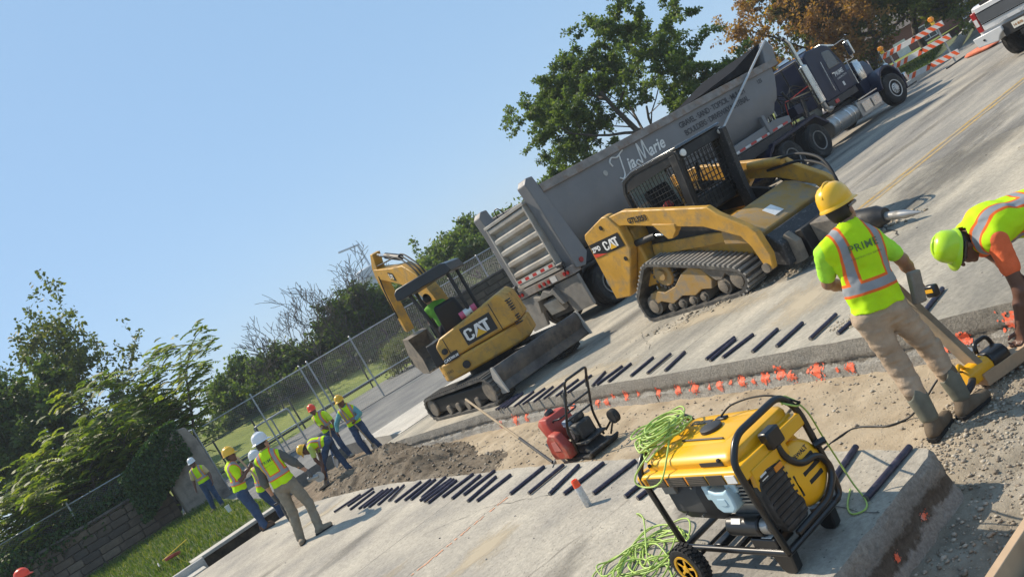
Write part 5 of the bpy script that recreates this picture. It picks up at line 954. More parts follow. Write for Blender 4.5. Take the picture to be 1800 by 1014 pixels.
b = MB(); b.prism([(1.80, .95), (2.0, .92), (2.02, 1.3), (2.2, 2.22), (2.06, 2.26), (1.86, 1.4)], .40, .50, 'y'); b.build('front_pillar', M_speck, ld, bevel=.01)
b = MB(); b.bx(.55, .58, -.42, .42, 1.5, 2.15); b.build('rear_window', M_glb, ld)
b = MB(); b.bx(.62, 1.0, -.26, .26, 1.25, 1.4); b.box((.68, 0, 1.65), (.12, .5, .6), (0, -8, 0)); b.build('seat', M_rub, ld, bevel=.04)
b = MB(); b.box((.95, -.3, 1.55), (.4, .12, .12), (0, -20, 0)); b.build('armrest', mat('red_plastic', (.45, .03, .03), .5), ld, bevel=.02)
b = MB(); b.bx(1.5, 1.8, -.4, .4, 1.2, 1.5); b.build('dash', M_blk, ld, bevel=.03); b = MB(); b.tube(fillet([(1.3, .3, 1.3), (1.35, .3, 1.75), (1.5, .28, 1.95)], .1), .03, 8); b.build('control_lever', M_rub, ld)
# ------------------------------------------------------------------ mini excavator
ex = thing('mini_excavator', 'yellow mini excavator with canopy, boom raised towards the fence', 'excavator', (7.25, 14.25, 0), 0)
loop = [(-1.32, 0), (1.35, 0), (1.55, .07), (1.64, .22), (1.62, .38), (1.5, .5), (1.35, .53), (-1.3, .58), (-1.48, .54), (-1.6, .42), (-1.64, .26), (-1.55, .08)]
for s_ in (-1, 1):
    y0, y1 = sorted((s_*1.05, s_*.64)); tb = track_band(ex, loop, y0, y1, .10, .022, .05, 'x', lugm=M_trk)
    b = MB(); b.bx(min(s_*.98, s_*.7), max(s_*.98, s_*.7), -1.25, 1.25, .14, .44); b.build('track_frame', M_blk, tb, bevel=.03)
    for yy, r_ in ((-1.36, .21), (1.36, .2), (-.7, .1), (-.25, .1), (.2, .1), (.65, .1)): b = MB(); b.cyl((s_*1.02, yy, .29 if r_ > .15 else .15), (s_*.7, yy, .29 if r_ > .15 else .15), r_, 18); b.build('roller', M_mud, tb, bevel=.015)
b = MB(); b.bx(-.65, .65, -.8, .8, .25, .5); b.build('car_body', M_blk, ex); b = MB(); b.cyl((.05, .05, .45), (.05, .05, .7), .48, 24); b.build('slew_ring', M_blk, ex)
bl = [(-.05, .60), (-.02, .66), (.03, .66), (.02, .5), (.06, .34), (.02, .2), (-.03, .16), (-.08, .18), (-.02, .34), (-.06, .48)]
b = MB(); b.prism([(a-1.72, c) for a, c in bl], -.92, 1.2, 'x'); dz = b.build('dozer_blade', mat('scuffed_blade_steel', (.10, .095, .09), .55, .5, var=.35, sc=5, dirt=(.24, .20, .155), dsc=3, damt=.55), ex, bevel=.008)
for x in (-.94, 1.2): b = MB(); b.prism([(-1.86, .16), (-1.6, .16), (-1.6, .5), (-1.7, .67), (-1.78, .67)], x, x+.03, 'x'); b.build('blade_end', M_gate, dz)
for x in (-.4, .5): b = MB(); b.box((x, -1.2, .36), (.14, .95, .16), (4, 0, 0)); b.build('blade_arm', M_blk, dz)
def hp(x, y, z): a = R(50); return (7.35-7.25+x*math.cos(a)-y*math.sin(a), 14.3-14.25+x*math.sin(a)+y*math.cos(a), z)
hs = bpy.data.objects.new('house', None)
def hb(b, name, m, bevel=0, parent=None, **k): b.v = [hp(*v) for v in b.v]; return b.build(name, m, parent or ex, bevel=bevel, **k)
b = MB(); b.prism([(-.72, .84), (-.95, .72), (-1.06, .4), (-1.1, -.1), (-1.08, -.62), (-.98, -.93), (-.75, -1.08), (.3, -1.08), (.62, -.95), (.85, -.3), (.85, .5), (.6, .84)], .70, 1.06, 'z'); hb(b, 'counterweight', M_cat, .05, seg=3)
b = MB(); b.prism([(.60, 1.075), (.60, 1.42), (.46, 1.53), (.06, 1.58), (-.29, 1.63), (-.74, 1.69), (-.92, 1.73), (-1.0, 1.64), (-1.05, 1.45), (-1.06, 1.075)], -1.075, -.55, 'x'); hd_ = hb(b, 'engine_cover', M_cat, .045, seg=3)
b = MB(); b.prism([(-.46, 1.07), (-.46, 1.66), (-.92, 1.72), (-1.03, 1.6), (-1.06, 1.07)], -.548, .5, 'x'); hb(b, 'side_cover', M_cat, .045, seg=3)
b = MB(); b.prism([(.62, 1.06), (.62, 1.5), (.82, 1.52), (.84, 1.06)], -.86, .1, 'x'); hb(b, 'side_panel', M_blk, .02)
b = MB(); b.bx(-.55, .85, -.44, .82, 1.06, 1.22); hb(b, 'floor', M_blk, .02)
b = MB(); b.cyl((-1.085, .23, .86), (-1.12, .23, .86), .075, 16); hb(b, 'exhaust_port', M_blk); b = MB(); b.cyl((-1.07, .47, 1.27), (-1.12, .47, 1.27), .06, 14); hb(b, 'fuel_cap', M_blk)
b = MB(); b.bx(-1.079, -1.06, .385, .40, 1.08, 1.5); hb(b, 'cover_seam', M_blk); b = MB(); b.bx(-1.081, -1.06, -.715, -.70, 1.08, 1.64); hb(b, 'cover_seam', M_blk)
for i in range(9):
    z = 1.52-i*.05-(.08 if i > 4 else 0); b = MB(); b.box((-1.0, -1.035, z), (.14, .14, .022), (0, 0, 0)); hb(b, 'vent_slot', M_blk)
def hv(x, y, z): a = R(50); return (x*math.cos(a)-y*math.sin(a), x*math.sin(a)+y*math.cos(a), z)
cat_logo(hd_, hp(-1.08, .02, 1.15), hv(0, -1, .0), (0, 0, 1), .66, .35)
b = MB(); b.add([(-1.084, .60, 1.05), (-1.084, .27, 1.05), (-1.084, .25, 1.19), (-1.084, .33, 1.2), (-1.084, .60, 1.14)], [(0, 1, 2, 3, 4)]); hb(b, 'model_decal', M_decal, parent=hd_, fix=False)
lettering('model_decal', 'CAT', M_decw, hd_, hp(-1.084, .585, 1.075), hv(0, -1, 0), (0, 0, 1), .075, bold=.004); lettering('model_decal', '305.5E', M_decw, hd_, hp(-1.084, .44, 1.085), hv(0, -1, 0), (0, 0, 1), .062, bold=.003, shear=.2)
lettering('unit_number', 'L11085', M_decal, hd_, hp(-1.088, .74, .86), hv(.1, -1, 0), (0, 0, 1), .075)
# canopy, seat, controls
for x0, y0, z0, x1, y1 in ((-.6, .54, 1.25, -.62, .64), (-.6, -.24, 1.6, -.62, -.24), (.42, .78, 1.2, .42, .78), (.5, -.2, 1.2, .5, -.2)):
    b = MB(); b.tube(fillet([(x0, y0, z0), (x0-.02, y0, 1.9), (x1, y1, 2.62)], .1), .04, 8); hb(b, 'canopy_post', M_blk)
b = MB(); b.loft([[(x, y, z) for y, z in ((.88, 2.56), (.86, 2.70), (.78, 2.76), (-.22, 2.76), (-.32, 2.72), (-.36, 2.54), (-.28, 2.52), (.3, 2.54), (.78, 2.52))] for x in (-.74, -.70, .66, .7)]); hb(b, 'canopy_roof', mat('dark_canopy_paint', (.02, .024, .03), .38, var=.12, sc=4), .02)
b = MB(); b.box((-.42, .16, 1.78), (.14, .60, .64), (0, -10, 0), taper=(1, .8)); hb(b, 'seat', M_rub, .06, seg=3); b = MB(); b.bx(-.42, .1, -.12, .44, 1.36, 1.5); hb(b, 'seat', M_rub, .05)
b = MB(); b.cyl((-.62, -.02, 1.68), (-.55, -.38, 1.70), .075, 14); bt_ = hb(b, 'rolled_flag', mat('pink_cloth', (.65, .12, .2), .7)); b = MB(); b.cyl((-.60, -.12, 1.684), (-.57, -.28, 1.694), .079, 14); hb(b, 'flag_band', M_decw, parent=bt_)
for y in (.72, -.05): b = MB(); b.cyl((.3, y, 1.2), (.3, y, 1.7), .04, 8); hb(b, 'control_stand', M_blk)
b = MB(); b.tube(fillet([(.35, .86, 1.25), (.35, .86, 1.85), (.75, .82, 1.85), (.8, .82, 1.25)], .1), .018, 8); hb(b, 'hand_rail', M_blk)
# boom group lies in a vertical plane through the swing bracket
BO = (7.584-7.25, 15.279-14.25); 
def bp(s, l, z): a = R(85); return (BO[0]+s*math.cos(a)-l*math.sin(a), BO[1]+s*math.sin(a)+l*math.cos(a), z)
def bb(b, name, m, bevel=.012, parent=None, **k): b.v = [bp(*v) for v in b.v]; return b.build(name, m, parent or ex, bevel=bevel, **k)
b = MB(); b.bx(-.25, .25, -.18, .18, .75, 1.35); bb(b, 'swing_bracket', M_cat)
b = MB(); b.prism([(-.12, 1.2), (.16, 1.15), (.55, 2.2), (.9, 2.62), (1.55, 2.93), (2.75, 3.36), (2.84, 3.5), (2.7, 3.6), (1.6, 3.36), (.85, 3.24), (.36, 2.9), (.1, 2.3)], -.13, .13, 'y'); bo = bb(b, 'boom', M_cat)
b = MB(); b.prism([(2.24, 3.9), (2.40, 3.94), (2.80, 3.66), (2.93, 3.42), (3.12, 1.95), (2.98, 1.88), (2.74, 3.1), (2.60, 3.42)], -.11, .11, 'y'); sk = bb(b, 'stick', M_cat)
b = MB(); b.cyl((.95, 0, 3.42), (1.75, 0, 3.68), .075, 12); c_ = bb(b, 'stick_cylinder', M_blk); b = MB(); b.cyl((1.75, 0, 3.68), (2.34, 0, 3.86), .04, 10); bb(b, 'rod', M_chrome, parent=c_)
for l in (-.17, .17): b = MB(); b.cyl((.3, l, 1.4), (.75, l, 2.3), .06, 10); c_ = bb(b, 'boom_cylinder', M_blk); b = MB(); b.cyl((.75, l, 2.3), (1.15, l, 2.85), .035, 10); bb(b, 'rod', M_chrome, parent=c_)
b = MB(); b.cyl((2.6, -.0, 3.75), (3.15, 0, 2.95), .05, 10); c_ = bb(b, 'bucket_cylinder', M_blk); b = MB(); b.cyl((3.15, 0, 2.95), (3.26, 0, 1.95), .03, 8); bb(b, 'rod', M_chrome, parent=c_)
for l in (-.08, 0, .08): b = MB(); b.tube(fillet([(.1, l, 1.9), (.35, l, 3.0), (.95, l, 3.5), (1.7, l, 3.55), (2.5, l, 3.62)], .25), .018, 6); bb(b, 'hose', M_rub, 0)
b = MB(); b.tube(fillet([(2.6, .13, 3.4), (2.78, .14, 3.0), (2.86, .14, 2.6), (3.0, .12, 2.3)], .2), .018, 6); bb(b, 'hose', M_rub, 0)
cat_logo(bo, (BO[0]+math.cos(R(85))*1.9-math.sin(R(85))*.132, BO[1]+math.sin(R(85))*1.9+math.cos(R(85))*.132, 3.14), (-math.cos(R(85)), -math.sin(R(85)), -.35), (0, 0, 1), .3, .2)
bb_ = bb
def bb(b, name, m, bevel=.012, parent=None, **k): b.v = [(2.86+(x-2.86)*.82, y*.9, 1.72+(z-1.72)*.82) for x, y, z in b.v]; return bb_(b, name, m, bevel, parent, **k)
b = MB(); P = [(2.72, 2.18), (3.14, 2.26), (3.42, 1.8), (3.38, 1.35), (3.05, 1.06), (2.62, 1.0), (2.5, 1.08), (2.86, 1.2), (3.12, 1.42), (3.16, 1.75), (2.98, 2.02)]; P = [(a-.06, c-.46) for a, c in P]; b.prism(P, -.31, .31, 'y'); bk = bb(b, 'bucket', M_mud)
for l in (-.325, .31): b = MB(); b.prism([(2.66, 1.72), (3.08, 1.80), (3.36, 1.34), (3.32, .89), (2.99, .60), (2.44, .56), (2.36, 1.04)], l, l+.015, 'y'); bb(b, 'bucket_cheek', M_mud, .003, bk)
for i in range(5): b = MB(); l = -.28+i*.14; b.prism([(2.54, .54), (2.54, .61), (2.30, .59)], l-.03, l+.03, 'y'); bb(b, 'bucket_tooth', M_mud, .003, bk)
for i in range(3): b = MB(); b.prism([(3.30-.1*i*i*.3, .84+.2*i), (3.36, .84+.2*i), (3.36, .90+.2*i), (3.24, .90+.2*i)], -.315, .315, 'y'); bb(b, 'bucket_rib', M_mud, .003, bk)
# ================================================================== generator, cords, compactor, small site things
M_gy = mat('generator_yellow', (.82, .42, .008), .35, var=.05, sc=3, coat=.3, dirt=(.6, .36, .06), dsc=3, damt=.2)
M_gblk = mat('gloss_black_tube', (.012, .012, .013), .3, var=.1, spec=.6); M_plast = mat('charcoal_plastic', (.035, .036, .038), .55, var=.15, sc=6, dirt=(.10, .10, .095), damt=.25)
M_ptr = mat('dark_outlet_panel', (.05, .042, .035), .5, var=.2, sc=20); M_blue = mat('pale_blue_cover', (.42, .58, .66), .45, var=.06)
M_cast = mat('cast_aluminium', (.33, .33, .32), .45, .8, var=.15, sc=10)
M_hot = mat('sooty_guard', (.03, .03, .03), .6, var=.4, sc=18, dirt=(.12, .115, .11), dsc=12, damt=.4)
gn = thing('portable_generator', 'yellow portable generator in a black tube frame on the near slab', 'generator', (2.49, 4.0, 0), -90)
for x in (.035, .85):
    P = [(x, .02, .14), (x, .0, .58), (x, .0, .68), (x, .10, .785), (x, .50, .785), (x, .57, .66), (x, .555, .26), (x, .53, .15), (x-.0, .46, .14)] if x > .5 else [(x, .02, .14), (x, .0, .58), (x, .0, .66), (x, .08, .74), (x, .50, .765), (x, .56, .66), (x, .55, .2), (x, .5, .14)]
    b = MB(); b.tube(fillet(P, .07, 5), .0195, 12); b.build('frame_hoop', M_gblk, gn, smooth=180)
    b = MB(); b.tube([(x, .02, .14), (x, .5, .14)], .0195, 10); b.build('frame_base', M_gblk, gn)
for y in (.02, .5): b = MB(); b.tube([(.035, y, .14), (.85, y, .14)], .0195, 12); b.build('frame_rail', M_gblk, gn)
b = MB(); b.tube(fillet([(.86, .30, .68), (.87, .30, .52), (.885, .36, .44), (.89, .50, .42), (.89, .54, .30), (.885, .42, .2), (.875, .12, .19)], .06, 5), .019, 12); b.build('folding_handle', M_gblk, gn, smooth=180)
b = MB(); b.box((.87, .29, .655), (.07, .11, .1)); b.build('handle_latch', M_gblk, gn, bevel=.012)
# yellow control panel skirt and tank
b = MB(); b.prism([(-.012, .57), (.56, .57), (.56, .645), (.05, .655), (.0, .65), (-.018, .635)], .0, .862, 'x'); sk_ = b.build('panel_skirt', M_gy, gn, bevel=.01)
for x0, x1 in ((.10, .255), (.275, .43), (.45, .60), (.615, .74)): b = MB(); b.bx(x0, x1, -.021, -.01, .577, .634); b.build('outlet_panel', M_ptr, sk_)
for x0, x1 in ((.10, .255), (.275, .43), (.45, .60)):
    for i in range(4): b = MB(); b.bx(x0+.01, x1-.01, -.0225, -.0205, .594+i*.011, .596+i*.011); b.build('panel_print', mat('panel_print_grey', (.14, .12, .095), .6), sk_)
for x in (.07, .265, .44): b = MB(); b.bx(x, x+.012, -.0218, -.017, .59, .634); b.build('warning_label', mat('label_orange', (.75, .26, .02), .5), sk_)
def rrect(x0, x1, y0, y1, z, r=.04, k=4):
    o = []
    for cx, cy, a0 in ((x1-r, y0+r, -90), (x1-r, y1-r, 0), (x0+r, y1-r, 90), (x0+r, y0+r, 180)):
        for j in range(k+1): a = R(a0+90*j/k); o.append((cx+r*math.cos(a), cy+r*math.sin(a), z))
    return o
b = MB(); b.loft([rrect(.075, .805, .035, .54, .645, .035), rrect(.07, .81, .03, .545, .685, .045), rrect(.08, .80, .045, .535, .708, .045), rrect(.11, .77, .085, .51, .722, .04), rrect(.14, .75, .12, .48, .727, .04)]); tn_ = b.build('fuel_tank', M_gy, gn, smooth=40, bevel=.004)
b = MB(); b.loft([rrect(.17, .69, .16, .45, .7255, .03), rrect(.185, .675, .175, .435, .734, .03)]); b.build('tank_relief', M_gy, tn_, smooth=40)
b = MB(); b.lathe([(.066, 0), (.068, .006), (.066, .02), (.055, .026), (0, .027)], (.45, .31, .7335), n=28); b.build('fuel_cap', M_plast, tn_, smooth=35)
b = MB(); b.bx(.40, .48, .40, .44, .7335, .748); b.build('fuel_gauge', M_gblk, tn_, bevel=.004); b = MB(); b.bx(.19, .36, .39, .43, .7345, .7365); b.build('brand_plate', M_plast, tn_)
b = MB(); b.tube(fillet([(.44, .42, .75), (.5, .46, .79), (.62, .5, .80), (.78, .52, .79), (.9, .56, .7)], .08, 4), .006, 6); b.build('power_lead', M_rub, gn, smooth=180)
b = MB(); b.cyl((.30, .20, .74), (.66, .18, .74), .006, 6); b.build('thin_rod', M_plast, tn_)
for x in (.13, .72): b = MB(); b.lathe([(.012, 0), (.012, .01), (.005, .014)], (x, .032, .692), (0, -1, .25), n=10); b.build('tank_bolt', M_rub, tn_)
lettering('lettering', 'DEWALT', M_gy, tn_, (.205, .40, .7366), (1, 0, 0), (0, 1, 0), .022, bold=.001, lift=.0005)
b = MB(); b.prism([(.8, .44), (.85, .44), (.872, .60), (.84, .60)], .06, .36, 'y'); b.build('side_shield', M_gy, gn, bevel=.006); b = MB(); b.bx(.70, .815, .40, .545, .575, .66); b.build('side_shield', M_gy, gn, bevel=.012)
# alternator end and engine
b = MB(); b.loft([[(.13, y, z) for y, z in ((.04, .38), (.10, .29), (.34, .29), (.40, .38), (.40, .50), (.34, .56), (.08, .56), (.04, .50))], [(.41, y, z) for y, z in ((.02, .38), (.10, .28), (.36, .28), (.42, .38), (.42, .50), (.36, .57), (.06, .57), (.02, .51))], [(.50, y, z) for y, z in ((.08, .39), (.13, .32), (.33, .32), (.38, .39), (.38, .48), (.33, .54), (.12, .54), (.08, .49))]]); al = b.build('alternator', M_plast, gn, bevel=.008)
for x, y, z in ((.20, .033, .36), (.36, .02, .36), (.20, .055, .53), (.37, .04, .53)): b = MB(); b.cyl((x, y+.02, z), (x, y-.008, z), .007, 8); b.build('cover_screw', M_cast, al)
b = MB(); b.bx(.135, .24, .018, .06, .505, .562); b.build('alternator_plate', mat('grey_panel', (.17, .17, .165), .5), al, bevel=.004)
b = MB(); b.bx(.50, .80, .10, .42, .24, .54); en = b.build('engine_block', M_cast, gn, bevel=.03)
b = MB(); b.bx(.50, .545, .0, .12, .47, .56); b.build('pale_bracket', M_blue, en, bevel=.008); b = MB(); b.bx(.66, .74, .02, .12, .50, .565); b.build('pale_bracket', M_blue, en, bevel=.008)
b = MB(); b.prism([(.555, .545), (.60, .525), (.66, .525), (.70, .545), (.715, .49), (.705, .425), (.67, .40), (.59, .40), (.56, .43), (.55, .49)], -.018, .10, 'y'); rc = b.build('rocker_cover', M_blue, en, bevel=.012, seg=3)
b = MB(); b.prism([(.60, .49), (.66, .49), (.665, .455), (.64, .445), (.605, .45)], -.0215, -.017, 'y'); b.build('cover_boss', M_blue, rc, bevel=.003)
for i in range(6): b = MB(); b.bx(.72+i*.0, .80, .03, .12, .42+i*.022, .43+i*.022); b.build('cooling_fin', M_cast, en)
b = MB(); b.cyl((.50, .06, .275), (.74, .06, .275), .058, 24); mo = b.build('starter_motor', M_gblk, gn, bevel=.01); b = MB(); b.cyl((.74, .06, .275), (.80, .06, .275), .045, 16); b.build('motor_cap', M_cast, mo, bevel=.006); b = MB(); b.box((.59, .022, .324), (.07, .03, .002), (52, 0, 0)); b.build('motor_label', M_decw, mo)
b = MB(); b.bx(.62, .80, .02, .16, .155, .215); b.build('battery_tray', M_gblk, gn, bevel=.008); b = MB(); b.bx(.70, .77, .03, .12, .2155, .218); b.build('tray_label', M_decw, gn)
b = MB(); b.bx(.30, .36, .02, .50, .13, .17); b.build('cross_member', M_gblk, gn, bevel=.006); b = MB(); b.bx(.46, .49, .02, .50, .13, .155); b.build('cross_member', M_gblk, gn)
# muffler guard and recoil starter on the right hand end
b = MB(); b.prism([(.06, .52), (.14, .575), (.25, .55), (.30, .30), (.26, .20), (.10, .20), (.05, .32)], .79, .865, 'x'); mg = b.build('muffler_guard', M_hot, gn, bevel=.02)
for i in range(9): z = .235+i*.036; b = MB(); b.bx(.866, .871, .075, .265, z, z+.012); b.build('guard_fin', M_blk, mg)
b = MB(); b.lathe([(.175, 0), (.178, .03), (.165, .05), (.13, .07), (.06, .078), (0, .08)], (.80, .39, .375), (1, 0, 0), n=36); rs = b.build('recoil_housing', M_gy, gn, smooth=40); b = MB(); b.prism([(.24, .22), (.5, .22), (.56, .42), (.50, .56), (.30, .56)], .74, .805, 'x'); b.build('blower_housing', M_gy, gn, bevel=.02)
for z in (.44, .385, .33): b = MB(); b.box((.874, .42, z), (.012, .15-abs(z-.385)*.5, .026)); b.build('air_slot', M_rub, rs, bevel=.004)
for i in range(3): b = MB(); b.box((.868, .285, .36+.03*i-.03), (.01, .012, .06)); b.build('air_slot', M_rub, rs)
lettering('lettering', 'DEWALT', M_decal, rs, (.872, .33, .475), (0, 1, 0), (-.25, 0, 1), .034, bold=.0012)
b = MB(); b.cyl((.86, .53, .45), (.90, .585, .45), .02, 10); b.build('starter_handle', M_gblk, gn)
b = MB(); b.box((.866, .12, .53), (.003, .05, .03)); b.build('warning_label', M_decw, mg); b = MB(); b.bx(.842, .8722, .20, .26, .5, .53); b.build('warning_label', MATS['label_orange'], gn); b = MB(); b.bx(.76, .83, -.0235, -.0175, .585, .63); b.build('rating_label', M_decw, sk_)
b = MB(); b.bx(.56, .74, .0285, .031, .66, .684); b.build('brand_stripe', M_plast, tn_)
# wheels and feet
for y, s_ in ((-.115, -1), (.64, 1)):
    b = MB(); r = .122; b.lathe([(.08, -.036), (.1, -.042), (r*.97, -.038), (r, -.03), (r, .03), (r*.97, .038), (.1, .042), (.08, .036), (.08, -.036)], (0, 0, 0), (0, 1, 0), n=36); wt = b.build('wheel', M_tyre, gn, (.19, y, r), smooth=40)
    for i in range(26):
        a = 6.283*i/26
        for q in (-1, 1): b = MB(); b.box(((r+.003)*math.cos(a+q*.06), q*.018, (r+.003)*math.sin(a+q*.06)), (.012, .03, .02), Matrix.Rotation(-(a+q*.06), 3, 'Y') @ Matrix.Rotation(q*.4, 3, 'X')); b.build('tread_block', M_tyre, wt)
    b = MB(); b.lathe([(.082, .03*s_), (.082, .044*s_), (.070, .042*s_), (.066, .030*s_), (.024, .027*s_), (.022, .042*s_), (0, .044*s_)], axis=(0, 1, 0), n=30); rm_ = b.build('rim', M_gy, wt, smooth=30)
    for i in range(5): a = 6.283*i/5; b = MB(); b.box((.044*math.cos(a), .032*s_, .044*math.sin(a)), (.042, .012, .016), Matrix.Rotation(-a, 3, 'Y')); b.build('spoke', M_gy, wt, bevel=.003)
b = MB(); b.cyl((.19, -.1, .122), (.19, .63, .122), .012, 8); b.build('axle', M_gblk, gn)
for y in (.06, .44): b = MB(); b.prism([(.70, .13), (.84, .13), (.82, .02), (.80, .0), (.74, .0), (.72, .02)], y-.03, y+.03, 'y'); b.build('foot', M_gblk, gn, bevel=.008)
# ------------------------------------------------------------------ cords
M_grn = mat('lime_green_cord', (.40, .54, .12), .45, var=.2, sc=12, spec=.5); M_kc = mat('black_cord', (.012, .012, .012), .5)
def spl(P, k=6):
    P = [Vector(p) for p in P]; P = [P[0]]+P+[P[-1]]; out = []
    for i in range(1, len(P)-2):
        for j in range(k): t = j/k; a, b_, c, d = P[i-1], P[i], P[i+1], P[i+2]; out.append(.5*((2*b_)+(c-a)*t+(2*a-5*b_+4*c-d)*t*t+(3*b_-a-3*c+d)*t**3))
    return out+[P[-2]]
def loops(n, c, rx, ry, zf, seed, jit=.02, ang=0, turns_pts=10, drift=.01):
    rg = random.Random(seed); P = []; cx, cy = c; fx, fy = rx, ry; a0 = rg.uniform(0, 6)
    for i in range(n*turns_pts):
        t = i/turns_pts; a = a0+6.283*t
        if i % turns_pts == 0: fx, fy, ox, oy, th = rx*rg.uniform(.65, 1.1), ry*rg.uniform(.65, 1.1), rg.gauss(0, jit), rg.gauss(0, jit), rg.gauss(ang, .7)
        x, y = fx*math.cos(a), fy*math.sin(a); X, Y = cx+ox+x*math.cos(th)-y*math.sin(th), cy+oy+x*math.sin(th)+y*math.cos(th); P.append((X, Y, zf(X, Y, t/n, rg)))
    return P
def topz(x, y, t, rg):      # height of the generator top at local x,y (front edge falls away)
    z = .755 if y > .06 else .755-1.4*(.06-y); z = z if x > .06 else min(z, .80-.35*(.06-x)); return max(z, .56)+.085*t*(1 if y > 0 else .5)+rg.uniform(0, .016)
P = loops(15, (.12, .24), .125, .19, topz, 31, .035, -.2); P += [(.10, .0, .72), (.02, -.045, .64), (.10, -.05, .60), (.26, -.045, .63), (.3, .06, .74), (.22, .2, .79)]
gp = lambda p: (2.49+p[1], 4.0-p[0], p[2])
b = MB(); b.tube(spl([gp(p) for p in P], 4), .0058, 6); o = b.build('extension_cord', M_grn, smooth=180, fix=False); tag(o, 'lime green cord coiled on top of the generator', 'cord', 'lime green extension cords')
rgp = random.Random(9)
P = loops(13, (2.56, 4.42), .20, .36, lambda x, y, t, rg: .008+.09*t*rg.random()**2, 33, .10, -.5); P = [(2.95, 4.95, .008), (2.86, 4.86, .12), (2.82, 4.75, .1)]+P
b = MB(); b.tube(spl(P, 5), .0058, 6); o = b.build('extension_cord', M_grn, smooth=180, fix=False); tag(o, 'tangled heap of lime green cord on the slab left of the generator', 'cord', 'lime green extension cords')
P = [gp(p) for p in ((.84, .50, .73), (.80, .56, .745), (.83, .60, .70), (.88, .56, .68), (.89, .50, .72), (.84, .50, .745), (.82, .57, .74), (.85, .62, .62), (.80, .68, .42), (.77, .72, .25), (.80, .70, .1), (.86, .66, .015), (.90, .58, .009), (.84, .54, .009), (.76, .62, .009), (.68, .78, .009))]
b = MB(); b.tube(spl(P, 6), .0055, 6); o = b.build('extension_cord', M_grn, smooth=180, fix=False); tag(o, 'single lime green cord hanging from the right end of the generator frame', 'cord', 'lime green extension cords')
P = [gp((.9, .56, .70)), (3.12, 3.3, .55), (3.35, 3.75, .06), (3.75, 4.05, -.12), (4.2, 4.4, -.295), (4.55, 4.28, -.3), (4.54, 3.97, -.3), (4.62, 3.82, -.29), (4.62, 3.62, -.16), (4.70, 3.50, -.06), (4.78, 3.42, -.08), (4.86, 3.44, -.12)]
P[1:4] = [(3.3, 3.5, .50), (3.9, 4.0, .12), (4.25, 4.4, -.27)]
b = MB(); b.tube(spl(P, 7), .008, 6); o = b.build('power_cord', M_kc, smooth=180, fix=False); tag(o, 'black power cord running from the generator to the yellow saw', 'cord')
# ------------------------------------------------------------------ plate compactor (x forward, towards the red tank)
M_pr = mat('faded_red_plastic', (.42, .055, .035), .5, var=.15, sc=4, dirt=(.42, .22, .15), dsc=4, damt=.35); M_pb = mat('dirty_black', (.03, .03, .03), .6, var=.3, dirt=(.17, .15, .12), dsc=7, damt=.45)
pc = thing('plate_compactor', 'red and black plate compactor with tall handle in the trench', 'compactor', (4.74, 8.18, -.31), 88)
b = MB(); b.prism([(-.36, .07), (-.28, .0), (.26, .0), (.38, .09), (.36, .115), (.24, .04), (-.26, .04), (-.34, .09)], -.23, .23, 'y'); b.build('base_plate', M_pb, pc, bevel=.008)
b = MB(); b.loft([rrect(-.22, .2, -.16, .16, .04, .04), rrect(-.14, .14, -.12, .12, .16, .04)]); b.build('exciter', M_pb, pc, bevel=.01)
b = MB(); b.bx(-.26, .2, -.17, .17, .16, .19); b.build('engine_deck', M_pb, pc, bevel=.008); b = MB(); b.bx(-.16, .12, -.12, .12, .19, .40); en = b.build('engine', M_pb, pc, bevel=.03)
b = MB(); b.cyl((-.04, .12, .30), (-.04, .16, .30), .10, 20); b.build('recoil_starter', M_pb, en, bevel=.008); b = MB(); b.cyl((-.04, .16, .30), (-.04, .168, .30), .06, 18); b.build('starter_grille', M_cast, en)
b = MB(); b.bx(-.1, .06, -.1, .06, .40, .47); b.build('fuel_tank', M_pb, pc, bevel=.02); b = MB(); b.bx(.0, .14, .02, .12, .38, .46); b.build('air_filter', mat('blue_grey_cover', (.26, .32, .38), .45), pc, bevel=.02)
b = MB(); b.loft([rrect(.26, .42, -.14, .2, .2, .03), rrect(.24, .46, -.16, .22, .28, .03), rrect(.28, .54, -.15, .22, .50, .03), rrect(.31, .50, -.12, .19, .56, .03)]); wt_ = b.build('water_tank', M_pr, pc, bevel=.01); b = MB(); b.cyl((.41, .04, .55), (.44, .04, .60), .06, 16); b.build('tank_cap', M_plast, wt_, bevel=.008)
b = MB(); b.loft([[(x, y, z) for x, z in ((.02, .06), (.40, .06), (.43, .14), (.38, .32), (.26, .40), (.12, .38), (.0, .2))] for y in (.18, .27, .30)]); bc = b.build('belt_cover', M_pr, pc, bevel=.02); b = MB(); b.prism([(.12, .18), (.29, .18), (.26, .30), (.15, .31)], .301, .306, 'y'); b.build('belt_label', mat('label_pink', (.6, .2, .17), .6), bc)
for s_ in (-1, 1):
    b = MB(); b.tube(fillet([(-.06, s_*.21, .08), (-.10, s_*.21, .4), (-.50, s_*.17, .90)], .1), .016, 10); b.build('handle_post', M_gblk, pc, smooth=180); b = MB(); b.box((-.40, s_*.18, .79), (.03, .035, .16), (0, -38, 0)); b.build('handle_clamp', M_plast, pc, bevel=.005)
b = MB(); b.tube(fillet([(-.42, .17, .80), (-.56, .17, .97), (-.56, -.17, .97), (-.42, -.17, .80)], .05), .016, 10); b.build('handle_bar', M_gblk, pc, smooth=180)
for x, z in ((-.30, .66), (-.20, .50)): b = MB(); b.cyl((x, -.19, z), (x, .19, z), .013, 8); b.build('cross_bar', M_gblk, pc)
b = MB(); b.tube(fillet([(.3, -.15, .46), (.3, -.15, .56), (.05, -.15, .52), (.05, .15, .52), (.28, .13, .50), (.3, .12, .42)], .06), .012, 8); b.build('lifting_frame', M_gblk, pc, smooth=180)
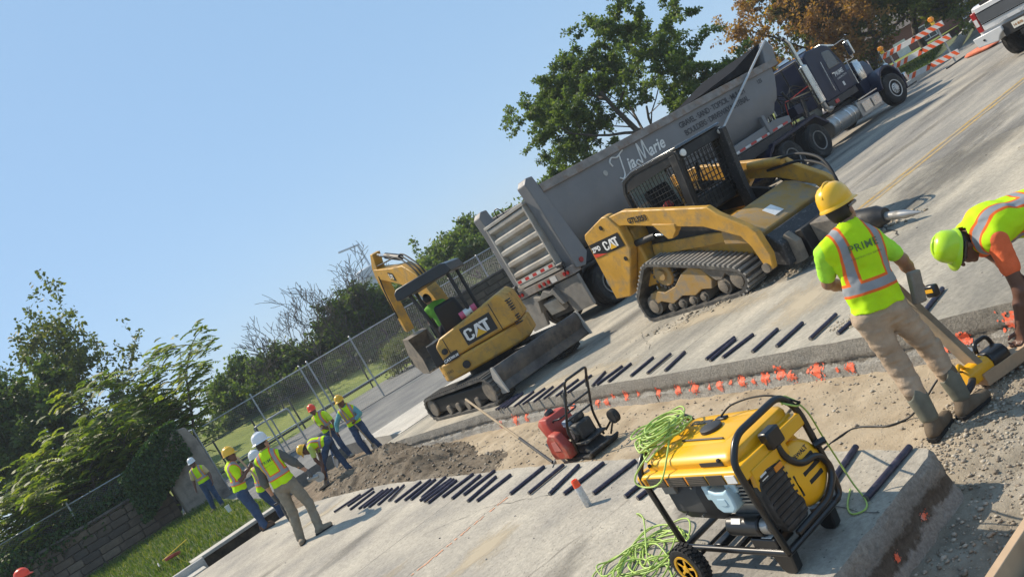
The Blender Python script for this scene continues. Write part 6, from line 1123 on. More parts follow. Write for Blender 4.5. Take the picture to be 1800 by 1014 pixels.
for s_ in (-1,):
    b = MB(); b.cyl((-.42, s_*.20, .28), (-.42, s_*.28, .28), .085, 20); tw_ = b.build('transport_wheel', M_tyre, pc, bevel=.012); b = MB(); b.cyl((-.42, s_*.281, .28), (-.42, s_*.285, .28), .045, 16); b.build('hub', M_cast, tw_)
b = MB(); b.tube([(-.18, -.2, .14), (-.42, -.24, .28)], .014, 8); b.build('wheel_arm', M_gblk, pc); b = MB(); b.tube([(-.3, -.16, .1), (-.42, -.24, .28)], .012, 8); b.build('wheel_arm', M_gblk, pc)
b = MB(); b.bx(.32, .42, -.05, .12, .05, .12); b.build('front_bracket', M_cast, pc, bevel=.01)
# ------------------------------------------------------------------ dowel bars on both sides of the trench
M_dow = mat('purple_black_epoxy_bar', (.030, .024, .045), .45, var=.35, sc=30, spec=.5, dirt=(.10, .09, .12), dsc=18, damt=.35)
M_dend = mat('bar_end', (.20, .18, .16), .7)
ND = [(3.01, 13.57, 3.46, 13.49), (3.17, 13.3, 3.65, 13.28), (3.09, 12.87, 3.53, 12.95), (3.07, 12.45, 3.59, 12.55), (3.1, 12.30, 3.62, 12.38), (3.13, 12.05, 3.60, 12.18), (3.16, 11.75, 3.66, 11.98), (3.25, 11.47, 3.69, 11.80), (3.24, 11.15, 3.74, 11.23), (3.27, 10.83, 3.78, 10.92), (3.28, 10.60, 3.78, 10.74), (3.33, 10.30, 3.82, 10.45), (3.25, 10.20, 3.76, 10.12), (3.19, 9.78, 3.71, 9.85), (3.22, 9.97, 3.73, 9.98), (3.32, 9.56, 3.83, 9.56), (3.27, 9.17, 3.79, 9.25), (3.35, 8.96, 3.86, 8.98), (3.21, 8.59, 3.72, 8.70), (3.22, 8.35, 3.73, 8.34), (3.33, 7.72, 3.85, 7.73), (3.32, 7.29, 3.84, 7.3), (3.31, 6.85, 3.80, 6.96), (3.3, 6.57, 3.81, 6.52), (3.29, 6.06, 3.80, 5.99), (3.23, 5.51, 3.74, 5.46), (3.2, 5.31, 3.71, 5.25), (3.26, 4.35, 3.77, 4.37), (3.22, 3.88, 3.72, 3.93), (3.22, 3.47, 3.72, 3.55), (3.16, 3.14, 3.67, 3.14)]
FD = [(5.97, 12.50, 6.48, 12.45), (5.96, 12.41, 6.47, 12.37), (5.99, 12.31, 6.5, 12.30), (5.94, 12.13, 6.45, 12.24), (5.91, 11.71, 6.42, 11.79), (5.92, 11.43, 6.43, 11.42), (5.90, 11.03, 6.41, 11.12), (5.92, 10.73, 6.43, 10.80), (5.92, 10.36, 6.43, 10.38), (5.95, 10.07, 6.46, 10.04), (5.99, 9.43, 6.45, 9.66), (6.0, 9.33, 6.5, 9.29), (6.0, 9.04, 6.51, 9.08), (6.01, 8.53, 6.52, 8.58), (5.95, 8.1, 6.46, 8.14), (5.9, 7.69, 6.4, 7.80), (5.95, 6.99, 6.46, 6.95), (5.88, 6.86, 6.39, 6.88), (5.88, 6.65, 6.39, 6.59), (5.84, 6.16, 6.35, 6.19), (5.83, 5.81, 6.34, 5.83), (5.81, 5.36, 6.32, 5.38), (5.79, 5.02, 6.3, 4.99), (5.75, 4.58, 6.26, 4.6), (5.79, 4.15, 6.27, 4.21)]
b = MB(); b.cyl((-.255, 0, 0), (.255, 0, 0), .0195, 12, 0); bar0 = None; dn = {'near': len(ND), 'far': len(FD)}
ordw = ['first', 'second', 'third', 'fourth', 'fifth', 'sixth', 'seventh', 'eighth', 'ninth', 'tenth', 'eleventh', 'twelfth', 'thirteenth', 'fourteenth', 'fifteenth', 'sixteenth', 'seventeenth', 'eighteenth', 'nineteenth', 'twentieth', 'twenty-first', 'twenty-second', 'twenty-third', 'twenty-fourth', 'twenty-fifth', 'twenty-sixth', 'twenty-seventh', 'twenty-eighth', 'twenty-ninth', 'thirtieth', 'thirty-first']
bm0 = MB(); bm0.cyl((-.255, 0, 0), (.255, 0, 0), .0195, 14, 0); bm0.cyl((-.257, 0, 0), (-.2551, 0, 0), .0185, 14, 1); bm0.cyl((.2551, 0, 0), (.257, 0, 0), .0185, 14, 1); base = bm0.build('dowel_bar', [M_dow, M_dend]); first = True
for side_, L_ in (('near', ND), ('far', FD)):
    for i, (x0, y0, x1, y1) in enumerate(L_):
        o = base if first else base.copy()
        if not first: COL.objects.link(o)
        first = False; o.location = ((x0+x1)/2, (y0+y1)/2, .0205+(.0 if i % 7 else .004)); o.rotation_euler = (0, 0, math.atan2(y1-y0, x1-x0))
        tag(o, f'dark dowel bar, {ordw[i]} from the {"excavated mound" if side_ == "near" else "excavator"} in the row along the {side_} trench edge', 'dowel bar', f'dowel bars along the {side_} trench edge')
# ------------------------------------------------------------------ spray can, form board, stake, boards, shovel, saw
t = thing('spray_can', 'upright marking paint can with bright orange cap on the near slab', 'spray can', (3.14, 5.96, 0)); b = MB(); b.lathe([(.030, 0), (.0325, .004), (.0325, .185), (.026, .20), (.024, .205)], n=24); b.build('can', mat('can_print', (.55, .55, .54), .35, .3, var=.25, sc=40), t, smooth=40)
b = MB(); b.lathe([(.031, .188), (.033, .19), (.031, .245), (.026, .255), (.02, .255), (.018, .235), (0, .235)], n=24); b.build('cap', mat('fluorescent_orange', (.95, .09, .02), .4), t, smooth=40)
M_wood = mat('fresh_lumber', (.46, .32, .20), .75, var=.15, sc=4, bump=.2, dirt=(.33, .25, .17), dsc=3, damt=.3); M_woodg = mat('weathered_lumber', (.26, .22, .165), .85, var=.25, sc=5, bump=.3, dirt=(.36, .27, .17), dsc=3, damt=.5)
o = MB().bx(-2.2, 2.2, -.02, .02, -.31, .0).build('form_board', M_wood, None, (2.0, 2.215, .0), 0, bevel=.004); tag(o, 'pale lumber form board on edge at the bottom right corner', 'board')
o = MB().bx(-2.2, 2.2, -.018, .018, -.31, -.10).build('form_board', M_woodg, None, (2.1, 2.15, .0), -1.5, bevel=.004); tag(o, 'second darker board behind the form board at the bottom right corner', 'board')
t = thing('steel_stake', 'rusty round steel stake driven beside the form board', 'stake', (2.86, 2.155, -.31)); b = MB(); b.cyl((0, 0, -.2), (.012, .0, .30), .0115, 12); b.lathe([(.012, .295), (.017, .30), (.017, .307), (0, .309)], (.012, 0, 0), n=14); b.build('stake_rod', mat('rusty_steel', (.13, .10, .08), .6, .5, var=.3, sc=20), t)
# plank that the standing worker steadies, and the block lying across its foot
def plank(name, label, a, c, wd, th, roll, m):
    a, c = Vector(a), Vector(c); L_ = (c-a).length; o = MB().bx(-L_/2, L_/2, -wd/2, wd/2, -th/2, th/2).build(name, m, None, bevel=.003); q = (c-a).to_track_quat('X', 'Z'); o.rotation_mode = 'QUATERNION'; o.rotation_quaternion = q @ Euler((R(roll), 0, 0)).to_quaternion(); o.location = (a+c)/2; return tag(o, label, 'board')
plank('wooden_plank', 'long weathered plank leaning up beside the standing worker', (5.04, 3.40, -.30), (4.84, 3.58, .62), .14, .045, 20, M_woodg)
plank('wooden_block', 'short pale lumber block lying under the saw', (4.95, 3.42, -.24), (5.38, 3.25, -.24), .14, .09, 0, M_wood)
t = thing('long_handled_shovel', 'long wooden tool handle propped in the trench beside the compactor', 'shovel', (0, 0, 0)); A, B_ = Vector((3.99, 7.78, -.02)), Vector((4.75, 10.62, .72)); b = MB(); b.cyl(A+(B_-A)*.3, B_, .017, 10, r2=.018); b.build('handle', mat('ash_handle', (.30, .215, .12), .6, var=.2, sc=6), t); b = MB(); b.cyl(A, A+(B_-A)*.32, .0175, 10, r2=.019); b.build('socket', M_blk, t)
b = MB(); b.loft([[tuple(A+Vector((-.02+dx, dy*w_, -.01+dz))) for dx, dz, w_ in ((0, .0, 1),)] for dy in (0, 0)] if False else [[(3.99, 7.70, -.02), (4.03, 7.86, -.02), (4.0, 7.86, -.05), (3.97, 7.70, -.05)], [(3.84, 7.55, .012), (3.98, 7.68, .012), (3.97, 7.68, .004), (3.83, 7.55, .004)]]); b.build('blade', M_alu, t)
sw = thing('demolition_saw', 'yellow and black corded saw with toothed bar by the kneeling hand', 'saw', (4.98, 3.42, -.19), -20)
b = MB(); b.loft([[(x, y, z) for y, z in ((-.06, -.05), (.06, -.05), (.07, .03), (.04, .075), (-.04, .075), (-.07, .03))] for x in (-.12, -.1, .1)]); b.build('motor_housing', M_gy, sw, bevel=.015); b = MB(); b.loft([[(x, y, z) for y, z in ((-.07, -.06), (.07, -.06), (.08, .04), (.045, .09), (-.045, .09), (-.08, .04))] for x in (.09, .12, .22, .25)]); b.build('rear_housing', M_gblk, sw, bevel=.02)
b = MB(); b.tube(fillet([(-.1, -.05, .0), (-.18, -.12, .0), (-.36, -.14, -.04)], .05), .024, 10); b.build('main_handle', M_plast, sw, smooth=180); b = MB(); b.tube(fillet([(-.08, 0, .07), (-.12, -.02, .13), (-.24, -.1, .08), (-.3, -.13, 0)], .05), .015, 10); b.build('hand_guard', M_gy, sw, smooth=180); b = MB(); b.tube(fillet([(.1, .05, .08), (.12, .06, .15), (.24, .06, .15), (.25, .05, .05)], .04), .016, 10); b.build('front_handle', M_gblk, sw, smooth=180)
b = MB(); b.box((.16, .3, .10), (.045, .46, .008), (0, 0, -12)); br_ = b.build('saw_bar', M_alu, sw)
for i in range(16): b = MB(); q = -.2+i*.028; b.box((.16+.027+.2*q*.98*.2, .3+q, .10), (.016, .012, .012), (0, 0, 30)); b.build('tooth', M_alu, br_)
# things lying on the verge: tape rake, cup, debris
t = thing('hand_rake', 'yellow handled red tool lying in the grass by the kerb', 'tool', (.75, 20.9, .2), 40); b = MB(); b.cyl((0, 0, .05), (.95, .06, .10), .014, 8); b.build('handle', mat('yellow_handle', (.75, .5, .03), .5), t); b = MB(); b.box((-.1, -.45, .05), (.5, .22, .07), (0, 8, 30)); b.build('red_head', M_pr, t, bevel=.01); b = MB(); b.cyl((-.1, .05, .06), (-.6, -.5, .05), .015, 6); b.build('brace', M_galv, t)
t = thing('paper_cup', 'white paper cup dropped on the grass behind the kerb', 'cup', (2.72, 22.6, .2)); b = MB(); b.lathe([(.05, 0), (.065, .18), (.06, .18), (.045, .01), (0, .01)], n=16); b.build('cup_body', M_white, t)
# ================================================================== people: smooth signed-distance bodies meshed with surface nets
class Fld:
    def __init__(s, lo, hi, h):
        s.h = h; s.lo = np.array(lo, np.float32); s.n = np.ceil((np.array(hi)-lo)/h).astype(int)+1; s.f = np.full(s.n, .5, np.float32)
    def sub(s, lo, hi):
        a = np.clip(np.floor((np.array(lo)-s.lo)/s.h).astype(int), 0, s.n-1); b = np.clip(np.ceil((np.array(hi)-s.lo)/s.h).astype(int)+1, 1, s.n); sl = tuple(slice(i, j) for i, j in zip(a, b))
        g_ = np.meshgrid(*[s.lo[i]+s.h*np.arange(a[i], b[i], dtype=np.float32) for i in range(3)], indexing='ij'); return sl, np.stack(g_, -1)
    def put(s, sl, d, k):
        o = s.f[sl]
        if k > 0: q = np.clip(.5+.5*(o-d)/k, 0, 1); s.f[sl] = o*(1-q)+d*q-k*q*(1-q)
        else: s.f[sl] = np.minimum(o, d)
    def cap(s, a, b, ra, rb=None, k=.03):
        rb = ra if rb is None else rb; a, b = np.array(a, np.float32), np.array(b, np.float32); m = max(ra, rb)+.05+k
        sl, P = s.sub(np.minimum(a, b)-m, np.maximum(a, b)+m); ab = b-a; t = np.clip(((P-a)@ab)/max(float(ab@ab), 1e-9), 0, 1); d = np.linalg.norm(P-a-t[..., None]*ab, axis=-1)-(ra+(rb-ra)*t); s.put(sl, d, k)
    def ell(s, c, r, M=None, k=.03):
        c = np.array(c, np.float32); r = np.array(r, np.float32); m = float(r.max())+.05+k; sl, P = s.sub(c-m, c+m); Q = P-c
        if M is not None: Q = Q @ np.array(M, np.float32).T      # rows of M = local axes
        q = np.linalg.norm(Q/r, axis=-1); d = (q-1)*np.minimum.reduce(r)*np.clip(q, .7, 1.6)**.0; d = np.where(q > 1e-4, q*(q-1)/np.maximum(np.linalg.norm(Q/(r*r), axis=-1), 1e-4), -r.min()); s.put(sl, d.astype(np.float32), k)
    def cut(s, fn):
        sl, P = s.sub(s.lo, s.lo+s.h*s.n); s.f[sl] = np.maximum(s.f[sl], fn(P))
    def mesh(s, wob=None):
        f = s.f.copy()
        if wob is not None:
            idx = np.argwhere(np.abs(f) < .03); P = s.lo+idx*s.h; f[tuple(idx.T)] += wob(P).astype(np.float32)
        S = f < 0; n = S.shape; c = np.zeros(tuple(i-1 for i in n), np.int8)
        for dx in (0, 1):
            for dy in (0, 1):
                for dz in (0, 1): c += S[dx:n[0]-1+dx, dy:n[1]-1+dy, dz:n[2]-1+dz]
        m = (c > 0) & (c < 8); idx = np.full(m.shape, -1, np.int64); I = np.argwhere(m); idx[m] = np.arange(len(I)); acc = np.zeros((len(I), 3)); cnt = np.zeros(len(I))
        cor = [(x, y, z) for x in (0, 1) for y in (0, 1) for z in (0, 1)]; fv = {q: f[I[:, 0]+q[0], I[:, 1]+q[1], I[:, 2]+q[2]] for q in cor}
        for q in cor:
            for ax in range(3):
                if q[ax] == 0:
                    e = list(q); e[ax] = 1; e = tuple(e); a, b = fv[q], fv[e]; hit = (a < 0) != (b < 0); t = np.where(hit, a/np.where(hit, a-b, 1), 0); p = np.array(q, float)[None].repeat(len(I), 0); p[:, ax] += t; acc += p*hit[:, None]; cnt += hit
        V = s.lo+s.h*(I+acc/np.maximum(cnt, 1)[:, None]); Fs = []
        for ax in range(3):
            u, v = (ax+1) % 3, (ax+2) % 3; sl0 = [slice(None)]*3; sl1 = [slice(None)]*3; sl0[ax] = slice(0, -1); sl1[ax] = slice(1, None); A, B = S[tuple(sl0)], S[tuple(sl1)]; E = np.argwhere(A != B); ok = (E[:, u] > 0) & (E[:, v] > 0) & (E[:, u] < n[u]-1) & (E[:, v] < n[v]-1); E = E[ok]; flip = A[tuple(E.T)]
            def cell(du, dv): q = E.copy(); q[:, u] -= du; q[:, v] -= dv; return idx[tuple(q.T)]
            Q = np.stack([cell(1, 1), cell(0, 1), cell(0, 0), cell(1, 0)], 1); Q[~flip] = Q[~flip][:, ::-1]; Fs.append(Q)
        return V, np.concatenate(Fs)
def unit(v): v = np.array(v, float); return v/max(np.linalg.norm(v), 1e-9)
SKIN = [mat('skin_tan', (.30, .155, .095), .5, var=.1, sc=10), mat('skin_brown', (.13, .06, .038), .48, var=.12, sc=10), mat('skin_light', (.42, .23, .155), .5, var=.08, sc=10)]
M_hair = mat('dark_hair', (.015, .012, .010), .6); M_glas = mat('safety_glasses', (.015, .015, .017), .15, spec=.8)
def cloth(name, col, var=.14, sc=8): return mat(name, col, .85, var=var, sc=sc, bump=.35, bsc=60, spec=.2)
def vest_mat():
    m = bpy.data.materials.new('lime_safety_vest'); m.use_nodes = True; t = m.node_tree; L = t.links.new; bs = t.nodes['Principled BSDF']; bs.inputs['Specular IOR Level'].default_value = .2; bs.inputs['Roughness'].default_value = .8
    at = nd(t, 'ShaderNodeAttribute', attribute_name='tc'); sx = nd(t, 'ShaderNodeSeparateXYZ'); L(at.outputs['Vector'], sx.inputs[0])
    def mth(op, a, b=None):
        n = nd(t, 'ShaderNodeMath', operation=op)
        for i, q in enumerate((a, b)):
            if q is None: continue
            if isinstance(q, (int, float)): n.inputs[i].default_value = q
            else: L(q, n.inputs[i])
        return n.outputs[0]
    X, Z = sx.outputs['X'], sx.outputs['Z']; dh = mth('ABSOLUTE', mth('SUBTRACT', Z, .185)); dv = mth('ABSOLUTE', mth('SUBTRACT', mth('ABSOLUTE', X), .118)); dv = mth('MAXIMUM', dv, mth('MULTIPLY', mth('LESS_THAN', Z, .16), 9))
    d = mth('MINIMUM', dh, dv); o = mth('LESS_THAN', d, .040); s_ = mth('LESS_THAN', d, .024)
    nz = nd(t, 'ShaderNodeTexNoise'); setin(nz, Scale=9, Detail=5); L(at.outputs['Vector'], nz.inputs['Vector']); mr = nd(t, 'ShaderNodeMapRange'); setin(mr, From_Min=.3, From_Max=.7, To_Min=.88, To_Max=1.08); L(nz.outputs['Fac'], mr.inputs['Value'])
    m1 = nd(t, 'ShaderNodeMix', data_type='RGBA'); m1.inputs['A'].default_value = (.52, .80, .012, 1); m1.inputs['B'].default_value = (.85, .16, .03, 1); L(o, m1.inputs['Factor'])
    m2 = nd(t, 'ShaderNodeMix', data_type='RGBA'); L(m1.outputs['Result'], m2.inputs['A']); m2.inputs['B'].default_value = (.30, .31, .32, 1); L(s_, m2.inputs['Factor'])
    m3_ = nd(t, 'ShaderNodeMix', data_type='RGBA', blend_type='MULTIPLY'); m3_.inputs['Factor'].default_value = 1; L(m2.outputs['Result'], m3_.inputs['A']); L(mr.outputs[0], m3_.inputs['B']); L(m3_.outputs['Result'], bs.inputs['Base Color'])
    return m
M_vest = vest_mat()
def hardhat(parent, c, hx, hf, hu, m, s=1.0, full=False):
    c, hx, hf, hu = [Vector(q) for q in (c, hx, hf, hu)]; b = MB(); rings = []; n = 28
    for r, z in ((1.0, 0), (1.0, .02), (.985, .05), (.93, .088), (.80, .122), (.58, .146), (.30, .158), (.04, .160)):
        rings.append([tuple(c+hx*(.112*s*r*math.cos(6.283*j/n))+hf*(.136*s*r*math.sin(6.283*j/n)*(1+.02*math.sin(6.283*j/n)))+hu*(z*s)) for j in range(n)])
    b.loft(rings); sh = b.build('hard_hat', m, parent, smooth=60)
    b = MB(); A, B_, C_ = [], [], []
    for j in range(n):
        a = 6.283*j/n; fr = max(0, math.sin(a)); ext = (.030 if full else .010)+.040*fr**2.2; dz = -.006-.018*fr**2
        A.append(tuple(c+hx*(.108*s*math.cos(a))+hf*(.132*s*math.sin(a))+hu*(.014*s))); B_.append(tuple(c+hx*((.112*s+ext)*math.cos(a))+hf*((.136*s+ext)*math.sin(a))+hu*dz*s)); C_.append(tuple(c+hx*((.112*s+ext)*math.cos(a))+hf*((.136*s+ext)*math.sin(a))+hu*(dz-.006)*s))
    b.loft([A, B_, C_, [tuple(Vector(q)-hu*.02*s) for q in A]], caps=False); b.build('hat_brim', m, sh, smooth=60)
    b = MB(); b.tube([c+hf*(.136*s*math.cos(a))*1.0+hu*(.161*s*math.sin(a)+.004) for a in [R(q) for q in range(25, 160, 9)]], .010*s, 6); b.build('hat_ridge', m, sh, smooth=180)
    return sh
def person(label, base, J, head=(0, 1, 0), hup=None, skin=0, hat=None, hatfull=False, vest=True, shirt=(.5, .8, .02), sleeve=.7, trou=(.06, .09, .16), boot=(.20, .16, .11), bootz=.0, h=.016, toeL=(0, 1, 0), toeR=(0, 1, 0), text=False, glove=None, rz=-31, hair=True, glasses=False, belt=True, curl=.9, palmL=None, palmR=None, shaft=None, group='road workers', fat=1.0, hs=.97):
    t = thing('person', label, 'person', base, rz, group); J = {k: np.array(v, float) for k, v in J.items()}
    sL, sR, nk, hL, hR = J['sL'], J['sR'], J['neck'], J['hL'], J['hR']; pel = (hL+hR)/2; ez = unit(nk-pel); ex = sR-sL; ex = unit(ex-ez*(ex@ez)); ey = np.cross(ez, ex); Tm = np.stack([ex, ey, ez]); TL = np.linalg.norm(nk-pel)
    hc = J['head']; hf = unit(head); hu = unit(hup) if hup is not None else np.array([0, 0, 1.]); hf = unit(hf-hu*(hf@hu)); hx = np.cross(hf, hu); Hm = np.stack([hx, hf, hu])
    allp = np.array(list(J.values())); lo = allp.min(0)-.30; hi = allp.max(0)+.30; chest = pel+ez*TL*.72; belly = pel+ez*TL*.33
    def torso(F, o, k=.05, low=True):
        F.ell(chest, (.165*fat+o, .115*fat+o, .175+o), Tm, k); F.ell(belly, (.150*fat+o, .112*fat+o, .19+o), Tm, k); F.cap(sL*.82+sR*.18, sR*.82+sL*.18, .062+o, None, k); F.ell(pel+ez*.03, (.16*fat+o, .115*fat+o, .13+o), Tm, k)
        F.cap(sL*.75+sR*.25+ez*.0, nk*.9+hc*.1, .055+o, .05+o, k); F.cap(sR*.75+sL*.25, nk*.9+hc*.1, .055+o, .05+o, k)
    # --- body (one continuous surface)
    F = Fld(lo, hi, h); torso(F, -.012)
    F.cap(nk-ez*.04, hc-hu*.06, .055, .052, .03)
    F.ell(hc+hu*.02-hf*.01, (.076, .095, .108), Hm, .02); F.ell(hc-hu*.055+hf*.035, (.055, .058, .062), Hm, .03); F.cap(hc+hf*.088+hu*.012, hc+hf*.112-hu*.022, .010, .014, .012); F.cap(hc+hf*.085+hx*.03+hu*.028, hc+hf*.085-hx*.03+hu*.028, .010, None, .012); F.cap(hc+hf*.086-hx*.018-hu*.060, hc+hf*.086+hx*.018-hu*.060, .008, None, .01); F.ell(hc-hu*.10+hf*.07, (.022, .02, .018), Hm, .02)
    for q in (-1, 1): F.ell(hc+hx*.078*q-hf*.012-hu*.01, (.010, .022, .034), Hm, .006)
    for s_ in 'LR':
        sh, el, wr = J['s'+s_], J['e'+s_], J['w'+s_]; F.cap(sh, el, .052, .042, .03); F.cap(el, el+(wr-el)*.35, .042, .041, .02); F.cap(el+(wr-el)*.35, wr, .041, .027, .02)
        d = unit(wr-el); pn = {'L': palmL, 'R': palmR}[s_]; pn = unit(pn) if pn is not None else unit(-ex*(1 if s_ == 'R' else -1)); pn = unit(pn-d*(pn@d)); lat = np.cross(d, pn)*(1 if s_ == 'R' else -1)
        fh = Fld(lo, hi, h) if glove else None
        for T_ in ((F, 0), (fh, .004)):
            G, e_ = T_
            if G is None: continue
            G.cap(wr-d*.02, wr+d*.02, .026+e_, .026+e_, .01)
            for i in range(4):
                kn = wr+d*(.085-.006*abs(i-1))+lat*(-.030+.0205*i); G.cap(wr+d*.01+lat*(-.015+.010*i), kn, .017+e_, .0125+e_, .012); p = kn; a = curl*.55; ln = (.042, .027, .02)
                for j in range(3): dd = d*math.cos(a)+pn*math.sin(a); q = p+dd*ln[j]*(1-.12*abs(i-1.3)); G.cap(p, q, .0105+e_-.001*j, .0095+e_-.001*j, .004); p = q; a += curl*.6
            p = wr+d*.03+lat*-.026; q = p+unit(d*.75-lat*.65+pn*.5)*.045; G.cap(p, q, .0135+e_, .0115+e_, .012); G.cap(q, q+unit(d*.85-lat*.1+pn*.6)*.032, .011+e_, .009+e_, .006)
        if fh is not None: V, Q = fh.mesh(); np_obj('glove', V, Q, glove, t, smooth=True)
        hp_, kn, an = J['h'+s_], J['k'+s_], J['a'+s_]; F.cap(hp_, kn, .078, .052, .04); F.cap(kn, kn+(an-kn)*.35, .052, .054, .02); F.cap(kn+(an-kn)*.35, an, .054, .036, .02); td = unit({'L': toeL, 'R': toeR}[s_]); F.cap(an-np.array([0, 0, .04]), an+td*.12-np.array([0, 0, .05]), .03, .025, .02)
    V, Q = F.mesh(); np_obj('body', V, Q, SKIN[skin], t, smooth=True)
    # --- trousers
    F = Fld(lo, hi, h); F.ell(pel+ez*.05, (.172*fat, .128*fat, .12), Tm, .04)
    for s_ in 'LR':
        hp_, kn, an = J['h'+s_], J['k'+s_], J['a'+s_]; e = an+(kn-an)*bootz; F.cap(hp_, kn, .097*fat, .074, .045); F.cap(kn, e, .074, .068 if bootz == 0 else .063, .03)
    zc = pel+ez*.16; F.cut(lambda P: (P-zc) @ ez.astype(np.float32)); 
    V, Q = F.mesh(lambda P: .013*noise3(P*np.array([.7, .7, 2.2]), 6, 3, 2)+.007*noise3(P*np.array([1, 1, 2.6]), 15, 4, 2)); np_obj('trousers', V, Q, cloth('trousers_%02x%02x%02x' % tuple(int(c*255) for c in trou), trou, .22), t, smooth=True)
    if belt: 
        F = Fld(lo, hi, h); F.ell(pel+ez*.05, (.178*fat, .134*fat, .13), Tm, .0); F.cut(lambda P: np.abs((P-(pel+ez*.125)) @ ez.astype(np.float32))-.019); V, Q = F.mesh(); np_obj('belt', V, Q, mat('dark_belt', (.03, .022, .018), .6), t, smooth=True)
    # --- boots
    for s_ in 'LR':
        F = Fld(lo, hi, h); an = J['a'+s_]; kn = J['k'+s_]; td = unit({'L': toeL, 'R': toeR}[s_]); z0 = an[2]-.085; g0 = an.copy(); g0[2] = z0+.04
        F.cap(an+(kn-an)*(.10 if not shaft else bootz+.12), an, .056 if not shaft else .068, .050, .02); F.cap(g0-td*.05, g0+td*.16, .046, .042, .03); F.cap(g0-td*.03+np.array([0, 0, .03]), g0+td*.10+np.array([0, 0, .0]), .044, .040, .02); F.cut(lambda P: z0-P[..., 2]); V, Q = F.mesh()
        np_obj('boot', V, Q, cloth('boot_%02x%02x%02x' % tuple(int(c*255) for c in boot), boot, .25), t, smooth=True)
        b = MB(); b.loft([[tuple(g0+td*(-.10+.29*u)+np.cross(td, (0, 0, 1))*w_*s2+np.array([0, 0, z])) for u, w_, s2 in ((0, .03, -1), (.08, .045, -1), (.6, .048, -1), (.9, .04, -1), (1, .015, -1), (1, .015, 1), (.9, .04, 1), (.6, .048, 1), (.08, .045, 1), (0, .03, 1))] for z in (-.042, -.018)]); b.build('boot_sole', M_rub, t, smooth=40)
    if shaft:
        for s_ in 'LR':
            F = Fld(lo, hi, h); an = J['a'+s_]; kn = J['k'+s_]; d = kn-an; F.cap(an+d*.12, an+d*(bootz+.16), .060, .074, .0); F.cut(lambda P: np.maximum((P-(an+d*(bootz+.10))) @ unit(d).astype(np.float32)-.03*np.cos((P[..., 0]-an[0])*55), 0*P[..., 0]-1)); V, Q = F.mesh(); np_obj('boot_shaft', V, Q, shaft, t, smooth=True)
    # --- shirt and vest
    F = Fld(lo, hi, h); torso(F, .006); 
    for s_ in 'LR':
        sh, el, wr = J['s'+s_], J['e'+s_], J['w'+s_]; F.cap(sh, sh+(el-sh)*min(sleeve, 1), .068, .062, .04)
        if sleeve > 1: F.cap(el, el+(wr-el)*(sleeve-1), .056, .042, .03)
    hem = pel+ez*.10; F.cut(lambda P: -((P-hem) @ ez.astype(np.float32))); F.cut(lambda P: .062-np.linalg.norm(P-(nk+ez*.05).astype(np.float32), axis=-1))
    wob = lambda P: .010*noise3(P*np.array([1.6, 1.6, .8]), 6, 8, 2)+.006*noise3(P*np.array([1, 1, 1.8]), 15, 9, 2)
    V, Q = F.mesh(wob); np_obj('shirt', V, Q, cloth('shirt_%02x%02x%02x' % tuple(int(c*255) for c in shirt), shirt, .12), t, smooth=True)
    if vest:
        F = Fld(lo, hi, h); torso(F, .026); F.cap(sL*.95+sR*.05, sR*.95+sL*.05, .074, None, .03); 
        hem2 = pel+ez*.055; F.cut(lambda P: -((P-hem2) @ ez.astype(np.float32))); F.cut(lambda P: .085-np.linalg.norm((P-(nk+ez*.05+ey*.03).astype(np.float32)), axis=-1)); mid = ((sL+sR)/2).astype(np.float32); wd_ = np.linalg.norm(sR-sL)/2
        V, Q = F.mesh(lambda P: wob(P)*1.3); tc = (V-pel)@Tm.T; tc = tc.copy(); vo = np_obj('safety_vest', V, Q, M_vest, t, smooth=True, attrs={'tc': tc*np.array([1, 1, .50/TL])})
        if text:
            def onback(x, z, lift):
                ys = np.linspace(-.35, .1, 120); P = pel+ex*x+ez*z+ey[None]*ys[:, None]; I = np.clip(np.round((P-F.lo)/F.h).astype(int), 0, F.n-1); fv = F.f[tuple(I.T)]; k = np.argmax(fv < .0); 
                if fv[k] >= 0: return None
                k0 = max(k-1, 0); a, c_ = fv[k0], fv[k]; y = ys[k0]+(ys[k]-ys[k0])*(a/(a-c_) if a != c_ else 0); return pel+ex*x+ez*z+ey*(y-lift)
            for txt, sz, z, bl in (('PRIME', .072, .385*TL/.5, .0005), ('CONSTRUCTION SERVICES', .016, .345*TL/.5, 0)):
                TV, TF = text_mesh(txt, sz, bold=bl, align='CENTER', spacing=1.1); VV = [onback(x, z+y, .010) for x, y in TV]; bad = any(v is None for v in VV)
                if not bad: b = MB(); b.add([tuple(v) for v in VV], TF); b.build('vest_lettering', mat('dark_green_print', (.10, .17, .05), .7), vo, smooth=180, fix=False)
    # --- head gear
    if hair:
        F = Fld(lo, hi, h); F.ell(hc+hu*.02-hf*.012, (.083, .101, .112), Hm, 0); F.cut(lambda P: ((P-hc.astype(np.float32)) @ (hf*.9-hu*.35).astype(np.float32))-.012); F.cut(lambda P: -.055-((P-hc.astype(np.float32)) @ hu.astype(np.float32))); V, Q = F.mesh(); np_obj('hair', V, Q, M_hair, t, smooth=True)
    for q in (-1, 1): b = MB(); b.lathe([(0, -.010), (.008, -.006), (.011, 0), (.008, .006), (0, .010)], tuple(hc+hf*.083+hx*.03*q+hu*.012), tuple(hf), n=10); b.build('eye', M_glas, t, smooth=180)
    if glasses: b = MB(); b.tube([tuple(hc+hx*.078*q1+hf*(.0+.092*y1)+hu*.016) for q1, y1 in ((-1.05, -.4), (-1.05, .75), (-.6, 1.08), (0, 1.12), (.6, 1.08), (1.05, .75), (1.05, -.4))], .013, 6); b.build('safety_glasses', M_glas, t, smooth=60)
    if hat: hardhat(t, hc+hu*.055-hf*.005, hx, hf, hu, hat, hs, hatfull)
    return t
